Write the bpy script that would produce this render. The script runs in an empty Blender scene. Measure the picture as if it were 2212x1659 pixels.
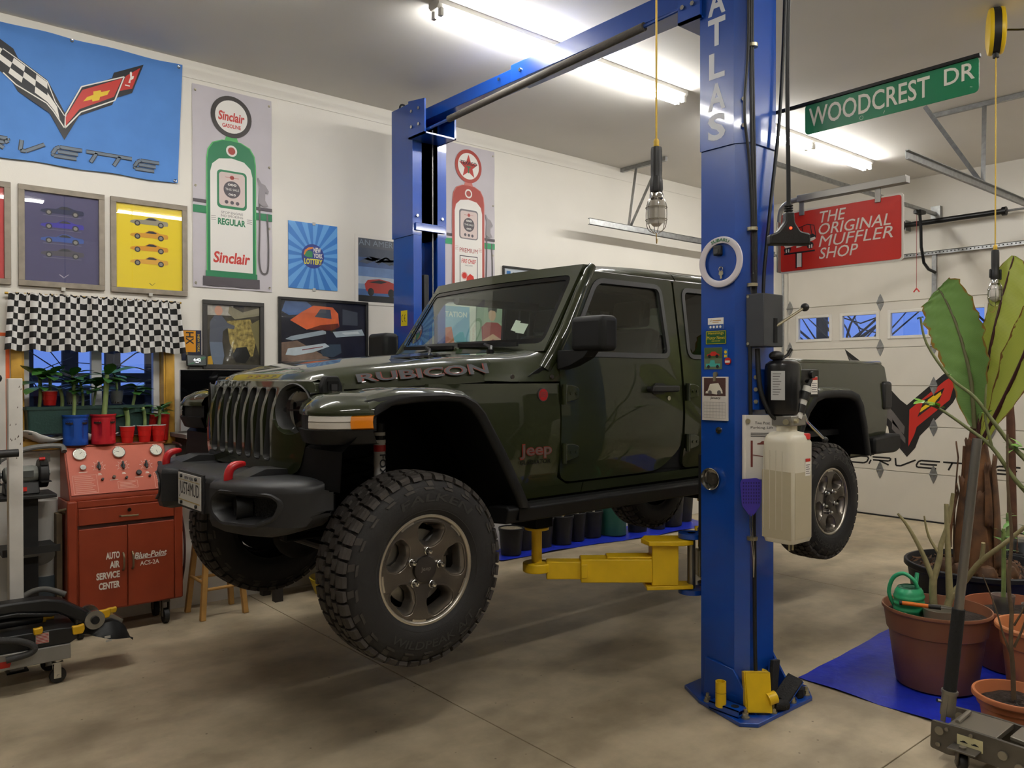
import bpy, bmesh, math, random
from mathutils import Vector, Matrix
from mathutils.geometry import tessellate_polygon
random.seed(7)
SC = bpy.context.scene
COL = SC.collection
PI = math.pi
# ------------------------------------------------------------------ camera
cam_data = bpy.data.cameras.new('camera'); cam = bpy.data.objects.new('camera', cam_data); COL.objects.link(cam)
cam_data.sensor_fit = 'HORIZONTAL'; cam_data.sensor_width = 36.0
cam_data.lens = 36.0*1715.65/2212.0; cam_data.clip_start = .05; cam_data.clip_end = 200
YAW, PITCH, ROLL, CAMH = 0.86797, -0.00766, 0.0014, 1.6585
fw = Vector((math.cos(YAW)*math.cos(PITCH), math.sin(YAW)*math.cos(PITCH), math.sin(PITCH)))
rt = Vector((math.sin(YAW), -math.cos(YAW), 0)); up = rt.cross(fw)
rt2 = rt*math.cos(ROLL)-up*math.sin(ROLL); up2 = rt*math.sin(ROLL)+up*math.cos(ROLL)
cam.matrix_world = Matrix(((rt2.x, up2.x, -fw.x, 0), (rt2.y, up2.y, -fw.y, 0), (rt2.z, up2.z, -fw.z, CAMH), (0, 0, 0, 1)))
SC.camera = cam
# ------------------------------------------------------------------ world: dusk sky
w = bpy.data.worlds.new('dusk_sky'); SC.world = w; w.use_nodes = True
bg = w.node_tree.nodes['Background']; bg.inputs[0].default_value = (.17, .30, .86, 1); bg.inputs[1].default_value = .95
SC.view_settings.view_transform = 'Standard'; SC.view_settings.look = 'None'
SC.view_settings.exposure = 0.0; SC.view_settings.gamma = 1.0; SC.view_settings.use_curve_mapping = False
SC.cycles.use_light_tree = False; SC.cycles.max_bounces = 6; SC.cycles.diffuse_bounces = 4; SC.cycles.glossy_bounces = 3; SC.cycles.transmission_bounces = 4; SC.cycles.adaptive_threshold = .03
TUBE_POWER = 72.0      # emission strength of the fluorescent tubes (set in the fixture builder)
TUBE_COLOR = (1.0, .985, .955)

# ------------------------------------------------------------------ helpers
def lin(h):
    if isinstance(h, (tuple, list)): return (*h[:3], 1)
    h = h.lstrip('#'); o = []
    for i in (0, 2, 4):
        v = int(h[i:i+2], 16)/255
        o.append(v/12.92 if v <= .04045 else ((v+.055)/1.055)**2.4)
    return (*o, 1)
MATS = {}
def M(name, col='#808080', rough=.5, metal=0, coat=0, var=.0, scale=8, bump=0, bscale=60, emit=0, emitcol=None, alpha=1, trans=0, spec=.5, var2=None, ior=1.45, sss=0, coatr=.05):
    if name in MATS: return MATS[name]
    m = bpy.data.materials.new(name); m.use_nodes = True; nt = m.node_tree; b = nt.nodes['Principled BSDF']
    b.inputs['Base Color'].default_value = lin(col); b.inputs['Roughness'].default_value = rough; b.inputs['Metallic'].default_value = metal
    b.inputs['Coat Weight'].default_value = coat; b.inputs['Coat Roughness'].default_value = coatr; b.inputs['Specular IOR Level'].default_value = spec
    b.inputs['IOR'].default_value = ior; b.inputs['Transmission Weight'].default_value = trans
    if sss: b.inputs['Subsurface Weight'].default_value = sss; b.inputs['Subsurface Radius'].default_value = (.05, .05, .05)
    if emit: b.inputs['Emission Color'].default_value = lin(emitcol or col); b.inputs['Emission Strength'].default_value = emit
    if alpha < 1: b.inputs['Alpha'].default_value = alpha
    if var or bump:
        tc = nt.nodes.new('ShaderNodeTexCoord')
    if var:
        n = nt.nodes.new('ShaderNodeTexNoise'); n.inputs['Scale'].default_value = scale; n.inputs['Detail'].default_value = 5
        nt.links.new(tc.outputs['Object'], n.inputs['Vector'])
        r = nt.nodes.new('ShaderNodeValToRGB'); c = lin(col); c2 = lin(var2) if var2 else c
        r.color_ramp.elements[0].position = .32; r.color_ramp.elements[1].position = .7
        r.color_ramp.elements[0].color = tuple(x*(1-var) for x in c[:3])+(1,)
        r.color_ramp.elements[1].color = tuple(min(1, x*(1+var*.6)) for x in c2[:3])+(1,)
        nt.links.new(n.outputs['Fac'], r.inputs['Fac']); nt.links.new(r.outputs['Color'], b.inputs['Base Color'])
    if bump:
        n2 = nt.nodes.new('ShaderNodeTexNoise'); n2.inputs['Scale'].default_value = bscale; n2.inputs['Detail'].default_value = 4
        nt.links.new(tc.outputs['Object'], n2.inputs['Vector'])
        bp = nt.nodes.new('ShaderNodeBump'); bp.inputs['Strength'].default_value = bump; bp.inputs['Distance'].default_value = .01
        nt.links.new(n2.outputs['Fac'], bp.inputs['Height']); nt.links.new(bp.outputs['Normal'], b.inputs['Normal'])
    MATS[name] = m; return m
def glass_mat(name, tint=(1, 1, 1), dark=1.0, rough=.0, refl=1.0):
    if name in MATS: return MATS[name]
    m = bpy.data.materials.new(name); m.use_nodes = True; nt = m.node_tree; nt.nodes.clear()
    out = nt.nodes.new('ShaderNodeOutputMaterial'); mix = nt.nodes.new('ShaderNodeMixShader'); fr = nt.nodes.new('ShaderNodeFresnel'); fr.inputs[0].default_value = 1.5
    tr = nt.nodes.new('ShaderNodeBsdfTransparent'); tr.inputs[0].default_value = (tint[0]*dark, tint[1]*dark, tint[2]*dark, 1)
    gl = nt.nodes.new('ShaderNodeBsdfGlossy'); gl.inputs[0].default_value = (refl, refl, refl, 1); gl.inputs[1].default_value = rough
    ge = nt.nodes.new('ShaderNodeNewGeometry'); mr = nt.nodes.new('ShaderNodeMapRange'); mr.inputs[3].default_value = 1.5; mr.inputs[4].default_value = 1/1.5
    nt.links.new(ge.outputs['Backfacing'], mr.inputs[0]); nt.links.new(mr.outputs[0], fr.inputs[0])   # the same reflectance from either side of a pane
    nt.links.new(fr.outputs[0], mix.inputs[0]); nt.links.new(tr.outputs[0], mix.inputs[1]); nt.links.new(gl.outputs[0], mix.inputs[2]); nt.links.new(mix.outputs[0], out.inputs[0])
    MATS[name] = m; return m

ORG = {}
def tag(o, label=None, cat=None, group=None, kind=None):
    if label: o['label'] = label
    if cat: o['category'] = cat
    if group: o['group'] = group
    if kind: o['kind'] = kind
    return o
def thing(name, label, cat, loc=(0, 0, 0), rz=0, group=None):
    o = bpy.data.objects.new(name, None); COL.objects.link(o); o.location = loc; o.rotation_euler = (0, 0, rz); o.empty_display_size = .1
    ORG[o] = Vector((0, 0, 0)); tag(o, label, cat, group); return o
class MB:
    """collects faces in a thing's own frame; build() links them as ONE mesh object"""
    def __init__(s): s.v = []; s.f = []
    def add(s, vs, fs, mtx=None):
        n = len(s.v)
        for p in vs:
            p = Vector(p)
            s.v.append(mtx @ p if mtx else p)
        s.f += [tuple(i+n for i in f) for f in fs]; return s
    def box(s, a, b, mtx=None):
        (x0, y0, z0), (x1, y1, z1) = a, b
        return s.add([(x0, y0, z0), (x1, y0, z0), (x1, y1, z0), (x0, y1, z0), (x0, y0, z1), (x1, y0, z1), (x1, y1, z1), (x0, y1, z1)],
                     [(0, 3, 2, 1), (4, 5, 6, 7), (0, 1, 5, 4), (1, 2, 6, 5), (2, 3, 7, 6), (3, 0, 4, 7)], mtx)
    def cbox(s, c, d, mtx=None):
        return s.box([c[i]-d[i]/2 for i in range(3)], [c[i]+d[i]/2 for i in range(3)], mtx)
    def bar(s, p, q, w, h=None, upv=(0, 0, 1)):
        p, q = Vector(p), Vector(q); h = h or w; d = q-p; L = d.length; d.normalize(); u = Vector(upv)
        if abs(d.dot(u)) > .98: u = Vector((1, 0, 0))
        r = d.cross(u).normalized(); u = r.cross(d)
        m = Matrix(((d.x, r.x, u.x, p.x), (d.y, r.y, u.y, p.y), (d.z, r.z, u.z, p.z), (0, 0, 0, 1)))
        return s.box((0, -w/2, -h/2), (L, w/2, h/2), m)
    def tube(s, path, r, n=10, cap=True, closed=False):
        P = [Vector(p) for p in path]; rs = r if isinstance(r, (list, tuple)) else [r]*len(P)
        base = len(s.v); k = len(P); prev = None
        for i, p in enumerate(P):
            if closed: d = P[(i+1) % k]-P[i-1]
            else: d = P[min(i+1, k-1)]-P[max(i-1, 0)]
            if d.length < 1e-9: d = Vector((0, 0, 1))
            d.normalize()
            if prev is None:
                u = Vector((0, 0, 1)) if abs(d.z) < .9 else Vector((1, 0, 0))
                a = d.cross(u).normalized()
            else:
                a = (prev-d*prev.dot(d))
                a = a.normalized() if a.length > 1e-6 else d.orthogonal().normalized()
            prev = a; b = d.cross(a)
            for j in range(n):
                t = 2*PI*j/n; s.v.append(p+(a*math.cos(t)+b*math.sin(t))*rs[i])
        for i in range(k if closed else k-1):
            i2 = (i+1) % k
            for j in range(n):
                j2 = (j+1) % n
                s.f.append((base+i*n+j, base+i*n+j2, base+i2*n+j2, base+i2*n+j))
        if cap and not closed:
            s.f.append(tuple(base+j for j in range(n))[::-1]); s.f.append(tuple(base+(k-1)*n+j for j in range(n)))
        return s
    def lathe(s, prof, n=24, c=(0, 0, 0), axis='Z', close=False, mtx=None, a0=0, a1=2*PI, cap=False):
        base = len(s.v); full = abs(a1-a0-2*PI) < 1e-6; nn = n if full else n+1
        for (r, h) in prof:
            for j in range(nn):
                t = a0+(a1-a0)*j/n; x, y = r*math.cos(t), r*math.sin(t)
                p = {'Z': (x, y, h), 'Y': (x, h, y), 'X': (h, x, y)}[axis]
                p = Vector((p[0]+c[0], p[1]+c[1], p[2]+c[2])); s.v.append(mtx @ p if mtx else p)
        k = len(prof)
        for i in range(k if close else k-1):
            i2 = (i+1) % k
            for j in range(n):
                j2 = (j+1) % nn
                s.f.append((base+i*nn+j, base+i*nn+j2, base+i2*nn+j2, base+i2*nn+j))
        if cap and not close and full:
            if prof[0][0] > 1e-6: s.f.append(tuple(base+j for j in range(nn))[::-1])
            if prof[-1][0] > 1e-6: s.f.append(tuple(base+(k-1)*nn+j for j in range(nn)))
        return s
    def cyl(s, p, q, r, n=16, r2=None): return s.tube([p, q], [r, r if r2 is None else r2], n)
    def sphere(s, c, r, n=12, sc=(1, 1, 1)):
        m = n//2; prof = [(max(1e-7, r*math.sin(PI*i/m)), -r*math.cos(PI*i/m)) for i in range(m+1)]
        b = len(s.v); s.lathe(prof, n)
        for i in range(b, len(s.v)): v = s.v[i]; s.v[i] = Vector((v.x*sc[0]+c[0], v.y*sc[1]+c[1], v.z*sc[2]+c[2]))
        return s
    def prism(s, poly, axis, a, b):
        """2D polygon extruded along an axis from a to b: axis Y -> (x,z), X -> (y,z), Z -> (x,y)"""
        f = {'Y': lambda p, h: (p[0], h, p[1]), 'X': lambda p, h: (h, p[0], p[1]), 'Z': lambda p, h: (p[0], p[1], h)}[axis]
        n = len(poly); vs = [f(p, a) for p in poly]+[f(p, b) for p in poly]
        return s.add(vs, [tuple(range(n))[::-1], tuple(range(n, 2*n))]+[(i, (i+1) % n, n+(i+1) % n, n+i) for i in range(n)])
    def grid(s, rows, closeu=False, closev=False):
        base = len(s.v); nr, nc = len(rows), len(rows[0])
        for r in rows: s.v += [Vector(p) for p in r]
        for i in range(nr if closev else nr-1):
            for j in range(nc if closeu else nc-1):
                i2, j2 = (i+1) % nr, (j+1) % nc
                s.f.append((base+i*nc+j, base+i*nc+j2, base+i2*nc+j2, base+i2*nc+j))
        return s
    def build(s, name, mat, parent=None, bevel=0, smooth=35, seg=2, solid=0, solidoff=-1, subd=0, fix=True, w=0):
        me = bpy.data.meshes.new(name); vs = s.v
        lo = [min(p[i] for p in vs) for i in range(3)]; hi = [max(p[i] for p in vs) for i in range(3)]
        c = Vector([(lo[i]+hi[i])/2 for i in range(3)])
        off = Vector((0, 0, 0))
        if w and parent is not None:
            r = parent
            while r.parent: r = r.parent
            off = Vector(r.location)
        me.from_pydata([tuple(p-c) for p in vs], [], s.f)
        if fix or subd:
            bm = bmesh.new(); bm.from_mesh(me)
            bmesh.ops.recalc_face_normals(bm, faces=bm.faces); bm.to_mesh(me); bm.free()
        me.validate()
        if smooth:
            me.shade_smooth()
            try: me.set_sharp_from_angle(angle=math.radians(smooth))
            except Exception: pass
        if isinstance(mat, (list, tuple)):
            for mm in mat: me.materials.append(mm)
        else: me.materials.append(mat)
        o = bpy.data.objects.new(name, me); COL.objects.link(o); tc = c-off
        ORG[o] = tc
        if parent is not None: o.parent = parent; o.location = tc-ORG[parent]
        else: o.location = tc
        if solid: md = o.modifiers.new('thick', 'SOLIDIFY'); md.thickness = solid; md.offset = solidoff
        if bevel:
            md = o.modifiers.new('edges', 'BEVEL'); md.width = bevel; md.segments = seg; md.limit_method = 'ANGLE'; md.angle_limit = math.radians(38)
        if subd: md = o.modifiers.new('sub', 'SUBSURF'); md.levels = subd; md.render_levels = subd
        return o
def copy_tree(o, parent=None, loc=None, rz=None, label=None, skip=()):
    c = o.copy(); COL.objects.link(c); c.parent = parent; ORG[c] = ORG.get(o, Vector((0, 0, 0)))
    if loc is not None: c.location = loc
    if rz is not None: c.rotation_euler = (c.rotation_euler[0], c.rotation_euler[1], rz)
    if label: c['label'] = label
    for ch in [x for x in SC.objects if x.parent == o and not any(x.name.startswith(k) for k in skip)]: copy_tree(ch, c)
    return c
# flat print on a plane ------------------------------------------------
class Plane:
    """frame on a flat surface: u right, v up, n towards the viewer"""
    def __init__(s, o, u, v): s.o = Vector(o); s.u = Vector(u).normalized(); s.v = Vector(v).normalized(); s.n = s.u.cross(s.v)
    def p(s, a, b, h=0): return s.o+s.u*a+s.v*b+s.n*h
def earfill(poly):
    vs = [Vector((p[0], p[1], 0)) for p in poly]
    return tessellate_polygon([vs])
class Print:
    def __init__(s, pl): s.pl = pl; s.mb = MB()
    def poly(s, pts, h=.001):
        s.mb.add([s.pl.p(a, b, h) for a, b in pts], [tuple(t) for t in earfill(pts)] if len(pts) > 4 else [tuple(range(len(pts)))]); return s
    def rect(s, a0, b0, a1, b1, h=.001): return s.poly([(a0, b0), (a1, b0), (a1, b1), (a0, b1)], h)
    def disc(s, a, b, r, h=.001, n=28, rb=None, t0=0, t1=2*PI):
        rb = rb or r
        return s.poly([(a+r*math.cos(t0+(t1-t0)*i/n), b+rb*math.sin(t0+(t1-t0)*i/n)) for i in range(n)], h)
    def ring(s, a, b, r0, r1, h=.001, n=36, t0=0, t1=2*PI, asp=1):
        rows = [[s.pl.p(a+r*math.cos(t0+(t1-t0)*i/n), b+asp*r*math.sin(t0+(t1-t0)*i/n), h) for i in range(n+1)] for r in (r0, r1)]
        s.mb.grid(rows); return s
    def line(s, pts, w, h=.001):
        for (a, b), (c, d) in zip(pts[:-1], pts[1:]):
            L = math.hypot(c-a, d-b)
            if L < 1e-9: continue
            nx, ny = -(d-b)/L*w/2, (c-a)/L*w/2
            s.mb.add([s.pl.p(a+nx, b+ny, h), s.pl.p(a-nx, b-ny, h), s.pl.p(c-nx, d-ny, h), s.pl.p(c+nx, d+ny, h)], [(0, 1, 2, 3)])
        return s
    def rrect(s, a0, b0, a1, b1, r, h=.001): return s.poly(rrpts(a0, b0, a1, b1, r), h)
    def text(s, body, a0, b0, a1, b1, h=.001, bold=0, shear=0, fn=None):
        if 'M' in body.upper() and bold:   # the built-in M breaks when it is fattened: lay plain copies side by side instead
            d = min(.25*bold*(b1-b0), .003)
            for k in (-1, 1): s.text(body, a0+k*d, b0, a1+k*d, b1, h+.00008*k, 0, shear, fn)
            bold = 0
        vs, fs = text2d(body, bold, shear)
        def mp(x, y): return (a0+(a1-a0)*x, b0+(b1-b0)*y)
        pts = []
        for x, y in vs:
            a, b = mp(x, y)
            if fn: a, b = fn(a, b)
            pts.append(s.pl.p(a, b, h))
        s.mb.add(pts, fs); return s
    def build(s, name, mat, parent, w=0): return s.mb.build(name, mat, parent, smooth=0, fix=False, w=w)
def rrpts(a0, b0, a1, b1, r, n=5):
    o = []
    for cx, cy, t in ((a1-r, b0+r, -PI/2), (a1-r, b1-r, 0), (a0+r, b1-r, PI/2), (a0+r, b0+r, PI)):
        for i in range(n+1): o.append((cx+r*math.cos(t+PI/2*i/n), cy+r*math.sin(t+PI/2*i/n)))
    return o
_T = {}
def text2d(body, bold=0, shear=0):
    k = (body, bold, shear)
    if k in _T: return _T[k]
    cu = bpy.data.curves.new('lettering', 'FONT'); cu.body = body; cu.offset = bold; cu.shear = shear; cu.resolution_u = 3; cu.fill_mode = 'FRONT'
    ob = bpy.data.objects.new('lettering', cu); COL.objects.link(ob)
    dg = bpy.context.evaluated_depsgraph_get(); me = bpy.data.meshes.new_from_object(ob.evaluated_get(dg))
    vs = [(v.co.x, v.co.y) for v in me.vertices]; fs = [tuple(p.vertices) for p in me.polygons]
    bpy.data.objects.remove(ob); bpy.data.curves.remove(cu); bpy.data.meshes.remove(me)
    x0, x1 = min(v[0] for v in vs), max(v[0] for v in vs); y0, y1 = min(v[1] for v in vs), max(v[1] for v in vs)
    _T[k] = ([((x-x0)/(x1-x0), (y-y0)/max(1e-6, y1-y0)) for x, y in vs], fs); return _T[k]
def lerp(a, b, t): return a+(b-a)*t
def interp(tab, x):
    if x <= tab[0][0]: return tab[0][1]
    for (a, b), (c, d) in zip(tab[:-1], tab[1:]):
        if x <= c: return b+(d-b)*(x-a)/(c-a)
    return tab[-1][1]
def smoothpath(pts, k=4, closed=False):
    """Catmull-Rom through points"""
    P = [Vector(p) for p in pts]; n = len(P); o = []
    for i in range(n if closed else n-1):
        g = (lambda j: P[j % n]) if closed else (lambda j: P[max(0, min(n-1, j))])
        p0, p1, p2, p3 = g(i-1), g(i), g(i+1), g(i+2)
        for j in range(k):
            t = j/k
            o.append(.5*((2*p1)+(p2-p0)*t+(2*p0-5*p1+4*p2-p3)*t*t+(3*p1-p0-3*p2+p3)*t**3))
    if not closed: o.append(P[-1])
    return o
def panel2d(outer, holes, levels, fmap, thick, cuts=()):
    """flat outline with holes, sliced at levels (second coordinate) and mapped to 3D by fmap(a,b,depth); returns an MB with thickness"""
    bm = bmesh.new(); loops = [outer]+list(holes)
    tri = tessellate_polygon([[Vector((p[0], p[1], 0)) for p in l] for l in loops]); flat = [p for l in loops for p in l]
    vs = [bm.verts.new((p[0], p[1], 0)) for p in flat]
    for t in tri:
        try: bm.faces.new([vs[i] for i in t])
        except ValueError: pass
    for z in levels:
        bmesh.ops.bisect_plane(bm, geom=bm.verts[:]+bm.edges[:]+bm.faces[:], plane_co=(0, z, 0), plane_no=(0, 1, 0))
    for x in cuts:
        bmesh.ops.bisect_plane(bm, geom=bm.verts[:]+bm.edges[:]+bm.faces[:], plane_co=(x, 0, 0), plane_no=(1, 0, 0))
    bm.verts.index_update(); bm.edges.index_update()
    mb = MB(); n = len(bm.verts)
    vv = [v.co.copy() for v in bm.verts]
    mb.v = [Vector(fmap(p.x, p.y, 0)) for p in vv]+[Vector(fmap(p.x, p.y, thick)) for p in vv]
    for f in bm.faces:
        ix = [v.index for v in f.verts]; mb.f.append(tuple(ix)); mb.f.append(tuple(i+n for i in reversed(ix)))
    for e in bm.edges:
        if len(e.link_faces) == 1:
            a, b = e.verts[0].index, e.verts[1].index; mb.f.append((a, b, b+n, a+n))
    bm.free(); return mb
def roundpoly(pts, r, n=4):
    """round the corners of a polygon; r number or list"""
    o = []; k = len(pts); rs = r if isinstance(r, (list, tuple)) else [r]*k
    for i in range(k):
        p0, p, p1 = Vector(pts[i-1][:2]), Vector(pts[i][:2]), Vector(pts[(i+1) % k][:2])
        d0, d1 = (p0-p), (p1-p); L = min(rs[i], d0.length*.45, d1.length*.45)
        if L < 1e-5: o.append((p.x, p.y)); continue
        a = p+d0.normalized()*L; b = p+d1.normalized()*L
        for j in range(n+1):
            t = j/n; q = a*(1-t)**2+p*2*t*(1-t)+b*t*t; o.append((q.x, q.y))
    return o
# ================================================================== the room
YW, XG, HC = 5.93, 9.52, 3.97
def concrete():
    m = M('concrete_floor', '#a5997f', .42); nt = m.node_tree; b = nt.nodes['Principled BSDF']
    tc = nt.nodes.new('ShaderNodeNewGeometry')
    def noise(s, d, rg=.6):
        n = nt.nodes.new('ShaderNodeTexNoise'); n.inputs['Scale'].default_value = s; n.inputs['Detail'].default_value = d; n.inputs['Roughness'].default_value = rg
        nt.links.new(tc.outputs['Position'], n.inputs['Vector']); return n
    a, c, e = noise(.9, 8, .65), noise(3.2, 6), noise(55, 3)
    # streaks from mopping and tyres, along the drive direction
    mp = nt.nodes.new('ShaderNodeMapping'); mp.inputs['Rotation'].default_value = (0, 0, .5); mp.inputs['Scale'].default_value = (1.0, 2.2, 1)
    st = nt.nodes.new('ShaderNodeTexNoise'); st.inputs['Scale'].default_value = 1.3; st.inputs['Detail'].default_value = 7
    nt.links.new(tc.outputs['Position'], mp.inputs['Vector']); nt.links.new(mp.outputs[0], st.inputs['Vector'])
    r1 = nt.nodes.new('ShaderNodeValToRGB'); r1.color_ramp.elements[0].position = .3; r1.color_ramp.elements[1].position = .72
    r1.color_ramp.elements[0].color = lin('#9b8e77'); r1.color_ramp.elements[1].color = lin('#d5c6aa')
    nt.links.new(a.outputs['Fac'], r1.inputs['Fac'])
    r2 = nt.nodes.new('ShaderNodeValToRGB'); r2.color_ramp.elements[0].position = .33; r2.color_ramp.elements[1].position = .55
    r2.color_ramp.elements[0].color = (.70, .685, .67, 1); r2.color_ramp.elements[1].color = (1, 1, 1, 1)
    nt.links.new(st.outputs['Fac'], r2.inputs['Fac'])
    r3 = nt.nodes.new('ShaderNodeValToRGB'); r3.color_ramp.elements[0].position = .3; r3.color_ramp.elements[1].position = .6
    r3.color_ramp.elements[0].color = (.74, .73, .70, 1); r3.color_ramp.elements[1].color = (1.04, 1.03, 1, 1)
    nt.links.new(c.outputs['Fac'], r3.inputs['Fac'])
    def mul(x, y):
        k = nt.nodes.new('ShaderNodeMix'); k.data_type = 'RGBA'; k.blend_type = 'MULTIPLY'; k.inputs[0].default_value = 1
        nt.links.new(x, k.inputs[6]); nt.links.new(y, k.inputs[7]); return k.outputs[2]
    o = mul(mul(r1.outputs[0], r2.outputs[0]), r3.outputs[0])
    # fine dark specks
    vo = nt.nodes.new('ShaderNodeTexVoronoi'); vo.inputs['Scale'].default_value = 9; nt.links.new(tc.outputs['Position'], vo.inputs['Vector'])
    r4 = nt.nodes.new('ShaderNodeValToRGB'); r4.color_ramp.elements[0].position = .03; r4.color_ramp.elements[1].position = .06
    r4.color_ramp.elements[0].color = (.35, .33, .3, 1); r4.color_ramp.elements[1].color = (1, 1, 1, 1)
    nt.links.new(vo.outputs['Distance'], r4.inputs['Fac'])
    o = mul(o, r4.outputs[0]); nt.links.new(o, b.inputs['Base Color'])
    rr = nt.nodes.new('ShaderNodeMapRange'); rr.inputs[3].default_value = .34; rr.inputs[4].default_value = .62
    nt.links.new(c.outputs['Fac'], rr.inputs[0]); nt.links.new(rr.outputs[0], b.inputs['Roughness'])
    bp = nt.nodes.new('ShaderNodeBump'); bp.inputs['Strength'].default_value = .12; bp.inputs['Distance'].default_value = .004
    nt.links.new(e.outputs['Fac'], bp.inputs['Height']); nt.links.new(bp.outputs['Normal'], b.inputs['Normal'])
    return m
CONC = concrete()
X0, Y0 = -3.2, -3.0
WHITE = M('white_wall_paint', '#e0dbd0', .55, var=.03, scale=2, bump=.06, bscale=180)
CEIL = M('white_ceiling_paint', '#ddd9d2', .7, var=.03, scale=1.5, bump=.05, bscale=120)
fl = MB().box((X0, Y0, -.12), (XG+3, YW+.2, -.012)).build('floor', M('joint_dirt', '#3d372d', .9, var=.2)); tag(fl, 'worn beige concrete garage floor with sawn joints and stains', kind='structure')
XS = [X0, -1.29, 2.38, 6.05, XG+3]; YS = [Y0, -2.1, 1.55, YW+.2]
for i in range(4):
    for j in range(3):
        g = .0025
        MB().box((XS[i]+g, YS[j]+g, -.012), (XS[i+1]-g, YS[j+1]-g, 0)).build('slab', CONC, fl, bevel=.002, seg=1)
ce = MB().box((X0-.2, Y0-.2, HC), (XG+.3, YW+.3, HC+.15)).build('ceiling', CEIL); tag(ce, 'flat off-white drywall garage ceiling', kind='structure')
WX0, WX1, WZ0, WZ1 = .895, 1.775, 1.255, 2.12
wl = MB()
for (a, b, c, d) in ((X0, WX0, 0, HC), (WX1, XG+.3, 0, HC), (WX0, WX1, 0, WZ0), (WX0, WX1, WZ1, HC)):
    wl.box((a, YW, c), (b, YW+.16, d))
wl = wl.build('wall_left', WHITE, fix=False); tag(wl, 'white drywall garage wall hung with posters', kind='structure')
DY0, DY1, DZ = 2.58, 5.62, 3.08
wr = MB()
for (a, b, c, d) in ((Y0, DY0, 0, HC), (DY1, YW, 0, HC), (DY0, DY1, DZ, HC)):
    wr.box((XG+.045, a, c), (XG+.2, b, d))
wr = wr.build('wall_right', WHITE, fix=False); tag(wr, 'white garage end wall around the overhead door', kind='structure')
tag(MB().box((X0-.15, Y0, 0), (X0, YW, HC)).build('wall_front', WHITE), 'white garage wall behind the viewer', kind='structure')
tag(MB().box((X0-.15, Y0-.15, 0), (XG+.2, Y0, HC)).build('wall_back', WHITE), 'white garage wall on the near side', kind='structure')
# drywall cove strip along the ceiling of the poster wall
tag(MB().box((X0, YW-.006, HC-.13), (XG, YW, HC)).build('trim_1', WHITE, bevel=.003), 'thin drywall band under the ceiling on the poster wall', kind='structure')

# ---------------------------------------------------------- window with wooden casing
PINE = M('varnished_pine', '#b98a2e', .42, var=.28, scale=6, var2='#c79a3e')
VINYL = M('white_vinyl', '#d9d9d6', .4)
win = MB()
cw = .062
win.box((WX0-cw, YW-.018, WZ0-cw*.6), (WX0, YW, WZ1+cw)); win.box((WX1, YW-.018, WZ0-cw*.6), (WX1+cw, YW, WZ1+cw))
win.box((WX0, YW-.018, WZ1), (WX1, YW, WZ1+cw)); win.box((WX0-cw, YW-.03, WZ0-cw), (WX1+cw, YW, WZ0-.004))
win = win.build('window_1', PINE, bevel=.004); tag(win, 'vinyl slider window in a varnished pine casing under the checkered valance', kind='structure')
jb = MB()
for (a, b, c, d) in ((WX0, WX0+.012, WZ0, WZ1), (WX1-.012, WX1, WZ0, WZ1), (WX0, WX1, WZ0-.004, WZ0+.012), (WX0, WX1, WZ1-.012, WZ1)):
    jb.box((a, YW-.012, c), (b, YW+.13, d))
jb.build('jamb', PINE, win)
sa = MB(); gy = YW+.10
for (a, b, c, d) in ((WX0+.012, WX0+.055, WZ0, WZ1), (WX1-.055, WX1-.012, WZ0, WZ1), (1.318, 1.383, WZ0, WZ1), (WX0, WX1, WZ0+.012, WZ0+.05), (WX0, WX1, WZ1-.05, WZ1-.012)):
    sa.box((a, gy-.02, c), (b, gy+.03, d))
sa.build('sash', VINYL, win, bevel=.004)
PANE = glass_mat('window_glass', (.92, .95, .97))
for a, b in ((WX0+.055, 1.318), (1.383, WX1-.055)): MB().box((a, gy, WZ0+.05), (b, gy+.004, WZ1-.05)).build('pane', PANE, win)

# ---------------------------------------------------------- overhead sectional door
DW = M('white_steel_door', '#d6d0c3', .42, var=.03, scale=3, bump=.05, bscale=240)
GALV = M('galvanised_steel', '#9b9c9b', .38, metal=.85, var=.2, scale=25)
dr = thing('door_1', 'white sectional overhead garage door with a row of small windows', None, (XG, 4.1, 0)); dr['kind'] = 'structure'
secs = [.01, .55, 1.09, 1.56, 2.016, 2.556, 3.10]
wins = [(5.472-.5925*i, 5.052-.5925*i) for i in range(5)]
for k in range(6):
    z0, z1 = secs[k]+.003, secs[k+1]-.003
    if k == 4:
        holes = [[(-a, 2.15), (-b, 2.15), (-b, 2.42), (-a, 2.42)] for a, b in wins]
        pm = panel2d([(-DY1, z0), (-DY0, z0), (-DY0, z1), (-DY1, z1)], holes, [], lambda a, b, t: (XG+t, -a, b), .04)
        sec = pm.build('door_section', DW, dr, smooth=0, w=1)
        for a, b in wins:
            fr = MB()
            for q in ((a+.035, a, 2.115, 2.455), (b, b-.035, 2.115, 2.455), (a, b, 2.115, 2.15), (a, b, 2.42, 2.455)):
                fr.box((XG-.012, q[1], q[2]), (XG+.001, q[0], q[3]))
            f = fr.build('window_frame', M('white_door_trim', '#dcd8ce', .35), dr, bevel=.004, w=1)
            MB().box((XG+.016, b, 2.15), (XG+.02, a, 2.42)).build('pane', PANE, f, w=1)
    else:
        MB().box((XG, DY0, z0), (XG+.04, DY1, z1)).build('door_section', DW, dr, bevel=.004, seg=2, w=1)
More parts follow.
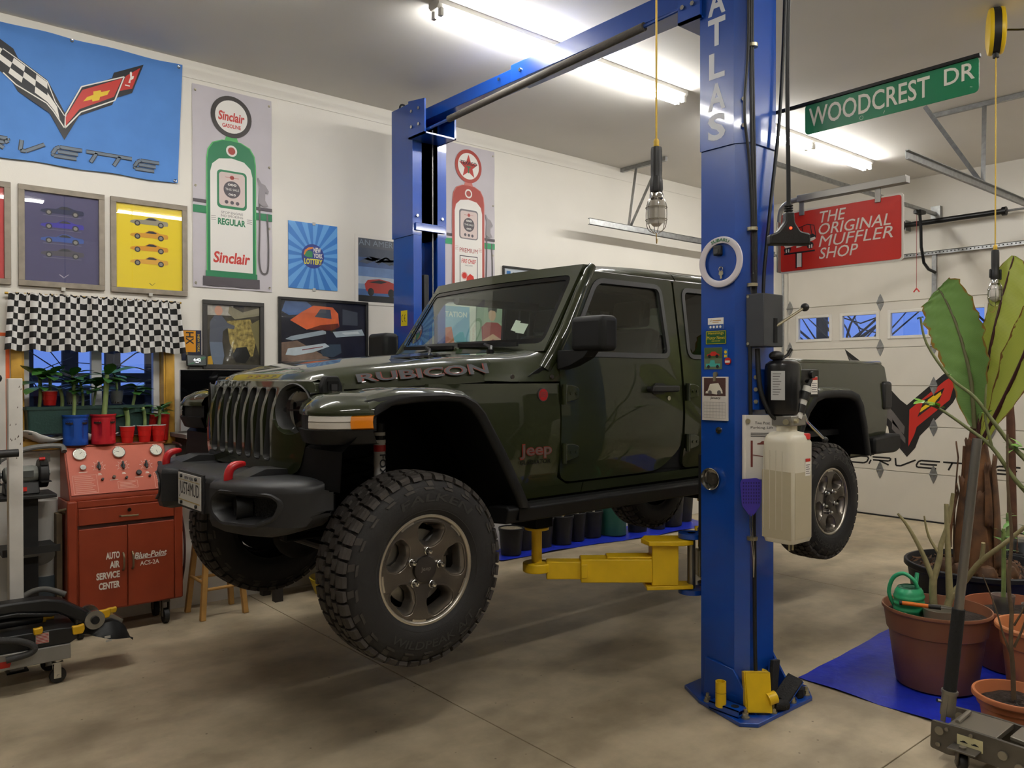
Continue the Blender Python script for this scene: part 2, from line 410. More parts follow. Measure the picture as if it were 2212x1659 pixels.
for z in secs[1:-1]:
    MB().box((XG+.014, DY0, z-.012), (XG+.039, DY1, z+.012)).build('seam_seal', DW, dr, w=1)  # filler strips added behind the seams to stop sky light leaking in
    for y in (5.595, 4.41, 3.80, 3.2, 2.62):
        h = MB(); W = .042
        h.prism([(y, z+.105), (y+W*.55, z+.06), (y+W, z+.012), (y-W, z+.012), (y-W*.55, z+.06)], 'X', XG-.006, XG-.0005)
        h.prism([(y, z-.105), (y+W*.55, z-.06), (y+W, z-.012), (y-W, z-.012), (y-W*.55, z-.06)], 'X', XG-.006, XG-.0005)
        h.cyl((XG-.009, y-W, z), (XG-.009, y+W, z), .009, 10)
        for dz in (-.07, -.03, .03, .07): h.cyl((XG-.010, y, z+dz), (XG-.004, y, z+dz), .006, 8)
        h.build('hinge', GALV, dr, w=1)
# top strut (perforated angle), opener arm bracket
st = MB().box((XG-.05, DY0, 3.085), (XG, DY1, 3.092)).box((XG-.05, DY0, 3.05), (XG-.045, DY1, 3.092))
st.build('top_strut', GALV, dr, w=1)
hl = MB()
for i in range(75): hl.cbox((XG-.0505, DY0+.06+i*.04, 3.071), (.002, .014, .012))
hl.build('strut_hole', M('dark_gap', '#151412', .9), dr, w=1)['kind'] = 'stuff'
MB().box((XG-.03, 3.765, 2.35), (XG-.0, 3.815, 3.06)).build('arm_bracket', GALV, dr, bevel=.003, w=1)
MB().box((XG-.02, DY0, 0), (XG+.02, DY1, .012)).build('bottom_seal', M('black_rubber', '#161513', .7), dr, w=1)
# CORVETTE lettering and crossed-flag emblem printed on the door
dp = Plane((XG-.0012, 0, 0), (0, -1, 0), (0, 0, 1))
BLK = M('black_vinyl_print', '#191614', .5); RED = M('red_print', '#b32418', .45); YEL = M('yellow_print', '#d9b614', .45); GRY = M('grey_print', '#5b5654', .5); WHT = M('white_print', '#e4dfd6', .5)
CHR = M('silver_print', '#a9a6a6', .4)
def dpoly(pts): return [(-y, z) for y, z in pts]
pr = Print(dp)
pr.poly(dpoly([(4.096, .727), (4.297, .962), (4.315, 1.069), (4.60, 1.36), (4.85, 2.01), (4.64, 1.85), (4.42, 1.66), (4.175, 1.395), (4.097, 1.335), (3.70, 1.69), (3.50, 1.80), (3.37, 1.76), (3.45, 1.60), (3.525, 1.508), (3.596, 1.372), (3.952, .981), (4.002, .839)]))
pr.build('emblem_outline', BLK, dr, w=1)
pr = Print(dp)
pr.poly(dpoly([(4.079, .851), (4.068, 1.283), (3.684, 1.617), (3.53, 1.72), (3.596, 1.524), (3.627, 1.406), (3.986, 1.084), (4.011, .996)]), .0018); pr.build('emblem_flag', RED, dr, w=1)
pr = Print(dp); pr.poly(dpoly([(3.978, 1.198), (3.903, 1.4), (3.683, 1.541), (3.739, 1.395)]), .0026); pr.build('emblem_shadow', BLK, dr, w=1)
pr = Print(dp); pr.poly(dpoly([(3.953, 1.251), (3.936, 1.304), (3.87, 1.358), (3.862, 1.401), (3.796, 1.454), (3.788, 1.445), (3.723, 1.498), (3.715, 1.464), (3.772, 1.394), (3.796, 1.351), (3.853, 1.323)]), .0034)
pr.build('bowtie', YEL, dr, w=1)
pr = Print(dp); pr.poly(dpoly([(4.113, .884), (4.114, .95), (4.262, 1.161), (4.271, 1.05)]), .0018); pr.poly(dpoly([(4.12, 1.08), (4.26, 1.26), (4.42, 1.42), (4.40, 1.25), (4.13, .99)]), .0018)
pr.poly(dpoly([(4.50, 1.50), (4.60, 1.72), (4.815, 1.93), (4.80, 1.90), (4.60, 1.47)]), .0018); pr.build('emblem_checks', GRY, dr, w=1)
STROKES = {'C': [[(1, .93), (.2, .93), (.02, .75), (.02, .25), (.2, .07), (1, .07)]], 'O': [[(.15, .93), (.85, .93), (.98, .75), (.98, .25), (.85, .07), (.15, .07), (.02, .25), (.02, .75), (.15, .93)]],
           'R': [[(0, .93), (.9, .93), (.97, .75), (.9, .55), (.1, .55)], [(.4, .55), (1, .05)], [(0, .0), (0, .55)]], 'V': [[(0, 1), (.22, .07), (.45, .07), (1, .93)]],
           'E': [[(1, .93), (.12, .93), (.02, .75), (.02, .25), (.12, .07), (1, .07)], [(.15, .5), (.95, .5)]], 'T': [[(0, .93), (1, .93)], [(.42, .93), (.42, 0)]]}
def stroke_word(pr, word, boxes, b0, b1, w, shear, h=.001):
    for ch, (a0, a1) in zip(word, boxes):
        for s in STROKES[ch]:
            pr.line([(a0+(a1-a0)*x+shear*(b1-b0)*y, b0+(b1-b0)*y) for x, y in s], w, h)
pr = Print(dp); bxs = []
for i in range(8): a = -5.08+i*.268; bxs.append((a, a+.235))
stroke_word(pr, 'CORVETTE', bxs, .612, .706, .019, .5); pr.build('lettering', BLK, dr, w=1)
# door tracks, springs and opener
tk = thing('door_track', 'galvanised horizontal door track along the poster wall', 'track', (5.85, 5.60, 3.24), group='overhead door tracks')
def track(t, y, sgn):
    MB().box((5.83, y-.012, 3.22), (XG-.25, y+.012, 3.225)).box((5.83, y-.012 if sgn > 0 else y+.008, 3.22), (XG-.25, y-.008 if sgn > 0 else y+.012, 3.285)).box((5.83, y-.012, 3.28), (XG-.25, y+.012, 3.285)).build('rail', GALV, t, w=1)
    MB().tube([(XG-.25, y, 3.25)]+[(XG-.25+.2*math.sin(a), y, 3.05+.2*math.cos(a)) for a in (.3, .7, 1.1, 1.4)]+[(XG-.045, y, 2.9), (XG-.045, y, .05)], .016, 8).build('curve', GALV, t, w=1)
track(tk, 5.67, 1)
h1 = MB().bar((6.60, 5.70, HC-.01), (6.46, 5.69, 3.28), .035, .004, (1, 0, 0)); h1.build('hanger', GALV, tk, w=1)
MB().bar((6.62, 5.40, HC-.02), (6.48, 5.68, 3.28), .035, .004, (1, 0, 0)).build('hanger', GALV, tk, w=1)
MB().box((6.59, 5.30, HC-.045), (6.625, 5.925, HC-.002)).build('ceiling_angle', GALV, tk, w=1)
tk2 = thing('door_track', 'galvanised horizontal door track hung behind the street sign', 'track', (5.85, 2.5, 3.24), group='overhead door tracks')
track(tk2, 2.513, -1)
MB().bar((7.335, 2.53, HC-.01), (7.28, 2.52, 3.28), .035, .004, (1, 0, 0)).build('hanger', GALV, tk2, w=1)
MB().bar((7.02, 2.88, HC-.02), (7.26, 2.53, 3.28), .035, .004, (1, 0, 0)).build('hanger', GALV, tk2, w=1)
MB().box((7.32, 2.16, HC-.04), (7.355, 2.95, HC-.002)).build('ceiling_angle', GALV, tk2, w=1)
hs = MB()
for p, q in (((7.335, 2.53, HC-.01), (7.28, 2.52, 3.28)), ((7.02, 2.88, HC-.02), (7.26, 2.53, 3.28)), ((6.60, 5.70, HC-.01), (6.46, 5.69, 3.28)), ((6.62, 5.40, HC-.02), (6.48, 5.68, 3.28))):
    p, q = Vector(p), Vector(q); n = (q-p).cross(Vector((1, 0, 0))).normalized()
BLKM = M('black_steel', '#141414', .4, metal=.3); BLKP = M('black_plastic', '#1c1b1a', .5, bump=.1, bscale=300)
ts = thing('torsion_spring', 'black torsion spring tube across the wall above the garage door', 'spring', (XG-.08, 4.1, 3.42))
MB().cyl((XG-.08, 3.05, 3.42), (XG-.08, 4.75, 3.42), .03, 14).build('spring', BLKM, ts, w=1)
MB().cyl((XG-.08, DY0-.1, 3.42), (XG-.08, DY1+.1, 3.42), .0125, 10).build('shaft', GALV, ts, w=1)
for y in (3.06, 4.11, 4.74): MB().cyl((XG-.08, y-.02, 3.42), (XG-.08, y+.02, 3.42), .047, 14).build('cone', BLKM, ts, w=1)
for y in (DY0, 4.08, DY1): MB().box((XG-.09, y-.004, 3.36), (XG+.04, y+.004, 3.48)).build('bearing_plate', GALV, ts, w=1)
op = thing('door_opener', 'steel opener rail under the ceiling with black drop arm to the door', 'door opener', (6.5, 3.78, 3.5))
MB().box((5.85, 3.765, 3.49), (XG+.03, 3.795, 3.53)).build('rail', GALV, op, bevel=.004, w=1)
MB().box((XG-.02, 3.73, 3.46), (XG+.045, 3.83, 3.60)).build('header_bracket', GALV, op, w=1)
MB().box((9.02, 3.74, 3.455), (9.16, 3.82, 3.495)).build('trolley', BLKP, op, bevel=.006, w=1)
MB().tube([(9.09, 3.78, 3.47), (9.12, 3.78, 3.30), (9.13, 3.78, 3.10), (9.20, 3.78, 2.93), (9.32, 3.78, 2.87), (9.5, 3.78, 2.85)], .017, 8).build('drop_arm', BLKM, op, w=1)
MB().cyl((9.06, 3.80, 3.45), (9.06, 3.80, 2.62), .003, 6).build('release_cord', M('red_cord', '#8a2a22', .7), op, w=1)
MB().tube([(9.06, 3.77, 2.60), (9.06, 3.80, 2.64), (9.06, 3.83, 2.60)], .008, 8).build('release_handle', M('red_plastic', '#c0241c', .4), op, w=1)
# opener motor hangs out of the frame, further in
MB().box((5.56, 3.66, 3.47), (5.90, 3.90, 3.64)).build('motor_housing', M('grey_plastic', '#6d6c6a', .5), op, bevel=.02, w=1)

# ---------------------------------------------------------- fluorescent strip lights
FIXW = M('white_enamel', '#d8d5cd', .35)
TUBE = M('lit_tube', '#ffffff', .3, emit=TUBE_POWER, emitcol=TUBE_COLOR)
def strip_light(x, y, label):
    t = thing('strip_light', label, 'ceiling light', (x, y, HC), group='fluorescent strip lights')
    L = 2.44
    MB().prism([(-.055, -.0), (-.055, -.03), (-.035, -.055), (.035, -.055), (.055, -.03), (.055, 0)], 'X', 0, L).build('housing', FIXW, t, smooth=0)
    for k in range(2):
        for s in (-1, 1):
            a, b = .03+k*1.21, 1.2+k*1.21
            MB().cyl((a, s*.034, -.083), (b, s*.034, -.083), .0145, 12).build('tube', TUBE, t, smooth=60)
            for e in (a-.012, b-.012):
                MB().box((e, s*.034-.017, -.1), (e+.024, s*.034+.017, -.05)).build('lamp_holder', FIXW, t, bevel=.003)
    return t
strip_light(2.79, 4.03, 'fluorescent strip light crossing behind the blue overhead beam')
strip_light(5.98, 4.03, 'fluorescent strip light behind the street sign, nearest the garage door')
strip_light(-.42, 4.03, 'fluorescent strip light over the front of the truck')
strip_light(-.42, .35, 'fluorescent strip light over the viewer')
strip_light(2.79, .35, 'fluorescent strip light on the near side beside the blue post')
strip_light(5.98, .35, 'fluorescent strip light over the potted plants')
# ================================================================== the pickup truck on the lift
YC = 3.78
PAINT = M('olive_green_car_paint', '#242911', .5, coat=1, spec=.2, coatr=.02)
TRIM = M('textured_black_plastic', '#161616', .55, spec=.3, bump=.12, bscale=500)
GREYT = M('charcoal_bumper', '#262627', .46, bump=.1, bscale=500)
RUB = M('tyre_rubber', '#1d1b1a', .72, bump=.08, bscale=200); UNDER = M('black_chassis_paint', '#070707', .55, spec=.15)
CHROME = M('chrome', '#c9c7c2', .15, metal=1); GUN = M('gunmetal_alloy', '#57514b', .32, metal=.75, coat=.4)
MACH = M('machined_alloy', '#b5afa4', .28, metal=.9); STEEL = M('brake_steel', '#8f8c86', .35, metal=.9)
WSG = glass_mat('windshield_glass', (.92, .98, .94), .97); SIDEG = glass_mat('tinted_side_glass', (.5, .55, .5), .35)
FRG = glass_mat('clear_side_glass', (.93, .98, .95), .97)
INT = M('black_interior', '#0b0b0b', .7); SEAM = M('panel_gap', '#050505', .9)
tr = thing('pickup_truck', 'olive green four-door pickup truck raised on the blue two-post lift', 'pickup truck', (3.7, YC, 0))
SW = [(1.0, .745), (1.10, .775), (1.25, .80), (1.45, .808), (1.60, .80), (1.66, .795), (1.76, .785), (2.25, .715), (2.31, .70)]
def sw(z): return interp(SW, z)
TAP = [(2.15, .10), (2.5, .03), (2.84, 0)]
def side(sd, extra=0):
    """sd -1 = near side of the truck, +1 = far side"""
    return lambda x, z, t: (x, YC+sd*(sw(z)-interp(TAP, x)+extra-t), z)
LV = [1.06, 1.1, 1.17, 1.25, 1.35, 1.45, 1.53, 1.6, 1.63, 1.66, 1.71, 1.76, 1.9, 2.05, 2.2]
def sidepanel(name, sd, outer, holes=(), mat=PAINT, extra=0, thick=.03, parent=None, lv=LV, cuts=()):
    return panel2d(outer, holes, lv, side(sd, extra), thick, cuts).build(name, mat, parent or tr, smooth=30, w=1)
def ring2d(pts, d):
    """inset a polygon towards its centre by distance d"""
    n = len(pts); o = []
    A = sum(pts[i][0]*pts[(i+1) % n][1]-pts[(i+1) % n][0]*pts[i][1] for i in range(n)); sg = 1 if A > 0 else -1
    for i in range(n):
        p0, p, p1 = Vector(pts[i-1]), Vector(pts[i]), Vector(pts[(i+1) % n])
        a = (p-p0); b = (p1-p)
        a = a.normalized() if a.length > 1e-7 else b.normalized(); b = b.normalized() if b.length > 1e-7 else a
        t = (a+b); t = t.normalized() if t.length > 1e-6 else a
        o.append((p.x-t.y*d*sg, p.y+t.x*d*sg))
    return o
for sd in (-1, 1):
    # dark inner skin seen in the panel gaps
    sidepanel('inner_skin', sd, [(2.52, 1.06), (4.90, 1.06), (4.90, 1.76), (2.84, 1.76), (2.60, 1.63), (2.46, 1.58), (2.46, 1.2)], mat=SEAM, extra=-.022, thick=.01)
    # front door
    do = roundpoly([(2.856, 1.112), (3.68, 1.112), (3.862, 1.25), (3.866, 2.252), (3.185, 2.252), (3.10, 2.17), (2.87, 1.80), (2.856, 1.74)], [.09, .14, .07, .03, .04, .08, .06, .05])
    wh = roundpoly([(2.985, 1.788), (3.762, 1.788), (3.742, 2.198), (3.20, 2.198), (2.985, 1.87)], [.05, .05, .05, .06, .05])
    d1 = sidepanel('door', sd, do, [wh])
    # rear door
    do2 = roundpoly([(3.885, 1.112), (4.45, 1.112), (4.66, 1.36), (4.735, 1.48), (4.735, 2.252), (3.882, 2.252)], [.06, .1, .1, .06, .03, .03])
    wh2 = roundpoly([(3.955, 1.788), (4.66, 1.788), (4.66, 2.198), (3.965, 2.198)], .05)
    d2 = sidepanel('door', sd, do2, [wh2])
    for d, h in ((d1, wh), (d2, wh2)):
        out = ring2d(h, -.016); inn = ring2d(h, .012)
        panel2d(out, [inn], LV, side(sd, .006), .02).build('window_trim', M('dark_grey_rubber', '#3a3a39', .5), d, smooth=30, w=1)
        panel2d(ring2d(h, -.004), [], LV, side(sd, -.012), .004).build('window_glass', FRG if d is d1 else SIDEG, d, smooth=30, w=1)
    # hinges, handles
    for d, xs in ((d1, 2.862), (d2, 3.892)):
        for zc in (1.575, 1.27):
            y0 = YC+sd*(sw(zc)-.002); y1 = YC+sd*(sw(zc)+.028)
            h = MB().prism(roundpoly([(xs+.012, zc-.045), (xs+.10, zc-.028), (xs+.105, zc+.03), (xs+.06, zc+.046), (xs+.012, zc+.046)], .012), 'Y', min(y0, y1), max(y0, y1))
            hb = h.build('hinge', PAINT, d, bevel=.005, w=1)
            MB().cyl((xs+.002, YC+sd*(sw(zc)+.018), zc-.055), (xs+.002, YC+sd*(sw(zc)+.018), zc+.05), .014, 12).build('hinge_barrel', PAINT, d, w=1)
            for bx in (.04, .08): MB().cyl((xs+bx, YC+sd*(sw(zc)+.026), zc+.002), (xs+bx, YC+sd*(sw(zc)+.033), zc+.002), .009, 8).build('hinge_bolt', PAINT, d, w=1)
    for d, xh in ((d1, 3.655), (d2, 4.53)):
        yb = YC+sd*(sw(1.59)+.004); yo = YC+sd*(sw(1.59)+.05)
        MB().prism(roundpoly([(xh-.07, 1.565), (xh+.02, 1.56), (xh+.055, 1.58), (xh+.055, 1.615), (xh+.01, 1.628), (xh-.05, 1.628), (xh-.075, 1.60)], .02), 'Y', min(yb, yb+sd*.004), max(yb, yb+sd*.004)).build('handle_cup', BLKP, d, w=1)
        MB().prism(roundpoly([(xh-.12, 1.575), (xh+.125, 1.575), (xh+.13, 1.612), (xh-.11, 1.615)], .014), 'Y', min(yb+sd*.02, yo), max(yb+sd*.02, yo)).build('door_handle', BLKP, d, bevel=.008, w=1)
        for ex in (-.105, .105): MB().cyl((xh+ex, yb, 1.594), (xh+ex, yb+sd*.03, 1.594), .016, 10).build('handle_post', BLKP, d, w=1)
        if d is d1: MB().cyl((3.728, YC+sd*(sw(1.538)), 1.538), (3.728, YC+sd*(sw(1.538)+.008), 1.538), .014, 14).build('key_lock', CHROME, d, w=1)
    # rear cab corner, lower sill and front quarter behind the wheel
    sidepanel('cab_corner', sd, roundpoly([(4.755, 1.49), (4.68, 1.36), (4.47, 1.10), (4.885, 1.06), (4.895, 2.252), (4.755, 2.252)], .01))
    sidepanel('sill', sd, [(2.50, 1.04), (3.04, 1.045), (3.04, 1.10), (2.92, 1.10), (2.845, 1.14), (2.845, 1.63), (2.10, 1.63), (2.10, 1.59), (2.19, 1.545), (2.24, 1.48), (2.35, 1.30), (2.45, 1.12)], cuts=(2.25, 2.35, 2.5, 2.65))
    sidepanel('sill', sd, [(3.048, 1.045), (4.46, 1.05), (4.44, 1.10), (3.048, 1.10)])
    # upper cowl side between bonnet and pillar
    cs = MB(); rows = []
    for x, ps in ((2.49, ((.49, 1.765), (.556, 1.746), (.588, 1.716), (.605, 1.68), (.612, 1.66), (.615, 1.645))), (2.552, ((.50, 1.780), (.572, 1.761), (.607, 1.731), (.632, 1.69), (.715, 1.655), (.757, 1.640))), (2.66, ((.52, 1.790), (.60, 1.772), (.645, 1.745), (.685, 1.70), (.75, 1.672), (.775, 1.640))), (2.76, ((.56, 1.80), (.64, 1.786), (.69, 1.765), (.735, 1.72), (.775, 1.68), (.787, 1.640))),
                  (2.86, ((.60, 1.815), (.69, 1.81), (.735, 1.80), (.77, 1.76), (.79, 1.69), (.797, 1.640))), (2.90, ((.62, 1.85), (.70, 1.85), (.745, 1.84), (.775, 1.78), (.79, 1.69), (.797, 1.640)))):
        rows.append([(x, YC+sd*w, z) for w, z in ps])
    cs.grid(rows).build('cowl_side', PAINT, tr, smooth=50, w=1)
    for bx in (2.555, 2.80):
        y = YC+sd*(interp([(2.5, .757), (2.84, .795)], bx)); MB().cyl((bx, y, 1.664), (bx, y+sd*.008, 1.664), .011, 12).build('body_bolt', GUN, tr, w=1)
    # pillar beside the windshield
    MB().tube([(2.79, YC+sd*.742, 1.70), (2.86, YC+sd*.752, 1.80), (2.94, YC+sd*.745, 1.91), (3.06, YC+sd*.725, 2.10), (3.15, YC+sd*.708, 2.235), (3.2, YC+sd*.69, 2.275)], [.036, .038, .036, .033, .033, .025], 12).build('windshield_pillar', PAINT, tr, smooth=60, w=1)
    # black rock rail
    MB().prism([(YC+sd*.76, 1.035), (YC+sd*.90, 1.05), (YC+sd*.925, 1.035), (YC+sd*.90, .965), (YC+sd*.78, .955)], 'X', 2.40, 4.86).build('rock_rail', TRIM, tr, bevel=.008, w=1)
    # bed side with wheel arch
    arch = [(6.02, 1.04), (5.97, 1.25), (5.90, 1.44), (5.80, 1.52), (5.66, 1.545), (5.30, 1.545), (5.17, 1.51), (5.06, 1.42), (4.95, 1.25), (4.90, 1.04)]
    bs = sidepanel('bed_side', sd, [(6.54, 1.05)]+arch[:-1]+[(4.925, 1.2), (4.925, 1.765), (6.48, 1.765), (6.535, 1.74), (6.555, 1.63)])
    MB().box((4.93, YC+sd*.74-.045, 1.755), (6.50, YC+sd*.74+.045, 1.79)).build('bed_rail', PAINT, tr, bevel=.015, w=1)
# --- fender flares
def flare(sd, O, I, win, name='fender_flare'):
    rows = []
    for i, (x, z) in enumerate(O):
        f = (1, .5, 0)[min(i, 2)]*.035 if x < 2 else 0
        rows.append([(x, YC+sd*w, z+dz-f*max(0, w-.74)/.2) for w, dz in ((win(x, z), .004), (.74, .012), (.86, .010), (.915, .002), (.938, -.016))])
    f = MB().grid(rows).build(name, PAINT, tr, smooth=60, w=1)
    rows = []
    n = len(O)
    for k in range(n):
        (ox, oz), (ix, iz) = O[k], I[k]
        e = .045 if k == 0 and ox < 2 else (.012 if k == 1 and ox < 2 else 0)
        rows.append([(ox, YC+sd*(.936-e), oz-.013), (lerp(ox, ix, .25), YC+sd*(.948-e), lerp(oz-.013, iz, .3)), (lerp(ox, ix, .8), YC+sd*(.944-e), lerp(oz, iz, .85)), (ix, YC+sd*(.93-e), iz), (ix, YC+sd*.60, iz)])
    MB().grid(rows).build('flare_lip', TRIM, f, smooth=50, w=1)
    return f
OF = [(1.65, 1.578), (1.70, 1.590), (1.80, 1.604), (1.92, 1.607), (2.03, 1.607), (2.13, 1.597), (2.20, 1.565), (2.25, 1.515), (2.37, 1.33), (2.475, 1.145), (2.525, 1.05)]
IF = [(1.61, 1.40), (1.675, 1.49), (1.757, 1.542), (1.90, 1.555), (2.026, 1.557), (2.11, 1.550), (2.165, 1.522), (2.21, 1.475), (2.325, 1.29), (2.42, 1.12), (2.465, 1.04)]
OR = [(4.86, 1.05), (4.935, 1.27), (5.05, 1.45), (5.16, 1.545), (5.30, 1.578), (5.50, 1.582), (5.68, 1.576), (5.80, 1.545), (5.87, 1.47), (5.93, 1.30), (5.99, 1.07)]
IR = [(4.93, 1.05), (5.00, 1.26), (5.10, 1.41), (5.20, 1.485), (5.31, 1.51), (5.50, 1.512), (5.66, 1.508), (5.75, 1.48), (5.80, 1.42), (5.86, 1.28), (5.925, 1.07)]
for sd in (-1, 1):
    ff = flare(sd, OF, IF, lambda x, z: interp([(1.6, .56), (2.13, .60), (2.3, .68), (2.5, .70)], x)); flare(sd, OR, IR, lambda x, z: .74)
    # nose of the front flare with day lamp and turn signal
    PL = [(1.50, .60), (1.468, .70), (1.455, .78), (1.468, .845), (1.51, .895), (1.57, .925), (1.62, .936), (1.665, .94)]
    def nose(zs, a=0, b=None):
        pts = PL[a:b]; rows = []
        for z, inx in zs: rows.append([(x+inx*.8+(inx*.6 if i > 4 else 0), YC+sd*(w-inx*(.1+.9*min(1, i/4))), z) for i, (x, w) in enumerate(pts, a)])
        return MB().grid(rows)
    nose([(1.385, .035), (1.39, .02), (1.432, .0), (1.447, -.004), (1.449, .02)]).build('flare_nose', TRIM, tr, smooth=40, w=1)
    nose([(1.44, .016), (1.51, .016)]).build('lamp_housing', TRIM, tr, smooth=0, w=1)
    nose([(1.449, .006), (1.455, .0), (1.478, -.001), (1.479, .004), (1.482, .004), (1.483, -.001), (1.503, .002), (1.507, .008)], 2, 6).build('day_lamp', M('clear_lamp_lens', '#cfc9bf', .2, spec=.8), tr, smooth=35, w=1)
    nose([(1.449, .006), (1.455, -.001), (1.480, -.004), (1.503, .0), (1.507, .008)], 5, 8).build('turn_signal', M('amber_lens', '#d47a0c', .2, coat=1), tr, smooth=40, w=1)
    nose([(1.507, .003), (1.522, .0), (1.552, .02), (1.583, .075), (1.598, .14), (1.603, .21)]).build('flare_top', PAINT, tr, smooth=60, w=1)
    # inner liner of the front arch
    rows = [[(x, YC+sd*w, z) for w in (.30, .62, .925)] for x, z in [(1.52, 1.20), (1.53, 1.36)]+[(a, b) for a, b in IF[1:]]+[(2.46, .98)]]
    MB().grid(rows).build('wheel_liner', UNDER, tr, w=1)
    rows = [[(x, YC+sd*w, z) for w in (.40, .70, .925)] for x, z in IR]
    MB().grid(rows).build('wheel_liner', UNDER, tr, w=1)
    MB().box((1.50, YC+sd*.33-.01, 1.0), (2.45, YC+sd*.33+.01, 1.56)).build('inner_fender', UNDER, tr, w=1)
    # fender vent
    vt = panel2d(roundpoly([(2.245, 1.555), (2.30, 1.555), (2.39, 1.40), (2.375, 1.335)], .02), [], [], side(sd, .006), .01).build('fender_vent', BLKP, tr, smooth=0, w=1)
    vm = MB()
    for k in range(9):
        for j in range(3):
            t = k/9; cx = lerp(2.275, 2.372, t)+(j-1)*.018*(1-.5*t)+.004*(k % 2); cz = lerp(1.54, 1.36, t); y = YC+sd*(sw(cz)-interp(TAP, cx)+.0065)
            vm.cyl((cx, y-.001, cz), (cx, y+.001, cz), .0065, 6)
    vm.build('vent_mesh', SEAM, vt, w=1)['kind'] = 'stuff'
# --- bonnet
HX = [(1.535, 1.648, .50, 1.610), (1.555, 1.672, .515, 1.606), (1.60, 1.694, .53, 1.604), (1.68, 1.712, .545, 1.606), (1.85, 1.733, .563, 1.613), (2.1, 1.755, .585, 1.622), (2.35, 1.775, .605, 1.632), (2.53, 1.787, .62, 1.642)]
rows = []
for x, zc, we, ze in HX:
    r = []; lift = .016*min(1, max(0, (x-1.60)/.15))
    prof = [(0, lift), (.22, lift), (.30, lift*.9), (.34, .002), (.40, -.002), (.70*we/.6*.6+.06, -.006)]
    ss = [(w, zc+dz) for w, dz in [(0, lift), (.20, lift), (.27, lift*.85), (.31, .0)]]+[(we-.10, zc-.010), (we-.05, zc-.026), (we-.015, zc-.055), (we, lerp(zc-.055, ze, .5)), (we+.008, ze)]
    r = [(x+.018*(w/.5)**2, YC-w, z) for w, z in reversed(ss)]+[(x+.018*(w/.5)**2, YC+w, z) for w, z in ss[1:]]
    rows.append(r)
hood = MB().grid(rows).build('bonnet', PAINT, tr, smooth=70, w=1)
# shadow gap and fender tops beside the bonnet
for sd in (-1, 1):
    MB().grid([[(x+.018, YC+sd*(we-.03), ze+.005), (x+.018, YC+sd*(we+.012), ze-.012), (x+.018, YC+sd*.66, ze-.016), (x+.018, YC+sd*.74, 1.598)] for x, zc, we, ze in HX]).build('fender_top', PAINT, tr, smooth=40, w=1)
    MB().grid([[(x+.018, YC+sd*(we-.05), ze+.012), (x+.018, YC+sd*(we+.004), ze-.006)] for x, zc, we, ze in HX]).build('bonnet_gap', SEAM, tr, smooth=0, w=1)
    # latch
    yl = YC+sd*.60
    lt = MB().prism(roundpoly([(1.592, 1.558), (1.682, 1.558), (1.688, 1.62), (1.668, 1.668), (1.606, 1.668), (1.586, 1.62)], .01), 'Y', min(yl, yl+sd*.04), max(yl, yl+sd*.04)).build('bonnet_latch', TRIM, tr, bevel=.006, w=1)
    MB().prism(roundpoly([(1.615, 1.585), (1.66, 1.585), (1.664, 1.645), (1.611, 1.645)], .006), 'Y', min(yl+sd*.038, yl+sd*.048), max(yl+sd*.038, yl+sd*.048)).build('latch_plate', SEAM, lt, w=1)
    MB().box((1.624, min(yl+sd*.045, yl+sd*.056), 1.605), (1.652, max(yl+sd*.045, yl+sd*.056), 1.632)).build('latch_button', GREYT, lt, w=1)
    MB().cyl((1.545, yl+sd*.01, 1.588), (1.73, yl+sd*.01, 1.592), .007, 8).build('latch_pin', BLKM, lt, w=1)
    # hood vents
    vv = MB()
    for k in range(5): vv.box((2.16+k*.055, YC+sd*.36-.085, 1.757+k*.0045), (2.19+k*.055, YC+sd*.36+.085, 1.763+k*.0045))
    vv.build('bonnet_vent', BLKP, hood, w=1)
# cowl and wipers
rows = [[(x+.02*(abs(w)/.6)**2, YC+w, z-.01*(abs(w)/.6)**2) for w in (-.51, -.4, -.2, 0, .2, .4, .51)] for x, z in ((2.535, 1.775), (2.60, 1.782), (2.68, 1.772), (2.80, 1.79))]
MB().grid(rows).build('cowl_panel', M('black_cowl', '#20221b', .45), tr, w=1)
for wy, wl in ((3.40, .50), (3.98, .50)):
    a = Vector((2.66, wy-.08, 1.80)); b = Vector((2.75, wy+.08, 1.845))
    wp = MB().tube([a, a+Vector((.02, .02, .025)), b], [.014, .012, .009], 8).build('wiper_arm', BLKM, tr, w=1)
    MB().bar((2.765, wy-.18, 1.838), (2.775, wy+.36, 1.848), .016, .022).build('wiper_blade', TRIM, wp, w=1)
    MB().cyl((2.66, wy-.08, 1.77), (2.66, wy-.08, 1.81), .02, 12).build('wiper_pivot', BLKM, wp, w=1)
# windshield frame + glass
def ws(w, z, t): return (2.84+(z-1.85)*.66+.055*((w/.68)**2-1)+t, YC+w, z)
wo = [(-.715, 1.80), (.715, 1.80), (.695, 2.285), (-.695, 2.285)]
wh = roundpoly([(-.685, 1.842), (.685, 1.842), (.655, 2.228), (-.655, 2.228)], .05)
wc = [-.6, -.45, -.3, -.15, 0, .15, .3, .45, .6]
wf = panel2d(wo, [wh], [1.9, 2.0, 2.1], ws, .07, wc).build('windshield_frame', PAINT, tr, smooth=40, w=1)
panel2d(ring2d(wh, -.005), [ring2d(wh, .028)], [1.9, 2.0, 2.1], lambda w, z, t: ws(w, z, t+.004), .002, wc).build('glass_border', M('black_glass_edge', '#070707', .15), wf, w=1)
wg = panel2d(ring2d(wh, -.002), [], [1.9, 2.0, 2.1, 2.2], lambda w, z, t: ws(w, z, t+.008), .004, wc).build('windshield', WSG, tr, smooth=60, w=1)
stk = Plane((0, 0, 0), (1, 0, 0), (0, 0, 1))
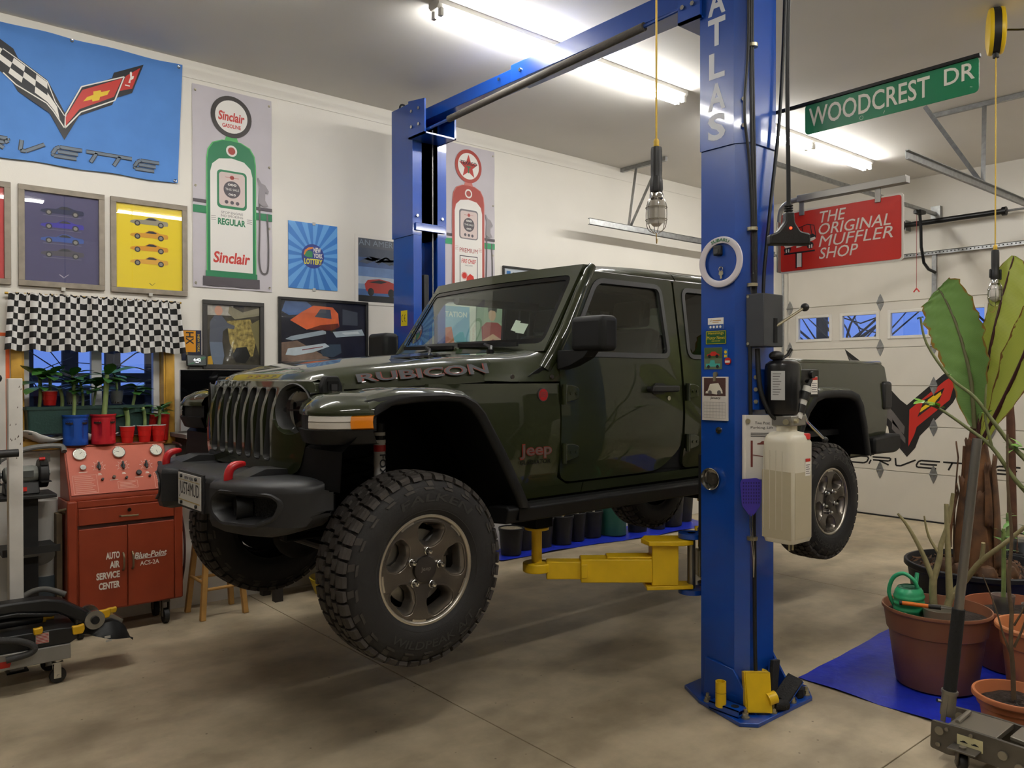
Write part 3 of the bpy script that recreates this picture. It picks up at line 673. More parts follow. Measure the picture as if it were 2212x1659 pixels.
for (w0, z0, w1, z1) in ((-.50, 1.90, -.43, 1.955), (-.43, 1.915, -.385, 1.975)):
    vs = [ws(w, z, .014) for w, z in ((w0, z0), (w1, z0+.01), (w1, z1+.01), (w0, z1))]
    MB().add(vs, [(0, 1, 2, 3)]).build('inspection_sticker', WHT, tr, smooth=0, w=1)
# roof
RX = [(3.085, 2.250), (3.11, 2.278), (3.17, 2.303), (3.30, 2.322), (3.6, 2.338), (3.895, 2.345)]
RX2 = [(3.905, 2.345), (4.3, 2.350), (4.7, 2.343), (4.88, 2.325), (4.90, 2.30)]
SEC = [(0, 0), (.25, -.002), (.45, -.008), (.57, -.016), (.64, -.030), (.69, -.058), (.712, -.085), (.713, -.098)]
for R, nm in ((RX, 'roof_panel'), (RX2, 'roof_panel')):
    rows = [[(x-.02+.03*(w/.7)**2 if R is RX and i < 2 else x, YC-w, max(z+dz, 2.235)) for w, dz in reversed(SEC)]+[(x-.02+.03*(w/.7)**2 if R is RX and i < 2 else x, YC+w, max(z+dz, 2.235)) for w, dz in SEC[1:]] for i, (x, z) in enumerate(R)]
    MB().grid(rows).build(nm, PAINT, tr, smooth=60, w=1)
MB().box((3.12, YC-.68, 2.20), (4.88, YC+.68, 2.24)).build('headliner', INT, tr, w=1)
MB().box((4.84, YC-.70, 1.72), (4.89, YC+.70, 1.80)).box((4.84, YC-.69, 2.2), (4.89, YC+.69, 2.30)).box((4.84, YC-.70, 1.72), (4.89, YC-.60, 2.3)).box((4.84, YC+.60, 1.72), (4.89, YC+.70, 2.3)).box((4.84, YC-.76, 1.06), (4.89, YC+.76, 1.75)).build('cab_back', PAINT, tr, w=1)
MB().box((4.86, YC-.60, 1.80), (4.866, YC+.60, 2.2)).build('rear_glass', SIDEG, tr, w=1)
# --- interior
MB().box((2.50, YC-.74, 1.05), (4.84, YC+.74, 1.10)).build('cab_floor', INT, tr, w=1)
MB().box((2.56, YC-.56, 1.10), (2.62, YC+.56, 1.70)).build('firewall', INT, tr, w=1)
MB().prism(roundpoly([(2.80, 1.76), (2.88, 1.79), (3.02, 1.785), (3.08, 1.72), (3.04, 1.60), (2.9, 1.5), (2.75, 1.5)], .03), 'Y', YC-.64, YC+.64).build('dashboard', INT, tr, w=1)
sr = MB().tube([(3.20+.05*math.cos(t), YC-.37+.18*math.sin(t), 1.72+.17*math.cos(t)) for t in [2*PI*i/24 for i in range(24)]], .014, 8, closed=True); sr.build('steering_wheel', INT, tr, w=1)
for sy in (-.38, .38):
    s = MB().box((3.20, YC+sy-.25, 1.25), (3.70, YC+sy+.25, 1.42)); s = s.build('seat', INT, tr, bevel=.04, w=1)
    MB().prism([(3.60, 1.38), (3.74, 1.38), (3.90, 1.95), (3.80, 1.97)], 'Y', YC+sy-.24, YC+sy+.24).build('seat_back', INT, s, bevel=.03, w=1)
    MB().prism(roundpoly([(3.82, 1.98), (3.92, 1.98), (3.93, 2.14), (3.86, 2.15)], .03), 'Y', YC+sy-.13, YC+sy+.13).build('headrest', INT, s, bevel=.02, w=1)
MB().box((4.2, YC-.62, 1.25), (4.65, YC+.62, 1.45)).prism([(4.6, 1.4), (4.76, 1.4), (4.8, 1.98), (4.70, 1.98)], 'Y', YC-.62, YC+.62).build('rear_bench', INT, tr, bevel=.03, w=1)
for sd in (-1, 1):
    MB().tube([(3.95, YC+sd*.66, 1.3), (3.95, YC+sd*.63, 2.1), (3.92, YC+sd*.58, 2.18), (3.2, YC+sd*.58, 2.19)], .035, 8).build('roll_bar', INT, tr, w=1)
# --- grille
def gx(w, z):
    a = abs(w); k = interp([(1.22, 1.485), (1.30, 1.472), (1.47, 1.470), (1.53, 1.480), (1.645, 1.520)], z)
    return k+(0 if a < .40 else .9*(a-.40)**2+.12*(a-.40))
go = roundpoly([(-.56, 1.235), (.56, 1.235), (.605, 1.40), (.625, 1.56), (.60, 1.645), (-.60, 1.645), (-.625, 1.56), (-.605, 1.40)], [.10, .10, .05, .05, .10, .10, .05, .05])
slots = []
for k in range(7):
    c = -.324+k*.108; slots.append(roundpoly([(c-.039, 1.285), (c+.039, 1.285), (c+.040, 1.618), (c-.040, 1.618)], .032))
heads = [[(s*.508+.118*math.cos(2*PI*i/28), 1.517+.105*math.sin(2*PI*i/28)) for i in range(28)] for s in (-1, 1)]
gl = panel2d(go, slots+heads, [1.27, 1.32, 1.47, 1.50, 1.53, 1.56, 1.60], lambda w, z, t: (gx(w, z)+t, YC+w, z), .05, [-.6, -.55, -.5, -.45, -.40, .40, .45, .5, .55, .6]).build('grille', PAINT, tr, smooth=35, bevel=0, w=1)
for s, c in zip(slots, range(7)):
    ins = ring2d(s, .010); rows = []
    n = len(s)
    rr = [[(gx(w, z)+dx, YC+w, z) for (w, z) in q] for q, dx in ((s, .003), (ring2d(s, .004), -.001), (ring2d(s, .014), .03), (ring2d(s, .016), .045))]
    MB().grid(rr, closeu=True).build('grille_slot', M('grey_grille_insert', '#2b2b2a', .45, metal=.2), gl, smooth=40, w=1)
MB().box((1.52, YC-.40, 1.27), (1.535, YC+.40, 1.63)).build('radiator_screen', SEAM, tr, w=1)
MB().grid([[(gx(w, 1.645)+dx, YC+w, z) for w in (-.58, -.5, -.4, -.2, 0, .2, .4, .5, .58)] for dx, z in ((.0, 1.644), (.03, 1.652), (.06, 1.64))]).build('grille_top', PAINT, tr, w=1)
for sd in (-1, 1):
    cx0 = gx(.508, 1.517); yh = YC+sd*.508
    mt = Matrix.Translation((cx0+.020, yh, 1.517)) @ Matrix.Rotation(-sd*.27, 4, 'Z')
    MB().lathe([(.121, -.004), (.117, -.009), (.112, -.002), (.101, .045), (.096, .06)], 32, axis='X', mtx=mt).build('headlamp_bezel', M('grey_bezel', '#3a3a39', .5), tr, smooth=40, w=1)
    MB().lathe([(.0955, .02), (.08, .008), (.05, .001), (1e-5, -.002)], 28, axis='X', mtx=mt).build('headlamp', glass_mat('headlamp_glass', (.95, .95, .95)), tr, smooth=60, w=1)
    r = MB().lathe([(.096, .055), (.06, .075), (1e-5, .08)], 24, axis='X', mtx=mt); r.build('headlamp_reflector', M('lamp_chrome', '#7d7b78', .25, metal=.9), tr, w=1)
    MB().add([mt @ Vector(p) for p in ((.03, -.08, -.004), (.03, .08, -.004), (.03, .08, .004), (.03, -.08, .004))], [(0, 1, 2, 3)]).build('headlamp_bar', BLKP, tr, w=1)
    # grille side return
    rows = [[(gx(sd*w, z)+dx, YC+sd*(w-ins), z) for (w, z) in ((.555, 1.25), (.595, 1.36), (.612, 1.45), (.618, 1.56), (.60, 1.635))] for dx, ins in ((.0, 0), (.05, -.004), (.14, .0))]
    MB().grid(rows).build('grille_side', PAINT, tr, smooth=60, w=1)
MB().prism([(YC-.55, 1.20), (YC+.55, 1.20), (YC+.60, 1.55), (YC-.60, 1.55)], 'X', 1.56, 1.62).build('radiator_support', UNDER, tr, w=1)
# --- front bumper
BX = [(0, 1.25), (.175, 1.25), (.20, 1.258), (.235, 1.275), (.29, 1.265), (.335, 1.212), (.45, 1.225), (.55, 1.255), (.65, 1.305), (.715, 1.355), (.76, 1.41), (.785, 1.46), (.792, 1.51), (.7935, 1.54)]
def bxf(w): return interp(BX, abs(w))
def btop(w): return interp([(0, 1.232), (.2, 1.232), (.30, 1.222), (.345, 1.235), (.7, 1.238), (.792, 1.225)], abs(w))
def bbot(w): return interp([(0, 1.05), (.2, 1.045), (.345, 1.01), (.5, 1.0), (.66, 1.003), (.75, 1.03), (.792, 1.09)], abs(w))
st_w = sorted(set([s*a for a, _ in BX for s in (-1, 1)])); ZU, ZL = 1.188, 1.052
rows = [[(1.55, YC+w, btop(w)), (min(1.54, bxf(w)+.09), YC+w, btop(w)+.004), (min(1.545, bxf(w)+.022), YC+w, btop(w)-.012), (bxf(w)+.004, YC+w, lerp(btop(w), ZU, .6)), (bxf(w), YC+w, ZU)] for w in st_w]
bu = MB().grid(rows)
rows = [[(bxf(w), YC+w, max(ZL, bbot(w)+.012)), (min(1.545, bxf(w)+.012), YC+w, bbot(w)+.01), (min(1.548, bxf(w)+.05), YC+w, bbot(w)), (1.55, YC+w, bbot(w)+.02)] for w in st_w]
bu.grid(rows)
bump = bu.build('front_bumper', GREYT, tr, smooth=40, w=1)
hole = [(.375, 1.09), (.45, 1.058), (.63, 1.058), (.70, 1.092), (.72, 1.15), (.69, 1.176), (.43, 1.178), (.365, 1.135)]
hs_ = [roundpoly([(s*a, z) for a, z in hole][::s], .022) for s in (-1, 1)]
fo = [(-.7935, ZL+.06), (-.792, ZL+.06), (-.77, ZL), (-.345, ZL), (.345, ZL), (.77, ZL), (.792, ZL+.06), (.7935, ZL+.06), (.7935, ZU), (-.7935, ZU)]
panel2d(fo, hs_, [1.1, 1.14], lambda w, z, t: (bxf(w)+t, YC+w, z), .02, [w for w in st_w]).build('bumper_face', GREYT, bump, smooth=40, w=1)
for s, h in zip((-1, 1), hs_):
    inn = ring2d(h, .016); inn2 = ring2d(h, .022)
    MB().grid([[(bxf(w)+dx, YC+w, z) for w, z in q] for q, dx in ((ring2d(h, -.014), -.002), (ring2d(h, -.010), -.009), (ring2d(h, .0), -.006), (inn, .03), (inn2, .075))], closeu=True).build('fog_lamp_surround', GREYT, bump, smooth=35, w=1)
    panel2d(ring2d(h, .018), [], [], lambda w, z, t: (bxf(w)+.07+t, YC+w, z), .006, st_w).build('fog_lamp_mesh', M('black_mesh', '#0e0e0e', .5, bump=1, bscale=140), bump, smooth=0, w=1)
    mt = Matrix.Translation((bxf(.49)+.035, YC+s*.485, 1.115)) @ Matrix.Rotation(s*.25, 4, 'Z')
    MB().lathe([(.056, .06), (.054, -.004), (.048, -.006), (.045, .01)], 20, axis='X', mtx=mt).build('fog_lamp_shroud', TRIM, bump, w=1)
    MB().lathe([(.045, .01), (.03, .002), (1e-5, 0)], 20, axis='X', mtx=mt).build('fog_lamp', M('fog_lens', '#9c9993', .12, metal=.6, coat=1), bump, smooth=60, w=1)
    # raised pad and red tow hook
    MB().prism(roundpoly([(1.30, 1.232), (1.53, 1.232), (1.53, 1.26), (1.40, 1.268)], .01), 'Y', YC+s*.42-.07, YC+s*.42+.07).build('hook_pad', GREYT, bump, bevel=.008, w=1)
    MB().tube(smoothpath([(1.262, YC+s*.42, 1.205), (1.262, YC+s*.42, 1.245), (1.272, YC+s*.42, 1.272), (1.295, YC+s*.42, 1.287), (1.335, YC+s*.42, 1.290)], 3), [.019]*9+[.018, .016, .014, .010], 10).build('tow_hook', M('red_tow_hook', '#b5161b', .35, coat=.6), bump, smooth=60, w=1)
MB().box((1.243, YC-.17, 1.048), (1.252, YC+.17, 1.222)).build('plate_backing', GREYT, bump, w=1)
lp = MB().box((1.236, YC-.1525, 1.06), (1.2405, YC+.1525, 1.212)).build('licence_plate', M('plate_white', '#c9c6bf', .4), tr, bevel=.001, w=1)
pp = Plane((1.2355, YC, 1.136), (0, -1, 0), (0, 0, 1)); INK = M('dark_print', '#17181c', .5)
Print(pp).text('JUST4MUD', -.135, -.04, .135, .038, .0006, .01).build('plate_number', INK, lp, w=1)
Print(pp).text('NEW YORK', -.06, .05, .06, .066, .0006, .01).build('plate_state', M('navy_print', '#2b3148', .5), lp, w=1)
Print(pp).rect(-.145, -.052, .145, -.047, .0006).rect(-.145, .044, .145, .047, .0006).build('plate_line', M('tan_print', '#b39a5e', .5), lp, w=1)
for a in (-.10, .10):
    for b in (-.062, .062): MB().cyl((1.228, YC-a, 1.136+b), (1.237, YC-a, 1.136+b), .008, 8).build('plate_bolt', BLKM, lp, w=1)
# --- wheels
def make_wheel():
    prof = [(.236, .030), (.250, .013), (.275, .004), (.305, .0), (.345, .004), (.378, .018), (.398, .040), (.404, .075), (.406, .1425), (.404, .21), (.398, .245), (.378, .267), (.345, .281), (.305, .285), (.275, .281), (.250, .272), (.236, .255), (.222, .25), (.222, .034)]
    w = MB().lathe(prof, 72, axis='Y', close=True).build('wheel', RUB, tr, smooth=50)
    # tread: five staggered rows of blocks, shoulder lugs wrapping onto the sidewall
    tb = MB(); N = 44; dp_ = 2*PI/N
    def blk(poly, r0, r1):
        n = len(poly)
        vs = [(r*math.cos(a), y, r*math.sin(a)) for r, sc in ((r0, 1), (r1, .93)) for (a, y) in [(lerp(sum(p[0] for p in poly)/n, p[0], sc), lerp(sum(p[1] for p in poly)/n, p[1], sc)) for p in poly]]
        tb.add(vs, [tuple(range(n, 2*n))]+[(i, (i+1) % n, n+(i+1) % n, n+i) for i in range(n)])
    for k in range(N):
        a = k*dp_
        blk([(a, .118), (a+.42*dp_, .112), (a+.82*dp_, .122), (a+.86*dp_, .150), (a+.45*dp_, .158), (a+.05*dp_, .150)], .402, .4215)
        for s in (0, 1):
            f = (lambda y: y) if s == 0 else (lambda y: .285-y); o = a+(.33 if s == 0 else .66)*dp_
            blk([(o, f(.072)), (o+.38*dp_, f(.066)), (o+.84*dp_, f(.080)), (o+.86*dp_, f(.110)), (o+.46*dp_, f(.104)), (o+.08*dp_, f(.112))], .400, .420)
            o2 = o+.1*dp_; lg = .026 if k % 2 else .034
            # shoulder lug: runs over the edge
            A = [o2, o2+.80*dp_]
            pts = []
            for (r, y) in ((.4185, .064), (.4165, .040), (.408, .026), (.392, lg-.008)): pts.append([(r*math.cos(t), f(y), r*math.sin(t)) for t in (A[0]+(.06*dp_ if y < .03 else 0), A[1])])
            for (r, y) in ((.385, .050), (.39, .064)): pts.append([(r*math.cos(t), f(y), r*math.sin(t)) for t in A])
            b0 = len(tb.v)
            for p in pts: tb.v += [Vector(q) for q in p]
            n = len(pts)
            for i in range(n): j = (i+1) % n; tb.f.append((b0+2*i, b0+2*i+1, b0+2*j+1, b0+2*j))
            tb.f.append(tuple(b0+2*i for i in range(n))); tb.f.append(tuple(b0+2*i+1 for i in range(n)))
            # sidewall biter below the lug
            if k % 2 == 0:
                for (ra, rb, yy, w_) in ((.366, .388, .0125, .55), (.352, .362, .0055, .9)):
                    q = [(ra, o2), (ra, o2+w_*dp_), (rb, o2+w_*dp_+.02), (rb, o2+.02)]
                    yb = [f(interp([(.345, .004), (.378, .018), (.398, .04)], r_)-.004) for r_, _ in q]; yi = [f(interp([(.345, .004), (.378, .018), (.398, .04)], r_)+.004) for r_, _ in q]
                    tb.add([(r_*math.cos(t), y_, r_*math.sin(t)) for (r_, t), y_ in zip(q, yb)]+[(r_*math.cos(t), y_, r_*math.sin(t)) for (r_, t), y_ in zip(q, yi)], [(0, 1, 2, 3), (0, 1, 5, 4), (1, 2, 6, 5), (2, 3, 7, 6), (3, 0, 4, 7)])
    o = tb.build('tread', M('dusty_tread', '#3a3531', .75, bump=.1, bscale=150), w, smooth=0); o['kind'] = 'stuff'
    # raised lettering
    pl = Plane((0, 0, 0), (1, 0, 0), (0, 0, 1)); lt = Print(pl)
    def arc(body, a0, a1, r0, r1, bold):
        def fn(a, b): t = lerp(a0, a1, a); r = lerp(r0, r1, b); return (r*math.cos(t), r*math.sin(t))
        lt.text(body, 0, 0, 1, 1, .0015, bold, .1, fn)
    arc('FALKEN', 2.05, .80, .300, .335, .015); arc('WILDPEAK A/T', -2.2, -.75, .335, .300, .01)
    lt.ring(0, 0, .262, .264, -.0065, 60); lt.build('sidewall_lettering', M('tyre_lettering', '#2e2c2a', .6), w)
    # rim face with five windows
    out = [(.226*math.cos(2*PI*i/60), .226*math.sin(2*PI*i/60)) for i in range(60)]
    holes = []
    for k in range(5):
        c = math.radians(8+72*k); ca, sa = math.cos(c), math.sin(c)
        hp = roundpoly([(.100, -.024), (.128, -.060), (.178, -.074), (.204, -.052), (.207, 0), (.204, .052), (.178, .074), (.128, .060), (.100, .024)], .012, 3)
        holes.append([(r*ca-s*sa, r*sa+s*ca) for r, s in hp])
    def dish(a, b, t):
        r = math.hypot(a, b); y = interp([(0, .036), (.045, .036), (.06, .047), (.10, .040), (.17, .030), (.215, .028), (.226, .032)], r)
        return (a, y+t, b)
    fc = panel2d(out, holes, [i*.024-.216 for i in range(19)], dish, .03, [i*.03-.21 for i in range(15)]).build('rim', GUN, w, smooth=40)
    wf = MB()
    for h in holes:
        q0, q1, q2 = ring2d(h, -.006), ring2d(h, .010), ring2d(h, .016)
        wf.grid([[dish(a, b, -.0005) for a, b in q0], [dish(a, b, .004) for a, b in h], [(a, .066, b) for a, b in q1], [(a, .10, b) for a, b in q2]], closeu=True)
    wf.build('rim_window', M('bright_gunmetal', '#857e75', .28, metal=.85), w, smooth=40)
    MB().lathe([(.2225, .034), (.226, .024), (.232, .020), (.240, .022), (.243, .032), (.236, .04)], 64, axis='Y').build('rim_lip', MACH, w, smooth=50)
    acc = MB()
    for k in range(5):   # machined flats on the outer rim
        c = math.radians(44+72*k)
        acc.grid([[(r*math.cos(c+t), interp([(.214, .0275), (.226, .0285)], r), r*math.sin(c+t)) for t in (-.16, -.08, 0, .08, .16)] for r in (.2155, .2255)])
    acc.build('rim_accent', MACH, w, smooth=0)
    MB().lathe([(.222, .05), (.214, .08), (.205, .20), (.215, .25)], 48, axis='Y').build('rim_barrel', M('dark_rim_barrel', '#24221f', .4, metal=.6), w, smooth=50)
    MB().lathe([(.058, .046), (.056, .034), (.05, .0325), (1e-5, .0315)], 28, axis='Y').build('centre_cap', M('dark_cap', '#37322f', .4, metal=.5), w, smooth=40)
    Print(Plane((0, .0312, 0), (1, 0, 0), (0, 0, 1))).text('Jeep', -.026, -.010, .026, .012, .0006, .008).build('cap_lettering', M('cap_print', '#6f6a64', .4, metal=.5), w)
    for k in range(5):
        c = math.radians(8+72*k); x, z = .0785*math.cos(c), .0785*math.sin(c)
        MB().lathe([(.016, .05), (.017, .036), (.014, .034), (.0125, .03), (.012, .018), (.008, .012), (1e-5, .011)], 14, c=(x, 0, z), axis='Y').build('lug_nut', CHROME, w, smooth=40)
    MB().lathe([(.06, .11), (.165, .112), (.165, .136), (.06, .138)], 40, axis='Y').build('brake_disc', STEEL, w, smooth=40)
    MB().prism([(.02, .10), (.09, .155), (.14, .10), (.165, .03), (.09, .02)], 'Y', .085, .16).build('brake_caliper', M('caliper_grey', '#3f3d3a', .5, metal=.5), w, bevel=.008)
    MB().cyl((0, .05, 0), (0, .26, 0), .06, 20).build('hub', UNDER, w)
    MB().cyl((0, .142, 0), (0, .150, 0), .19, 32).build('dust_shield', UNDER, w)
    return w
WX = (1.943, 5.432); WZ = (.826, .768)
wh0 = make_wheel()
def place(w, x, y, z, rz=0): w.location = Vector((x, y, z))-Vector(tr.location); w.rotation_euler = (0, 0, rz)
wr = copy_tree(wh0, tr); wr2 = copy_tree(wh0, tr); wr3 = copy_tree(wh0, tr)
cy = .1425   # mesh centre of the wheel lies half a tyre width in
place(wh0, WX[0], 2.843+cy, WZ[0]); place(wr, WX[1], 2.843+cy, WZ[1])
wr.rotation_euler = (0, math.radians(25), 0)
place(wr2, WX[0], 2*YC-2.843-cy, WZ[0], PI); place(wr3, WX[1], 2*YC-2.843-cy, WZ[1], PI)
# --- chassis
for sd in (-1, 1):
    MB().box((1.50, YC+sd*.42-.035, .93), (6.45, YC+sd*.42+.035, 1.05)).build('frame_rail', UNDER, tr, bevel=.01, w=1)
    # horn of the frame behind the bumper
    fh = MB().box((1.46, YC+sd*.50-.006, .98), (1.72, YC+sd*.50+.006, 1.13)).build('frame_plate', UNDER, tr, bevel=.004, w=1)
    MB().tube([(1.55+.035*math.cos(t), YC+sd*.508, 1.06+.035*math.sin(t)) for t in [2*PI*i/16 for i in range(16)]], .004, 6, closed=True).build('plate_hole', UNDER, fh, w=1)
    for bx, bz in ((1.63, 1.09), (1.63, 1.02), (1.70, 1.05)): MB().cyl((bx, YC+sd*.506, bz), (bx, YC+sd*.52, bz), .011, 6).build('frame_bolt', M('black_bolt', '#2a2a2a', .35, metal=.7), fh, w=1)
    # coil spring and shock absorber
    xs, ys = 1.90, YC+sd*.40
    MB().tube([(xs+.065*math.cos(t), ys+.065*math.sin(t), .90+.40*t/(2*PI*6)) for t in [2*PI*6*i/96 for i in range(97)]], .009, 6).build('coil_spring', UNDER, tr, w=1)
    sx, sy = 1.895, YC+sd*.60
    sh = MB().cyl((sx, sy, 1.20), (sx, sy, 1.36), .027, 16).build('shock_absorber', M('shock_white', '#b9b6b0', .4), tr, w=1)
    MB().cyl((sx, sy, 1.36), (sx, sy, 1.45), .024, 14).build('shock_sleeve', BLKM, sh, w=1)
    MB().cyl((sx, sy, 1.322), (sx, sy, 1.352), .0285, 16).build('shock_band', M('shock_red', '#a51c1c', .4), sh, w=1)
    MB().cyl((sx, sy, 1.36), (sx, sy, 1.375), .0285, 16).cyl((sx, sy, 1.395), (sx, sy, 1.41), .0265, 16).build('shock_ring', M('shock_white', '#b9b6b0', .4), sh, w=1)
    MB().cyl((sx, sy, .80), (sx, sy, 1.20), .02, 12).build('shock_body', M('shock_grey', '#77756f', .4, metal=.6), sh, w=1)
    tp = Plane((sx-.017, sy+sd*.0285, 1.21), (0, 0, 1), (-1 if sd < 0 else 1, 0, 0))
    Print(Plane((sx, sy+sd*.0285, 1.26), (0, 0, -1), (1, 0, 0))).text('FOX', -.05, -.017, .05, .017, .001 if sd < 0 else -.001, .02).build('shock_lettering', INK, sh, w=1)
    MB().tube([(xs+.02, YC+sd*.55, .80), (2.5, YC+sd*.42, .96)], .025, 8).build('control_arm', UNDER, tr, w=1)
    MB().tube([(5.4, YC+sd*.50, .75), (5.55, YC+sd*.48, 1.1)], .028, 8).build('rear_shock', UNDER, tr, w=1)
    MB().tube([(5.4, YC+sd*.45, .74), (4.75, YC+sd*.42, .95)], .025, 8).build('control_arm', UNDER, tr, w=1)
for i in (0, 1):
    MB().cyl((WX[i], YC-.74, WZ[i]), (WX[i], YC+.74, WZ[i]), .042, 14).build('axle', UNDER, tr, w=1)
    MB().sphere((WX[i]-(.03 if i == 0 else -.03), YC+(.28 if i == 0 else 0), WZ[i]), .15, 16, (1, .8, 1)).build('differential', UNDER, tr, w=1)
MB().cyl((1.76, YC-.66, .86), (1.76, YC+.66, .84), .02, 10).build('tie_rod', M('steel_rod', '#2b2926', .4, metal=.7), tr, w=1)
MB().tube([(1.80, YC-.58, .90), (1.82, YC+.45, 1.05)], .02, 8).build('track_bar', M('steel_rod', '#2b2926', .4, metal=.7), tr, w=1)
MB().cyl((1.58, YC-.45, 1.0), (1.58, YC+.45, 1.0), .016, 8).build('sway_bar', UNDER, tr, w=1)
MB().prism([(1.50, 1.02), (1.70, .98), (1.95, .97), (1.95, 1.20), (1.50, 1.20)], 'Y', YC-.36, YC+.36).build('skid_plate', UNDER, tr, w=1)
MB().prism([(1.95, 1.0), (2.9, .95), (3.6, .95), (3.7, 1.05), (1.95, 1.3)], 'Y', YC-.30, YC+.30).build('drivetrain', UNDER, tr, w=1)
MB().prism([(3.75, 1.05), (3.8, .88), (4.6, .88), (4.7, 1.05)], 'Y', YC-.38, YC+.36).build('fuel_tank', UNDER, tr, bevel=.03, w=1)
MB().cyl((5.0, YC-.1, .9), (3.5, YC, .98), .035, 10).build('drive_shaft', UNDER, tr, w=1)
MB().box((2.45, YC-.72, 1.02), (6.50, YC+.72, 1.06)).build('underbody', UNDER, tr, w=1)
# --- mirrors
for sd in (-1, 1):
    mr = MB().box((2.825, YC+sd*1.01-.115, 1.79), (2.945, YC+sd*1.01+.115, 1.968)).build('mirror', TRIM, tr, bevel=.03, seg=4, w=1)
    MB().box((2.943, YC+sd*1.01-.095, 1.81), (2.948, YC+sd*1.01+.095, 1.95)).build('mirror_glass', M('mirror_silver', '#b9bcbe', .03, metal=1), mr, w=1)
    MB().prism(roundpoly([(YC+sd*.79, 1.70), (YC+sd*.79, 1.80), (YC+sd*1.02, 1.80), (YC+sd*.98, 1.76), (YC+sd*.88, 1.72)], .012), 'X', 2.84, 2.92).build('mirror_arm', TRIM, mr, bevel=.012, w=1)
# --- badges on the near side
SILV = M('dark_chrome_badge', '#7b7370', .3, metal=.8); REDO = M('red_outline', '#8d2a1f', .45)
BK = M('gloss_black_badge', '#101010', .25)
def sidep(x, z, ex=.003): return Plane((x, YC-(sw(z)-interp(TAP, x)+ex), z), (1, -.06 if x < 2.8 else 0, 0), (0, 0, 1))
p = sidep(2.69, 1.285); bd = Print(p).text('Jeep', -.105, -.037, .105, .042, .001, .035).build('name_badge', REDO, tr, w=1)
Print(p).text('Jeep', -.101, -.033, .101, .038, .003, .012).build('badge_face', SILV, bd, w=1)
Print(sidep(2.69, 1.232)).text('GLADIATOR', -.10, -.010, .10, .012, .001, .01).build('model_badge', BK, tr, w=1)
ta = MB().cyl((2.735, YC-(sw(1.572)-interp(TAP, 2.735))+.003, 1.572), (2.735, YC-(sw(1.572)-interp(TAP, 2.735))-.006, 1.572), .034, 28).build('round_badge', SILV, tr, w=1)
rp = Plane((2.735, YC-(sw(1.572)-interp(TAP, 2.735))-.0065, 1.572), (1, 0, 0), (0, 0, 1))
Print(rp).disc(0, 0, .030, .0005).build('badge_field', M('badge_red', '#a01c1c', .35), ta, w=1)
bl = Print(rp)
for zz in (-.008, .002, .012): bl.line([(-.02, zz-.006), (-.006, zz+.004), (.004, zz-.003), (.02, zz+.005)], .003, .001)
bl.build('badge_lines', SILV, ta, w=1)
# RUBICON lettering on the bonnet flank
def hoodpt(u, v):   # u 0..1 along, v 0..1 up the flank
    x = lerp(1.80, 2.515, u); zc = interp([(a, b) for a, b, c, d in HX], x); we = interp([(a, c) for a, b, c, d in HX], x); ze = interp([(a, d) for a, b, c, d in HX], x)
    w0, z0 = we+.010, lerp(zc-.055, ze, .55); w1, z1 = we-.013, zc-.050
    return (lerp(w0, w1, v)+.0025, lerp(z0, z1, v), x)
def hood_text(body, bold, d, mat, name, parent):
    vs, fs = text2d(body, bold, 0); mb = MB()
    mb.add([(lambda q: (q[2], YC-q[0]-d, q[1]))(hoodpt(a, .02+.96*b)) for a, b in vs], fs)
    return mb.build(name, mat, parent, smooth=0, fix=False, w=1)
hb_ = hood_text('RUBICON', .045, .0010, M('decal_red', '#7c3326', .5), 'bonnet_lettering', tr)
hood_text('RUBICON', .018, .0022, M('decal_grey', '#45474a', .5), 'lettering_fill', hb_)
# --- tailgate, lamps, rear bumper, bed
MB().box((6.50, YC-.74, 1.10), (6.56, YC+.74, 1.76)).build('tailgate', PAINT, tr, bevel=.02, w=1)
MB().box((4.93, YC-.74, 1.30), (4.97, YC+.74, 1.765)).box((4.93, YC-.74, 1.22), (6.5, YC+.74, 1.26)).build('bed', TRIM, tr, w=1)
for sd in (-1, 1):
    tl = MB().box((6.46, YC+sd*.74-.085, 1.395), (6.60, YC+sd*.74+.085, 1.625)).build('tail_lamp', BLKP, tr, bevel=.025, seg=3, w=1)
    MB().box((6.535, YC+sd*.74-.07, 1.42), (6.612, YC+sd*.74+.088, 1.612)).build('lamp_lens', M('dark_red_lens', '#4a0d10', .15, coat=1), tl, bevel=.02, seg=3, w=1)
MB().prism(roundpoly([(6.22, 1.18), (6.55, 1.20), (6.68, 1.195), (6.69, 1.08), (6.60, 1.045), (6.22, 1.05)], .03), 'Y', YC-.86, YC+.86).build('rear_bumper', TRIM, tr, bevel=.02, w=1)
MB().cyl((6.0, YC+.35, .92), (6.4, YC+.35, .92), .09, 14).build('muffler', M('muffler_steel', '#4a4742', .5, metal=.7), tr, w=1)
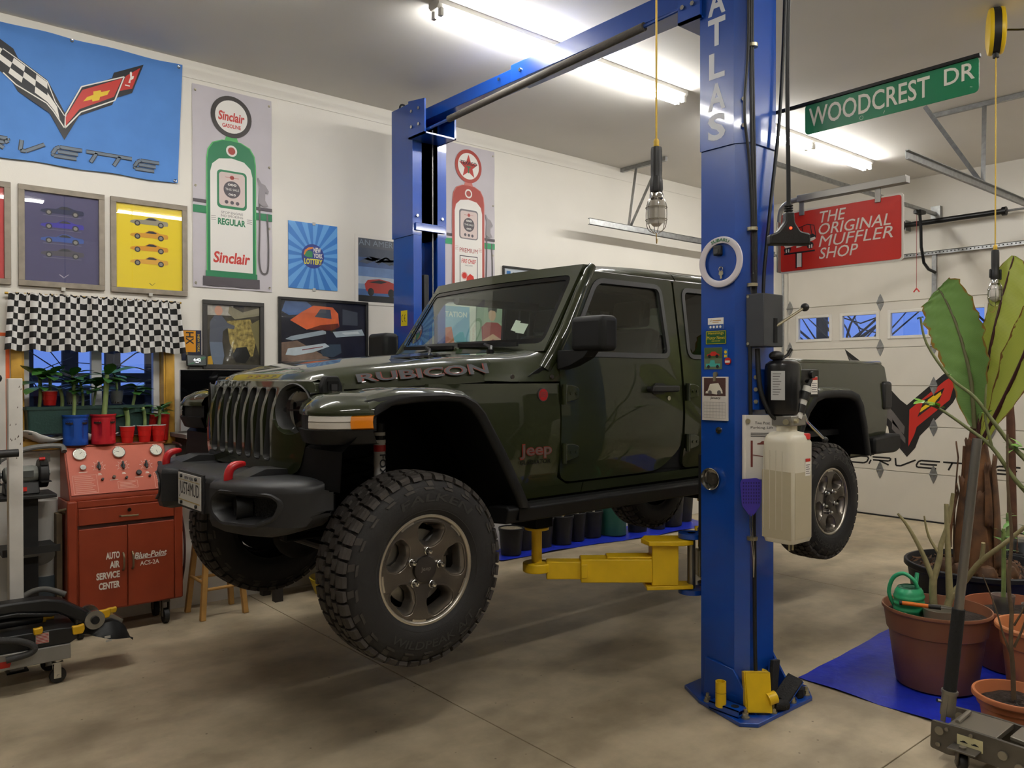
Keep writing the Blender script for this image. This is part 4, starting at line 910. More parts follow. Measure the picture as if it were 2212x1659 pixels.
# ================================================================== two-post lift
BLUE = M('blue_lift_paint', '#0c3f93', .3, coat=.5, spec=.5, var=.06, scale=4); YELP = M('yellow_lift_paint', '#dcb416', .38, var=.1, scale=9)
CABLE = M('steel_cable', '#a8a7a4', .4, metal=.8); ZINC = M('zinc_bolt', '#b0a98f', .35, metal=.85); CBLK = M('black_cable', '#141414', .55)
lf = thing('two_post_lift', 'blue two-post car lift with yellow arms under the truck', 'car lift', (3.55, 3.85, 0))
def channel(sd, grow=0):
    """open C section; sd -1 near post (opens to the far side), +1 far post"""
    g = grow
    if sd < 0: o = [(3.40-g, 2.50+g*.2), (3.40-g, 2.30), (3.445-g*.5, 2.24-g), (3.655+g*.5, 2.24-g), (3.70+g, 2.30), (3.70+g, 2.50+g*.2), (3.645, 2.50+g*.2), (3.645, 2.485), (3.688, 2.485), (3.688, 2.305), (3.65, 2.252), (3.45, 2.252), (3.412, 2.305), (3.412, 2.485), (3.455, 2.485), (3.455, 2.50+g*.2)]
    else: o = [(3.40-g, 5.19-g*.2), (3.40-g, 5.48+g), (3.70+g, 5.48+g), (3.70+g, 5.19-g*.2), (3.625, 5.19-g*.2), (3.625, 5.205), (3.688, 5.205), (3.688, 5.468), (3.412, 5.468), (3.412, 5.205), (3.475, 5.205), (3.475, 5.19-g*.2)]
    return o
for sd, zs, nm in ((-1, 2.82, 'near'), (1, 2.77, 'far')):
    c = MB().prism(channel(sd), 'Z', .02, 3.70).build('column', BLUE, lf, smooth=0, w=1)
    MB().prism(channel(sd, .009), 'Z', zs, 3.79).build('column_extension', BLUE, c, smooth=0, w=1)
    s2 = -1 if sd < 0 else 1
    if sd < 0: pl = [(3.25, 2.17), (3.31, 2.105), (3.80, 2.105), (3.92, 2.20), (3.92, 2.55), (3.83, 2.64), (3.43, 2.63), (3.33, 2.46)]
    else: pl = [(3.25, 5.50), (3.31, 5.57), (3.80, 5.57), (3.92, 5.5), (3.92, 5.15), (3.83, 5.06), (3.43, 5.06), (3.33, 5.2)]
    MB().prism(pl, 'Z', 0, .02).build('base_plate', BLUE, c, bevel=.003, w=1)
    # column cap, bolts
    yb = 2.50 if sd < 0 else 5.19
    for bz in (zs+.05, zs+.15, 3.55, 3.68):
        for bx in (3.428, 3.665):
            MB().cyl((bx, yb-.012*sd-.004*sd, bz), (bx, yb+.003*sd, bz), .012, 6).build('column_bolt', CHROME, c, w=1)
    if sd < 0:
        MB().prism([(2.478, .02), (2.462, .225), (2.30, .205), (2.165, .02)], 'X', 3.386, 3.40).build('gusset', BLUE, c, bevel=.002, w=1)
        MB().prism([(2.45, .02), (2.44, .27), (2.29, .25), (2.135, .02)], 'X', 3.70, 3.714).build('gusset', BLUE, c, bevel=.002, w=1)
        for bx, by in ((3.345, 2.42), (3.315, 2.18), (3.475, 2.13), (3.66, 2.135), (3.80, 2.14), (3.86, 2.45)):
            MB().cyl((bx, by, .02), (bx, by, .028), .02, 12).cyl((bx, by, .028), (bx, by, .045), .0155, 6).cyl((bx, by, .045), (bx, by, .062), .009, 8).build('anchor_bolt', ZINC, c, w=1)
        for bz in (2.90, 3.03):   # bolts on the outer corner of the extension
            MB().cyl((3.41, 2.262, bz), (3.40, 2.25, bz), .011, 6).build('column_bolt', CHROME, c, w=1)
        # big white ATLAS letters
        ap = Plane((3.3903, 2.40, 0), (0, -1, 0), (0, 0, 1)); pr = Print(ap)
        for ch, z0, z1 in (('A', 3.49, 3.62), ('T', 3.335, 3.475), ('L', 3.17, 3.30), ('A', 3.01, 3.145), ('S', 2.858, 2.993)):
            pr.text(ch, -.052 if ch != 'L' else -.045, z0, .052 if ch != 'L' else .048, z1, .0006, .03)
        pr.build('maker_lettering', M('white_vinyl_letter', '#c9ccd2', .4), c, w=1)
# cross beam with splice, padded shut-off bar
bm_ = MB().box((3.475, 3.95, 3.655), (3.625, 5.30, 3.745)).build('cross_beam', BLUE, lf, bevel=.004, w=1)
MB().box((3.465, 2.36, 3.648), (3.635, 4.10, 3.765)).build('beam_sleeve', BLUE, bm_, bevel=.004, w=1)
for y in (4.0, 4.22): MB().cyl((3.455, y, 3.705), (3.465, y, 3.705), .012, 6).cyl((3.55, y, 3.640), (3.55, y, 3.65), .014, 10).build('beam_bolt', CHROME, bm_, w=1)
MB().cyl((3.40, 4.72, 3.545), (3.40, 2.88, 3.595), .024, 14).build('padded_bar', M('grey_foam', '#57524c', .9, bump=.3, bscale=90), lf, w=1)
MB().cyl((3.40, 5.12, 3.534), (3.40, 2.52, 3.605), .011, 10).build('bar_rod', BLUE, lf, w=1)
for y0, y1 in ((4.98, 5.20), (2.48, 2.62)):
    b = MB().prism([(y0, 3.50), (y1, 3.50), (y1, 3.79), (y0+(.0 if y0 > 3 else 0), 3.76)], 'X', 3.36, 3.375)
    b.prism([(y0, 3.50), (y1, 3.50), (y1, 3.79), (y0, 3.76)], 'X', 3.64, 3.655).box((3.36, y0, 3.50), (3.655, y1, 3.512)); b.build('beam_bracket', BLUE, lf, w=1)
    for bz in (3.58, 3.70):
        for by in (lerp(y0, y1, .3), lerp(y0, y1, .75)): MB().cyl((3.348, by, bz), (3.362, by, bz), .013, 6).build('bracket_bolt', CHROME, lf, w=1)
MB().tube([(3.45+.04*math.cos(t), 2.60, 3.60+.06*math.sin(t)) for t in [2*PI*i/16 for i in range(16)]], .014, 8, closed=True).build('pulley', CBLK, lf, w=1)
MB().tube([(3.44+.03*math.cos(t), 5.40, 3.80+.035*math.sin(t)) for t in [2*PI*i/14 for i in range(14)]], .008, 8, closed=True).build('lifting_eye', BLKM, lf, w=1)
# cables and strap inside the far column
for x in (3.47, 3.60): MB().cyl((x, 5.22, .6), (x, 5.22, 3.62), .006, 8).build('lift_cable', CABLE, lf, w=1)
MB().box((3.41, 5.172, 2.805), (3.69, 5.186, 2.865)).build('column_strap', BLUE, lf, bevel=.003, w=1)
MB().box((3.50, 5.19, 1.25), (3.545, 5.24, 2.47)).build('carriage_guard', CBLK, lf, bevel=.008, w=1)
MB().box((3.455, 5.20, .5), (3.645, 5.40, 1.25)).build('carriage', BLUE, lf, w=1)
cp = Plane((3.398, 5.33, 0), (0, -1, 0), (0, 0, 1))
MB().box((3.397, 5.28, 2.07), (3.3995, 5.37, 2.19)).build('mark_plate', M('mark_yellow', '#d6c313', .5), lf, w=1)
pr = Print(Plane((3.3968, 5.325, 2.13), (0, -1, 0), (0, 0, 1))); pr.ring(-.012, 0, .016, .021, .0005, 16, PI*.55, PI*1.45, 1.5).ring(.024, 0, .016, .021, .0005, 16, PI*.55, PI*1.45, 1.5).rect(.005, -.003, .02, .003, .0005); pr.build('mark_letters', INK, lf, w=1)
# near carriage with black guard
MB().box((3.455, 2.35, .50), (3.645, 2.49, .95)).build('carriage', BLUE, lf, w=1)
MB().box((3.42, 2.495, .76), (3.47, 2.535, 1.26)).build('carriage_guard', CBLK, lf, bevel=.006, w=1)
# swing arms
def arm(px, py, qx, qy, ztop):
    P, Q = Vector((px, py, .645)), Vector((qx, qy, .645)); d = (Q-P); L = d.length; d.normalize(); r = Vector((-d.y, d.x, 0)); ang = math.atan2(d.y, d.x)
    m = Matrix.Translation((px, py, 0)) @ Matrix.Rotation(ang, 4, 'Z')
    a = MB().box((.16, -.055, .575), (L*.72, .055, .70), m).build('swing_arm', YELP, lf, bevel=.006, w=1)
    MB().box((L*.45, -.042, .59), (L-.05, .042, .685), m).build('arm_extension', YELP, a, bevel=.006, w=1)
    MB().box((L*.72-.035, -.062, .60), (L*.72, .062, .675), m).build('arm_stop', YELP, a, bevel=.005, w=1)
    MB().box((.20, -.05, .70), (L*.55, .05, .712), m).build('arm_rib', YELP, a, bevel=.004, w=1)
    MB().prism([(.0, -.055), (.06, -.085), (.24, -.085), (.27, .085), (.06, .085), (.0, .055)], 'Z', .775, .80).build('arm_yoke', YELP, a, bevel=.004, w=1)
    yk = [o for o in a.children if o.name.startswith('arm_yoke')][-1]
    # rotate the yoke plate with the arm
    me = yk.data; c = yk.location.copy()
    yw = MB().prism([(.0, -.055), (.06, -.085), (.24, -.085), (.27, -.0), (.24, .085), (.06, .085), (.0, .055)], 'Z', .775, .80)
    yw.v = [m @ v for v in yw.v]; bpy.data.objects.remove(yk)
    yw.build('arm_yoke', YELP, a, bevel=.004, w=1)
    MB().box((.08, -.06, .56), (.22, .06, .775), m).build('yoke_block', YELP, a, bevel=.005, w=1)
    yb = MB().prism([(.0, -.05), (.25, -.075), (.25, .075), (.0, .05)], 'Z', .54, .56); yb.v = [m @ v for v in yb.v]; yb.build('yoke_base', YELP, a, bevel=.003, w=1)
    MB().cyl((px, py, .50), (px, py, .83), .022, 16).build('pivot_pin', STEEL, a, w=1)
    MB().box((-.085, -.04, .60), (-.03, .04, .74), m).build('arm_lock', ZINC, a, bevel=.004, w=1)
    for z0, z1 in ((.805, .83), (.51, .535)): MB().cyl((px, py, z0), (px, py, z1), .07, 24).build('carriage_lug', BLUE, a, w=1)
    # pad: foot, post, cup
    MB().cyl((qx, qy, .625), (qx, qy, .675), .075, 24).build('pad_foot', YELP, a, bevel=.006, w=1)
    MB().cyl((qx, qy, .675), (qx, qy, ztop-.012), .028, 20).build('pad_post', YELP, a, w=1)
    MB().lathe([(.055, ztop-.014), (.065, ztop-.012), (.065, ztop), (.05, ztop+.004), (1e-5, ztop+.004)], 24, c=(qx, qy, 0), cap=True).build('lift_pad', YELP, a, w=1)
    MB().box((qx-.06, qy-.06 if qy < YC else qy-.22, ztop+.004), (qx+.06, qy+.22 if qy < YC else qy+.06, .94)).build('frame_bracket', UNDER, tr, w=1)
arm(3.47, 2.615, 2.84, 3.15, .862); arm(3.64, 2.615, 4.35, 3.15, .862); arm(3.47, 5.06, 2.84, 4.42, .862); arm(3.64, 5.06, 4.35, 4.42, .862)
# hydraulic hose, hoses clipped to the near column
for pts, r in (([(3.405, 2.226, 3.62), (3.403, 2.226, 3.28), (3.365, 2.222, 2.96), (3.41, 2.224, 2.72), (3.442, 2.226, 2.4), (3.446, 2.226, 2.07)], .007),
               ([(3.42, 2.224, 3.62), (3.42, 2.222, 3.28), (3.425, 2.22, 2.9), (3.438, 2.222, 2.6), (3.45, 2.22, 2.3), (3.452, 2.222, 2.07)], .008),
               ([(3.432, 2.222, 3.62), (3.43, 2.218, 3.28), (3.442, 2.218, 2.9), (3.452, 2.218, 2.6), (3.462, 2.218, 2.3), (3.462, 2.22, 2.07)], .007)):
    MB().tube(smoothpath(pts, 5), r, 8).build('hydraulic_hose', CBLK, lf, smooth=60, w=1)
for z in (3.29, 2.39, 2.115, .865): MB().cyl((3.435, 2.222, z-.008), (3.435, 2.222, z+.008), .026, 12).build('hose_clamp', ZINC, lf, w=1)
MB().tube(smoothpath([(3.70, 2.20, 3.78), (3.675, 2.20, 3.32), (3.645, 2.205, 2.94), (3.585, 2.21, 2.57), (3.53, 2.215, 2.2), (3.52, 2.215, 2.05)], 5), .009, 8).build('power_cable', CBLK, lf, smooth=60, w=1)
MB().tube(smoothpath([(3.415, 2.222, 1.82), (3.42, 2.222, 1.5), (3.437, 2.220, 1.2), (3.455, 2.222, .75), (3.46, 2.222, .4), (3.46, 2.215, .08)], 5), .010, 8).build('floor_hose', CBLK, lf, smooth=60, w=1)
MB().box((3.40, 2.20, 2.20), (3.412, 2.24, 2.33)) 
# grey lever box
cb = MB().box((3.407, 2.142, 1.81), (3.58, 2.239, 2.068)).build('lever_box', M('charcoal_steel_box', '#3f4145', .45, metal=.3), lf, bevel=.003, w=1)
MB().box((3.495, 2.139, 1.83), (3.525, 2.143, 1.95)).build('lever_slot', SEAM, cb, w=1)
MB().cyl((3.51, 2.15, 1.905), (3.68, 2.09, 2.005), .0075, 10).build('lever', ZINC, cb, w=1)
MB().sphere((3.69, 2.087, 2.01), .021, 14).build('lever_knob', BLKP, cb, w=1)
for z in (1.825, 2.055): MB().cyl((3.404, 2.228, z), (3.41, 2.228, z), .007, 8).build('box_screw', ZINC, cb, w=1)
# --- hydraulic power unit: a thing of its own bolted to the column
pu = thing('hydraulic_power_unit', 'black electric motor over a white plastic oil tank on the near blue post', 'power unit', (3.52, 2.1, .86))
mo = MB().lathe([(.03, 1.745), (.06, 1.742), (.082, 1.725), (.086, 1.71), (.086, 1.50), (.08, 1.48), (.03, 1.475)], 28, c=(3.535, 2.115, 0), cap=True).build('motor', M('black_motor', '#121214', .3, coat=.4), pu, w=1)
MB().box((3.45, 2.195, 1.50), (3.62, 2.239, 1.70)).build('mounting_plate', BLUE, pu, w=1)
for z in (1.54, 1.60, 1.66): MB().cyl((3.452, 2.21, z), (3.438, 2.205, z), .011, 6).build('mount_bolt', ZINC, pu, w=1)
MB().sphere((3.50, 2.13, 1.765), .035, 14, (1.3, .9, .7)).tube([(3.53, 2.12, 1.75), (3.57, 2.11, 1.77), (3.585, 2.10, 1.80)], .008, 8).build('wire_cover', BLKP, pu, w=1)
lbp = Plane((3.451, 2.0915, 1.63), (.33, -.94, 0), (0, 0, 1))
MB().add([lbp.p(a, b, .012) for a, b in ((-.03, -.08), (.035, -.08), (.035, .06), (-.03, .06))], [(0, 1, 2, 3)]).build('rating_plate', M('rating_label', '#b5b5b3', .45), pu, smooth=0, w=1)
pr = Print(Plane(lbp.p(0, 0, .0125), lbp.u, lbp.v))
for k in range(9): pr.rect(-.022, .045-k*.0125, .018-(k % 3)*.006, .048-k*.0125, .0004)
pr.build('rating_text', GRY, pu, w=1)
sb = MB().box((3.61, 2.06, 1.56), (3.78, 2.16, 1.70)).build('switch_box', BLKM, pu, bevel=.006, w=1)
MB().cyl((3.70, 2.06, 1.672), (3.70, 2.045, 1.672), .018, 14).build('switch_button', BLKP, sb, w=1)
def warn(o, u, wd, ht, par):
    p = Plane(o, u, (0, 0, 1))
    MB().add([p.p(a, b, 0) for a, b in ((0, 0), (wd, 0), (wd, ht), (0, ht))], [(0, 1, 2, 3)]).build('warning_label', WHT, par, smooth=0, w=1)
    Print(p).rect(.002, ht*.8, wd-.002, ht-.002, .0006).build('warning_band', RED, par, w=1)
    q = Print(p)
    for k in range(5): q.rect(.005, ht*(.12+.12*k), wd-.006-(k % 2)*.006, ht*(.155+.12*k), .0006)
    q.build('warning_text', GRY, par, w=1)
warn((3.70, 2.0585, 1.575), (1, 0, 0), .062, .088, sb)
# coupler on a hose
MB().tube(smoothpath([(3.445, 2.20, 1.80), (3.44, 2.18, 1.60), (3.47, 2.13, 1.47), (3.52, 2.08, 1.45), (3.555, 2.05, 1.475)], 5), .012, 10).build('supply_hose', CBLK, pu, smooth=60, w=1)
A, B = Vector((3.545, 2.045, 1.462)), Vector((3.60, 2.02, 1.615))
MB().cyl(A, B, .021, 16).build('plug_body', M('white_plug', '#cfccc4', .4), pu, w=1)
for a, b in ((.18, .42), (.58, .82)): MB().cyl(A.lerp(B, a), A.lerp(B, b), .025, 16).build('plug_grip', BLKP, pu, w=1)
MB().tube([B, B+Vector((.02, -.005, .03)), (3.64, 2.05, 1.64)], .009, 8).build('plug_cord', CBLK, pu, w=1)
# valve block, release handle
MB().box((3.47, 2.03, 1.425), (3.60, 2.15, 1.475)).build('valve_block', M('cast_aluminium', '#96938c', .4, metal=.8), pu, bevel=.004, w=1)
MB().cyl((3.47, 2.06, 1.445), (3.45, 2.05, 1.445), .014, 10).cyl((3.5, 2.03, 1.45), (3.5, 2.015, 1.45), .012, 10).build('fitting', ZINC, pu, w=1)
rh = MB().tube([(3.60, 2.04, 1.48), (3.615, 2.03, 1.44), (3.71, 1.995, 1.355)], .007, 8).build('release_handle', CHROME, pu, w=1)
MB().sphere((3.715, 1.993, 1.35), .016, 10).build('handle_knob', BLKP, rh, w=1)
# tank: rounded box with shoulders and ribs
def tank(mat):
    def sec(z, x0, x1, y0, y1, r): return [(a, b, z) for a, b in rrpts(x0, y0, x1, y1, r, 4)]
    S = [(.868, .02), (.862, .045), (.875, .008), (.895, 0), (1.34, 0), (1.365, .006), (1.39, .03)]
    rows = [sec(.860, 3.455, 3.585, 2.03, 2.13, .03), sec(.866, 3.425, 3.61, 2.004, 2.156, .03), sec(.885, 3.418, 3.618, 1.998, 2.160, .03), sec(1.345, 3.418, 3.618, 1.998, 2.160, .03), sec(1.375, 3.426, 3.60, 2.006, 2.155, .03), sec(1.392, 3.445, 3.585, 2.02, 2.145, .03), sec(1.398, 3.475, 3.57, 2.045, 2.13, .03), sec(1.43, 3.475, 3.57, 2.045, 2.13, .03)]
    mb = MB().grid(rows, closeu=True); n = len(rows[0]); mb.f.append(tuple(range(n))); return mb
tk_ = tank(None).build('oil_tank', M('translucent_tank', '#cfc8b4', .35, sss=.25, var=.04, scale=5), pu, smooth=50, w=1)
for k in range(4): MB().box((3.4155, 2.146-k*.033, .93), (3.4185, 2.150-k*.033, 1.31)).build('tank_rib', M('translucent_tank2', '#c4bda9', .4), tk_, bevel=.001, w=1)
MB().prism([(2.002, .888), (2.156, .888), (2.156, 1.215), (2.002, 1.21)], 'X', 3.4168, 3.4176).prism([(3.445, .888), (3.59, .888), (3.59, 1.205), (3.445, 1.205)], 'Y', 1.9968, 1.9976).build('oil_level', M('oil_tint', '#b3a98e', .35), tk_, w=1)
MB().lathe([(.024, 1.372), (.024, 1.395), (.021, 1.40), (1e-5, 1.40)], 18, c=(3.575, 2.02, -.012)).build('filler_cap', M('red_cap', '#b3201b', .4), tk_, bevel=.002, w=1)
warn((3.535, 1.9965, 1.185), (1, 0, 0), .048, .085, tk_)
for x in (3.50, 3.53): MB().cyl((x, 2.06, .86), (x, 2.06, .82), .006, 8).build('drain_stub', ZINC, tk_, w=1)
# --- small things kept on the base plate
ad = thing('lift_adapter', 'yellow tube adapter standing on the foot of the near blue post', 'adapter', (3.325, 2.33, .02))
MB().lathe([(.026, .022), (.026, .145), (.021, .145), (.021, .03)], 20, c=(3.30, 2.31, .02)).build('tube', YELP, ad, w=1)
MB().lathe([(.0268, .09), (.0268, .094)], 20, c=(3.30, 2.31, .02)).build('ring', M('dark_yellow', '#a88610', .5), ad, w=1)
MB().box((3.285, 2.20, .02), (3.365, 2.37, .025)).box((3.285, 2.20, .02), (3.29, 2.37, .055)).box((3.36, 2.20, .02), (3.365, 2.37, .055)).box((3.285, 2.20, .05), (3.365, 2.37, .055)).build('adapter_rack', BLUE, lf, w=1)
MB().cyl((3.325, 2.245, .0555), (3.325, 2.245, .0562), .02, 16).build('rack_hole', SEAM, lf, w=1)
ys = thing('saddle_bracket', 'yellow bent steel saddle bracket leaning on the post foot', 'bracket', (3.42, 2.16, .02))
m = Matrix.Translation((3.40, 2.155, .03)) @ Matrix.Rotation(-.75, 4, 'Z') @ Matrix.Rotation(-.25, 4, 'X')
MB().box((-.06, -.005, 0), (.06, .005, .19), m).box((-.06, -.005, .18), (.06, .05, .19), m).box((-.068, -.005, 0), (-.06, .045, .19), m).build('plate', YELP, ys, bevel=.004, w=1)
m2 = Matrix.Translation((3.47, 2.19, .05)) @ Matrix.Rotation(.3, 4, 'Z') @ Matrix.Rotation(.4, 4, 'Y')
MB().box((-.05, -.004, 0), (.05, .004, .16), m2).box((.042, -.004, 0), (.05, .06, .16), m2).build('side_plate', YELP, ys, bevel=.004, w=1)
MB().cyl((3.44, 2.14, .09), (3.48, 2.12, .10), .03, 16).build('pin_boss', YELP, ys, w=1)
rb = thing('rubber_pad', 'black rubber pad with a blue backing plate propped against the post', 'pad', (3.56, 2.18, .02), group='spare rubber pads')
m3 = Matrix.Translation((3.575, 2.20, .02)) @ Matrix.Rotation(.2, 4, 'Z') @ Matrix.Rotation(.22, 4, 'Y')
MB().box((-.045, -.012, 0), (.045, .008, .21), m3).build('pad', M('pad_rubber', '#1b1a1a', .8, bump=.4, bscale=120), rb, bevel=.004, w=1)
MB().box((-.047, .008, 0), (.047, .014, .21), m3).build('backing_plate', BLUE, rb, w=1)
rb2 = thing('rubber_pad', 'black rubber pad with a blue backing plate lying tilted on the post foot', 'pad', (3.65, 2.17, .02), group='spare rubber pads')
m4 = Matrix.Translation((3.60, 2.165, .035)) @ Matrix.Rotation(-.5, 4, 'Y') @ Matrix.Rotation(.3, 4, 'X')
MB().box((0, -.04, 0), (.16, .04, .018), m4).build('pad', M('pad_rubber', '#1b1a1a', .8), rb2, bevel=.004, w=1)
MB().box((0, -.042, -.006), (.165, .042, 0), m4).build('backing_plate', BLUE, rb2, w=1)
rk = thing('rubber_block', 'small black rubber block on the corner of the post foot', 'block', (3.76, 2.16, .02))
MB().cyl((3.745, 2.165, .021), (3.745, 2.165, .07), .042, 8).build('block', M('pad_rubber', '#1b1a1a', .8), rk, bevel=.005, w=1)
MB().box((3.70, 2.161, .068), (3.79, 2.169, .0705)).build('groove', SEAM, rk, w=1)
for i, (x, y, z) in enumerate(((3.50, 2.135, .055), (3.53, 2.125, .05))):
    o = MB().cyl((x-.02, y, z), (x+.03, y-.02, z-.005), .026, 14).build('rubber_roller', M('pad_rubber', '#1b1a1a', .8), None, bevel=.004)
    tag(o, ('black rubber roller behind the yellow saddle bracket, left of two', 'black rubber roller behind the yellow saddle bracket, right of two')[i], 'roller', 'rubber rollers')
# ================================================================== things hung on the near post
fp = lambda y, z, h=.001: Plane((3.3995-h, y, z), (0, -1, 0), (0, 0, 1))
ring = thing('steering_ring', 'white ring with green lettering hung on the blue post', 'ring', (3.39, 2.372, 2.24))
MB().lathe([(.128, 0), (.126, -.008), (.108, -.010), (.095, -.006), (.094, 0)], 48, c=(3.388, 2.372, 2.24), axis='X').build('ring', M('white_plastic', '#d2cbd0', .35), ring, smooth=50, w=1)
pr = Print(Plane((3.3775, 2.372, 2.24), (0, -1, 0), (0, 0, 1)))
pr.text('SUBARU', 0, 0, 1, 1, .0006, .02, 0, lambda a, b: ((.102+.016*b)*math.cos(2.05-1.0*a), (.102+.016*b)*math.sin(2.05-1.0*a))); pr.build('lettering', M('green_print', '#1d6b39', .5), ring, w=1)
hk = thing('magnet_hook', 'black block magnet inside the white ring', 'magnet', (3.395, 2.388, 2.30))
MB().box((3.375, 2.368, 2.275), (3.3995, 2.412, 2.325)).build('block', BLKP, hk, bevel=.005, w=1)
MB().box((3.372, 2.38, 2.283), (3.3755, 2.402, 2.305)).build('insert', M('grey_plastic2', '#3a3a39', .5), hk, w=1)
ky = thing('key', 'small steel key hanging inside the white ring', 'key', (3.395, 2.372, 2.20))
MB().cyl((3.3995, 2.372, 2.213), (3.38, 2.372, 2.213), .004, 8).build('nail', CHROME, ky, w=1)
MB().tube([(3.386, 2.372+.011*math.cos(t), 2.205+.011*math.sin(t)) for t in [2*PI*i/14 for i in range(14)]], .0022, 6, closed=True).build('key_ring', CHROME, ky, w=1)
MB().prism(roundpoly([(2.383, 2.195), (2.362, 2.195), (2.360, 2.178), (2.368, 2.172), (2.368, 2.158), (2.378, 2.156), (2.378, 2.172), (2.386, 2.178)], .003), 'X', 3.388, 3.391).build('blade', ZINC, ky, w=1)
def sticker(name, label, y0, y1, z0, z1, mat, cat='sticker', t=.0012):
    s = MB().box((3.3995-t, y1, z0), (3.3995, y0, z1)).build(name, mat, None, bevel=0, smooth=0); tag(s, label, cat); return s, Plane((3.3995-t, y0, z0), (0, -1, 0), (0, 0, 1)), y0-y1, z1-z0
s, p, W, Hh = sticker('business_card', 'white and blue business card magnet above the green sticker', 2.458, 2.364, 1.905, 1.962, WHT, 'card')
Print(p).rect(0, 0, W, Hh*.42, .0005).build('blue_band', M('card_blue', '#2a4f8f', .5), s)
q = Print(p); [q.disc(W*(.18+.21*k), Hh*.2, .0065, .001, 14) for k in range(4)]; q.build('icons', WHT, s)
Print(p).rect(W*.3, Hh*.72, W*.85, Hh*.8, .0005).poly([(W*.14, Hh*.7), (W*.25, Hh*.9), (W*.22, Hh*.7)], .0005).rect(W*.3, Hh*.58, W*.7, Hh*.63, .0005).build('card_print', M('orange_print', '#b3812f', .5), s)
s, p, W, Hh = sticker('news_sticker', 'green sticker with yellow lettering above the photo magnets', 2.471, 2.348, 1.828, 1.897, M('news_green', '#17552a', .45))
q = Print(p); q.line([(.003, .003), (W-.003, .003), (W-.003, Hh-.003), (.003, Hh-.003), (.003, .003)], .002, .0005); q.build('border', YEL, s)
Print(p).text('Hemmings', W*.12, Hh*.66, W*.88, Hh*.92, .0006, .015).text('Motor News', W*.07, Hh*.36, W*.93, Hh*.6, .0006, .015).text('1-800-CAR-HERE', W*.28, Hh*.2, W*.72, Hh*.28, .0006).build('lettering', YEL, s)
s, p, W, Hh = sticker('photo_magnet', 'photo magnet of a red sports car and a teal pickup', 2.48, 2.372, 1.701, 1.812, M('photo_back', '#5e6a52', .4), 'magnet')
Print(p).rect(.002, Hh*.5, W-.002, Hh-.002, .0004).build('lawn', M('photo_lawn', '#42562b', .5), s)
def carshape(pr, x, z, L, h=.001, k=.30): pr.poly([(x, z+.02*L), (x+.03*L, z+.12*L), (x+.25*L, z+.17*L), (x+.38*L, z+k*L), (x+.66*L, z+k*L), (x+.82*L, z+.17*L), (x+.97*L, z+.13*L), (x+L, z+.03*L)], h)
q = Print(p); carshape(q, W*.15, Hh*.60, W*.72); q.build('red_car', RED, s)
q = Print(p); q.rect(W*.1, Hh*.12, W*.9, Hh*.26, .0008).poly([(W*.3, Hh*.25), (W*.35, Hh*.42), (W*.58, Hh*.42), (W*.62, Hh*.25)], .0008); q.build('teal_pickup', M('teal_print', '#3f9d92', .5), s)
q = Print(p)
for a, b in ((.30, .60), (.72, .60), (.25, .12), (.75, .12)): q.disc(W*a, Hh*b, .009, .0014, 14)
q.build('tyres', INK, s)
for lab, y, z, mt, r in (('tall narrow blue and yellow magnet beside the photo magnet', 2.348, 1.779, M('magnet_blue', '#3a74a5', .4), None), ('red and white round magnet beside the photo magnet', 2.337, 1.741, RED, .018)):
    o = (MB().box((3.395, y-.011, z-.023), (3.3995, y+.011, z+.023)) if r is None else MB().cyl((3.3995, y, z), (3.394, y, z), r, 18)).build('fridge_magnet', mt); tag(o, lab, 'magnet', 'small magnets on the post')
    pq = Print(Plane((3.394, y, z), (0, -1, 0), (0, 0, 1)))
    if r is None: pq.disc(0, .008, .008, .0012, 12).rect(-.008, -.018, .008, -.006, .0012)
    else: pq.rect(-.014, -.008, .014, .003, .0008)
    pq.build('magnet_print', YEL if r is None else WHT, o)
# calendar with a clip
ca = thing('wall_calendar', 'January wall calendar with a white vintage car clipped to the blue post', 'calendar', (3.395, 2.41, 1.44))
MB().box((3.389, 2.334, 1.441), (3.3995, 2.487, 1.663)).build('pages', M('paper_white', '#d5cfc6', .6), ca, bevel=.001, w=1)
p = Plane((3.3885, 2.487, 1.441), (0, -1, 0), (0, 0, 1)); W, Hh = .153, .222
Print(p).rect(.012, .125, W-.010, Hh-.006, .0004).build('photo_ground', M('photo_dark', '#4a2f2a', .5), ca, w=1)
q = Print(p); carshape(q, .022, .135, .105, .0012, .42); q.poly([(.03, .14), (.05, .185), (.10, .19), (.125, .15), (.09, .132)], .001); q.build('vintage_car', M('cream_print', '#d8d2c0', .5), ca, w=1)
q = Print(p); q.disc(.05, .142, .011, .0018, 16).disc(.105, .142, .012, .0018, 16); q.build('car_wheels', GRY, ca, w=1)
Print(p).text('January', .05, .105, .112, .122, .0005, 0, .25).build('month_name', INK, ca, w=1)
q = Print(p)
for k in range(6): q.rect(.012, .012+k*.016, W-.012, .0128+k*.016, .0004)
for k in range(8): q.rect(.012+k*.0184, .012, .0128+k*.0184, .092, .0004)
q.build('day_grid', GRY, ca, w=1)
MB().cyl((3.389, 2.409, 1.676), (3.3995, 2.409, 1.676), .012, 14).box((3.384, 2.402, 1.64), (3.389, 2.416, 1.676)).build('clip', ZINC, ca, w=1)
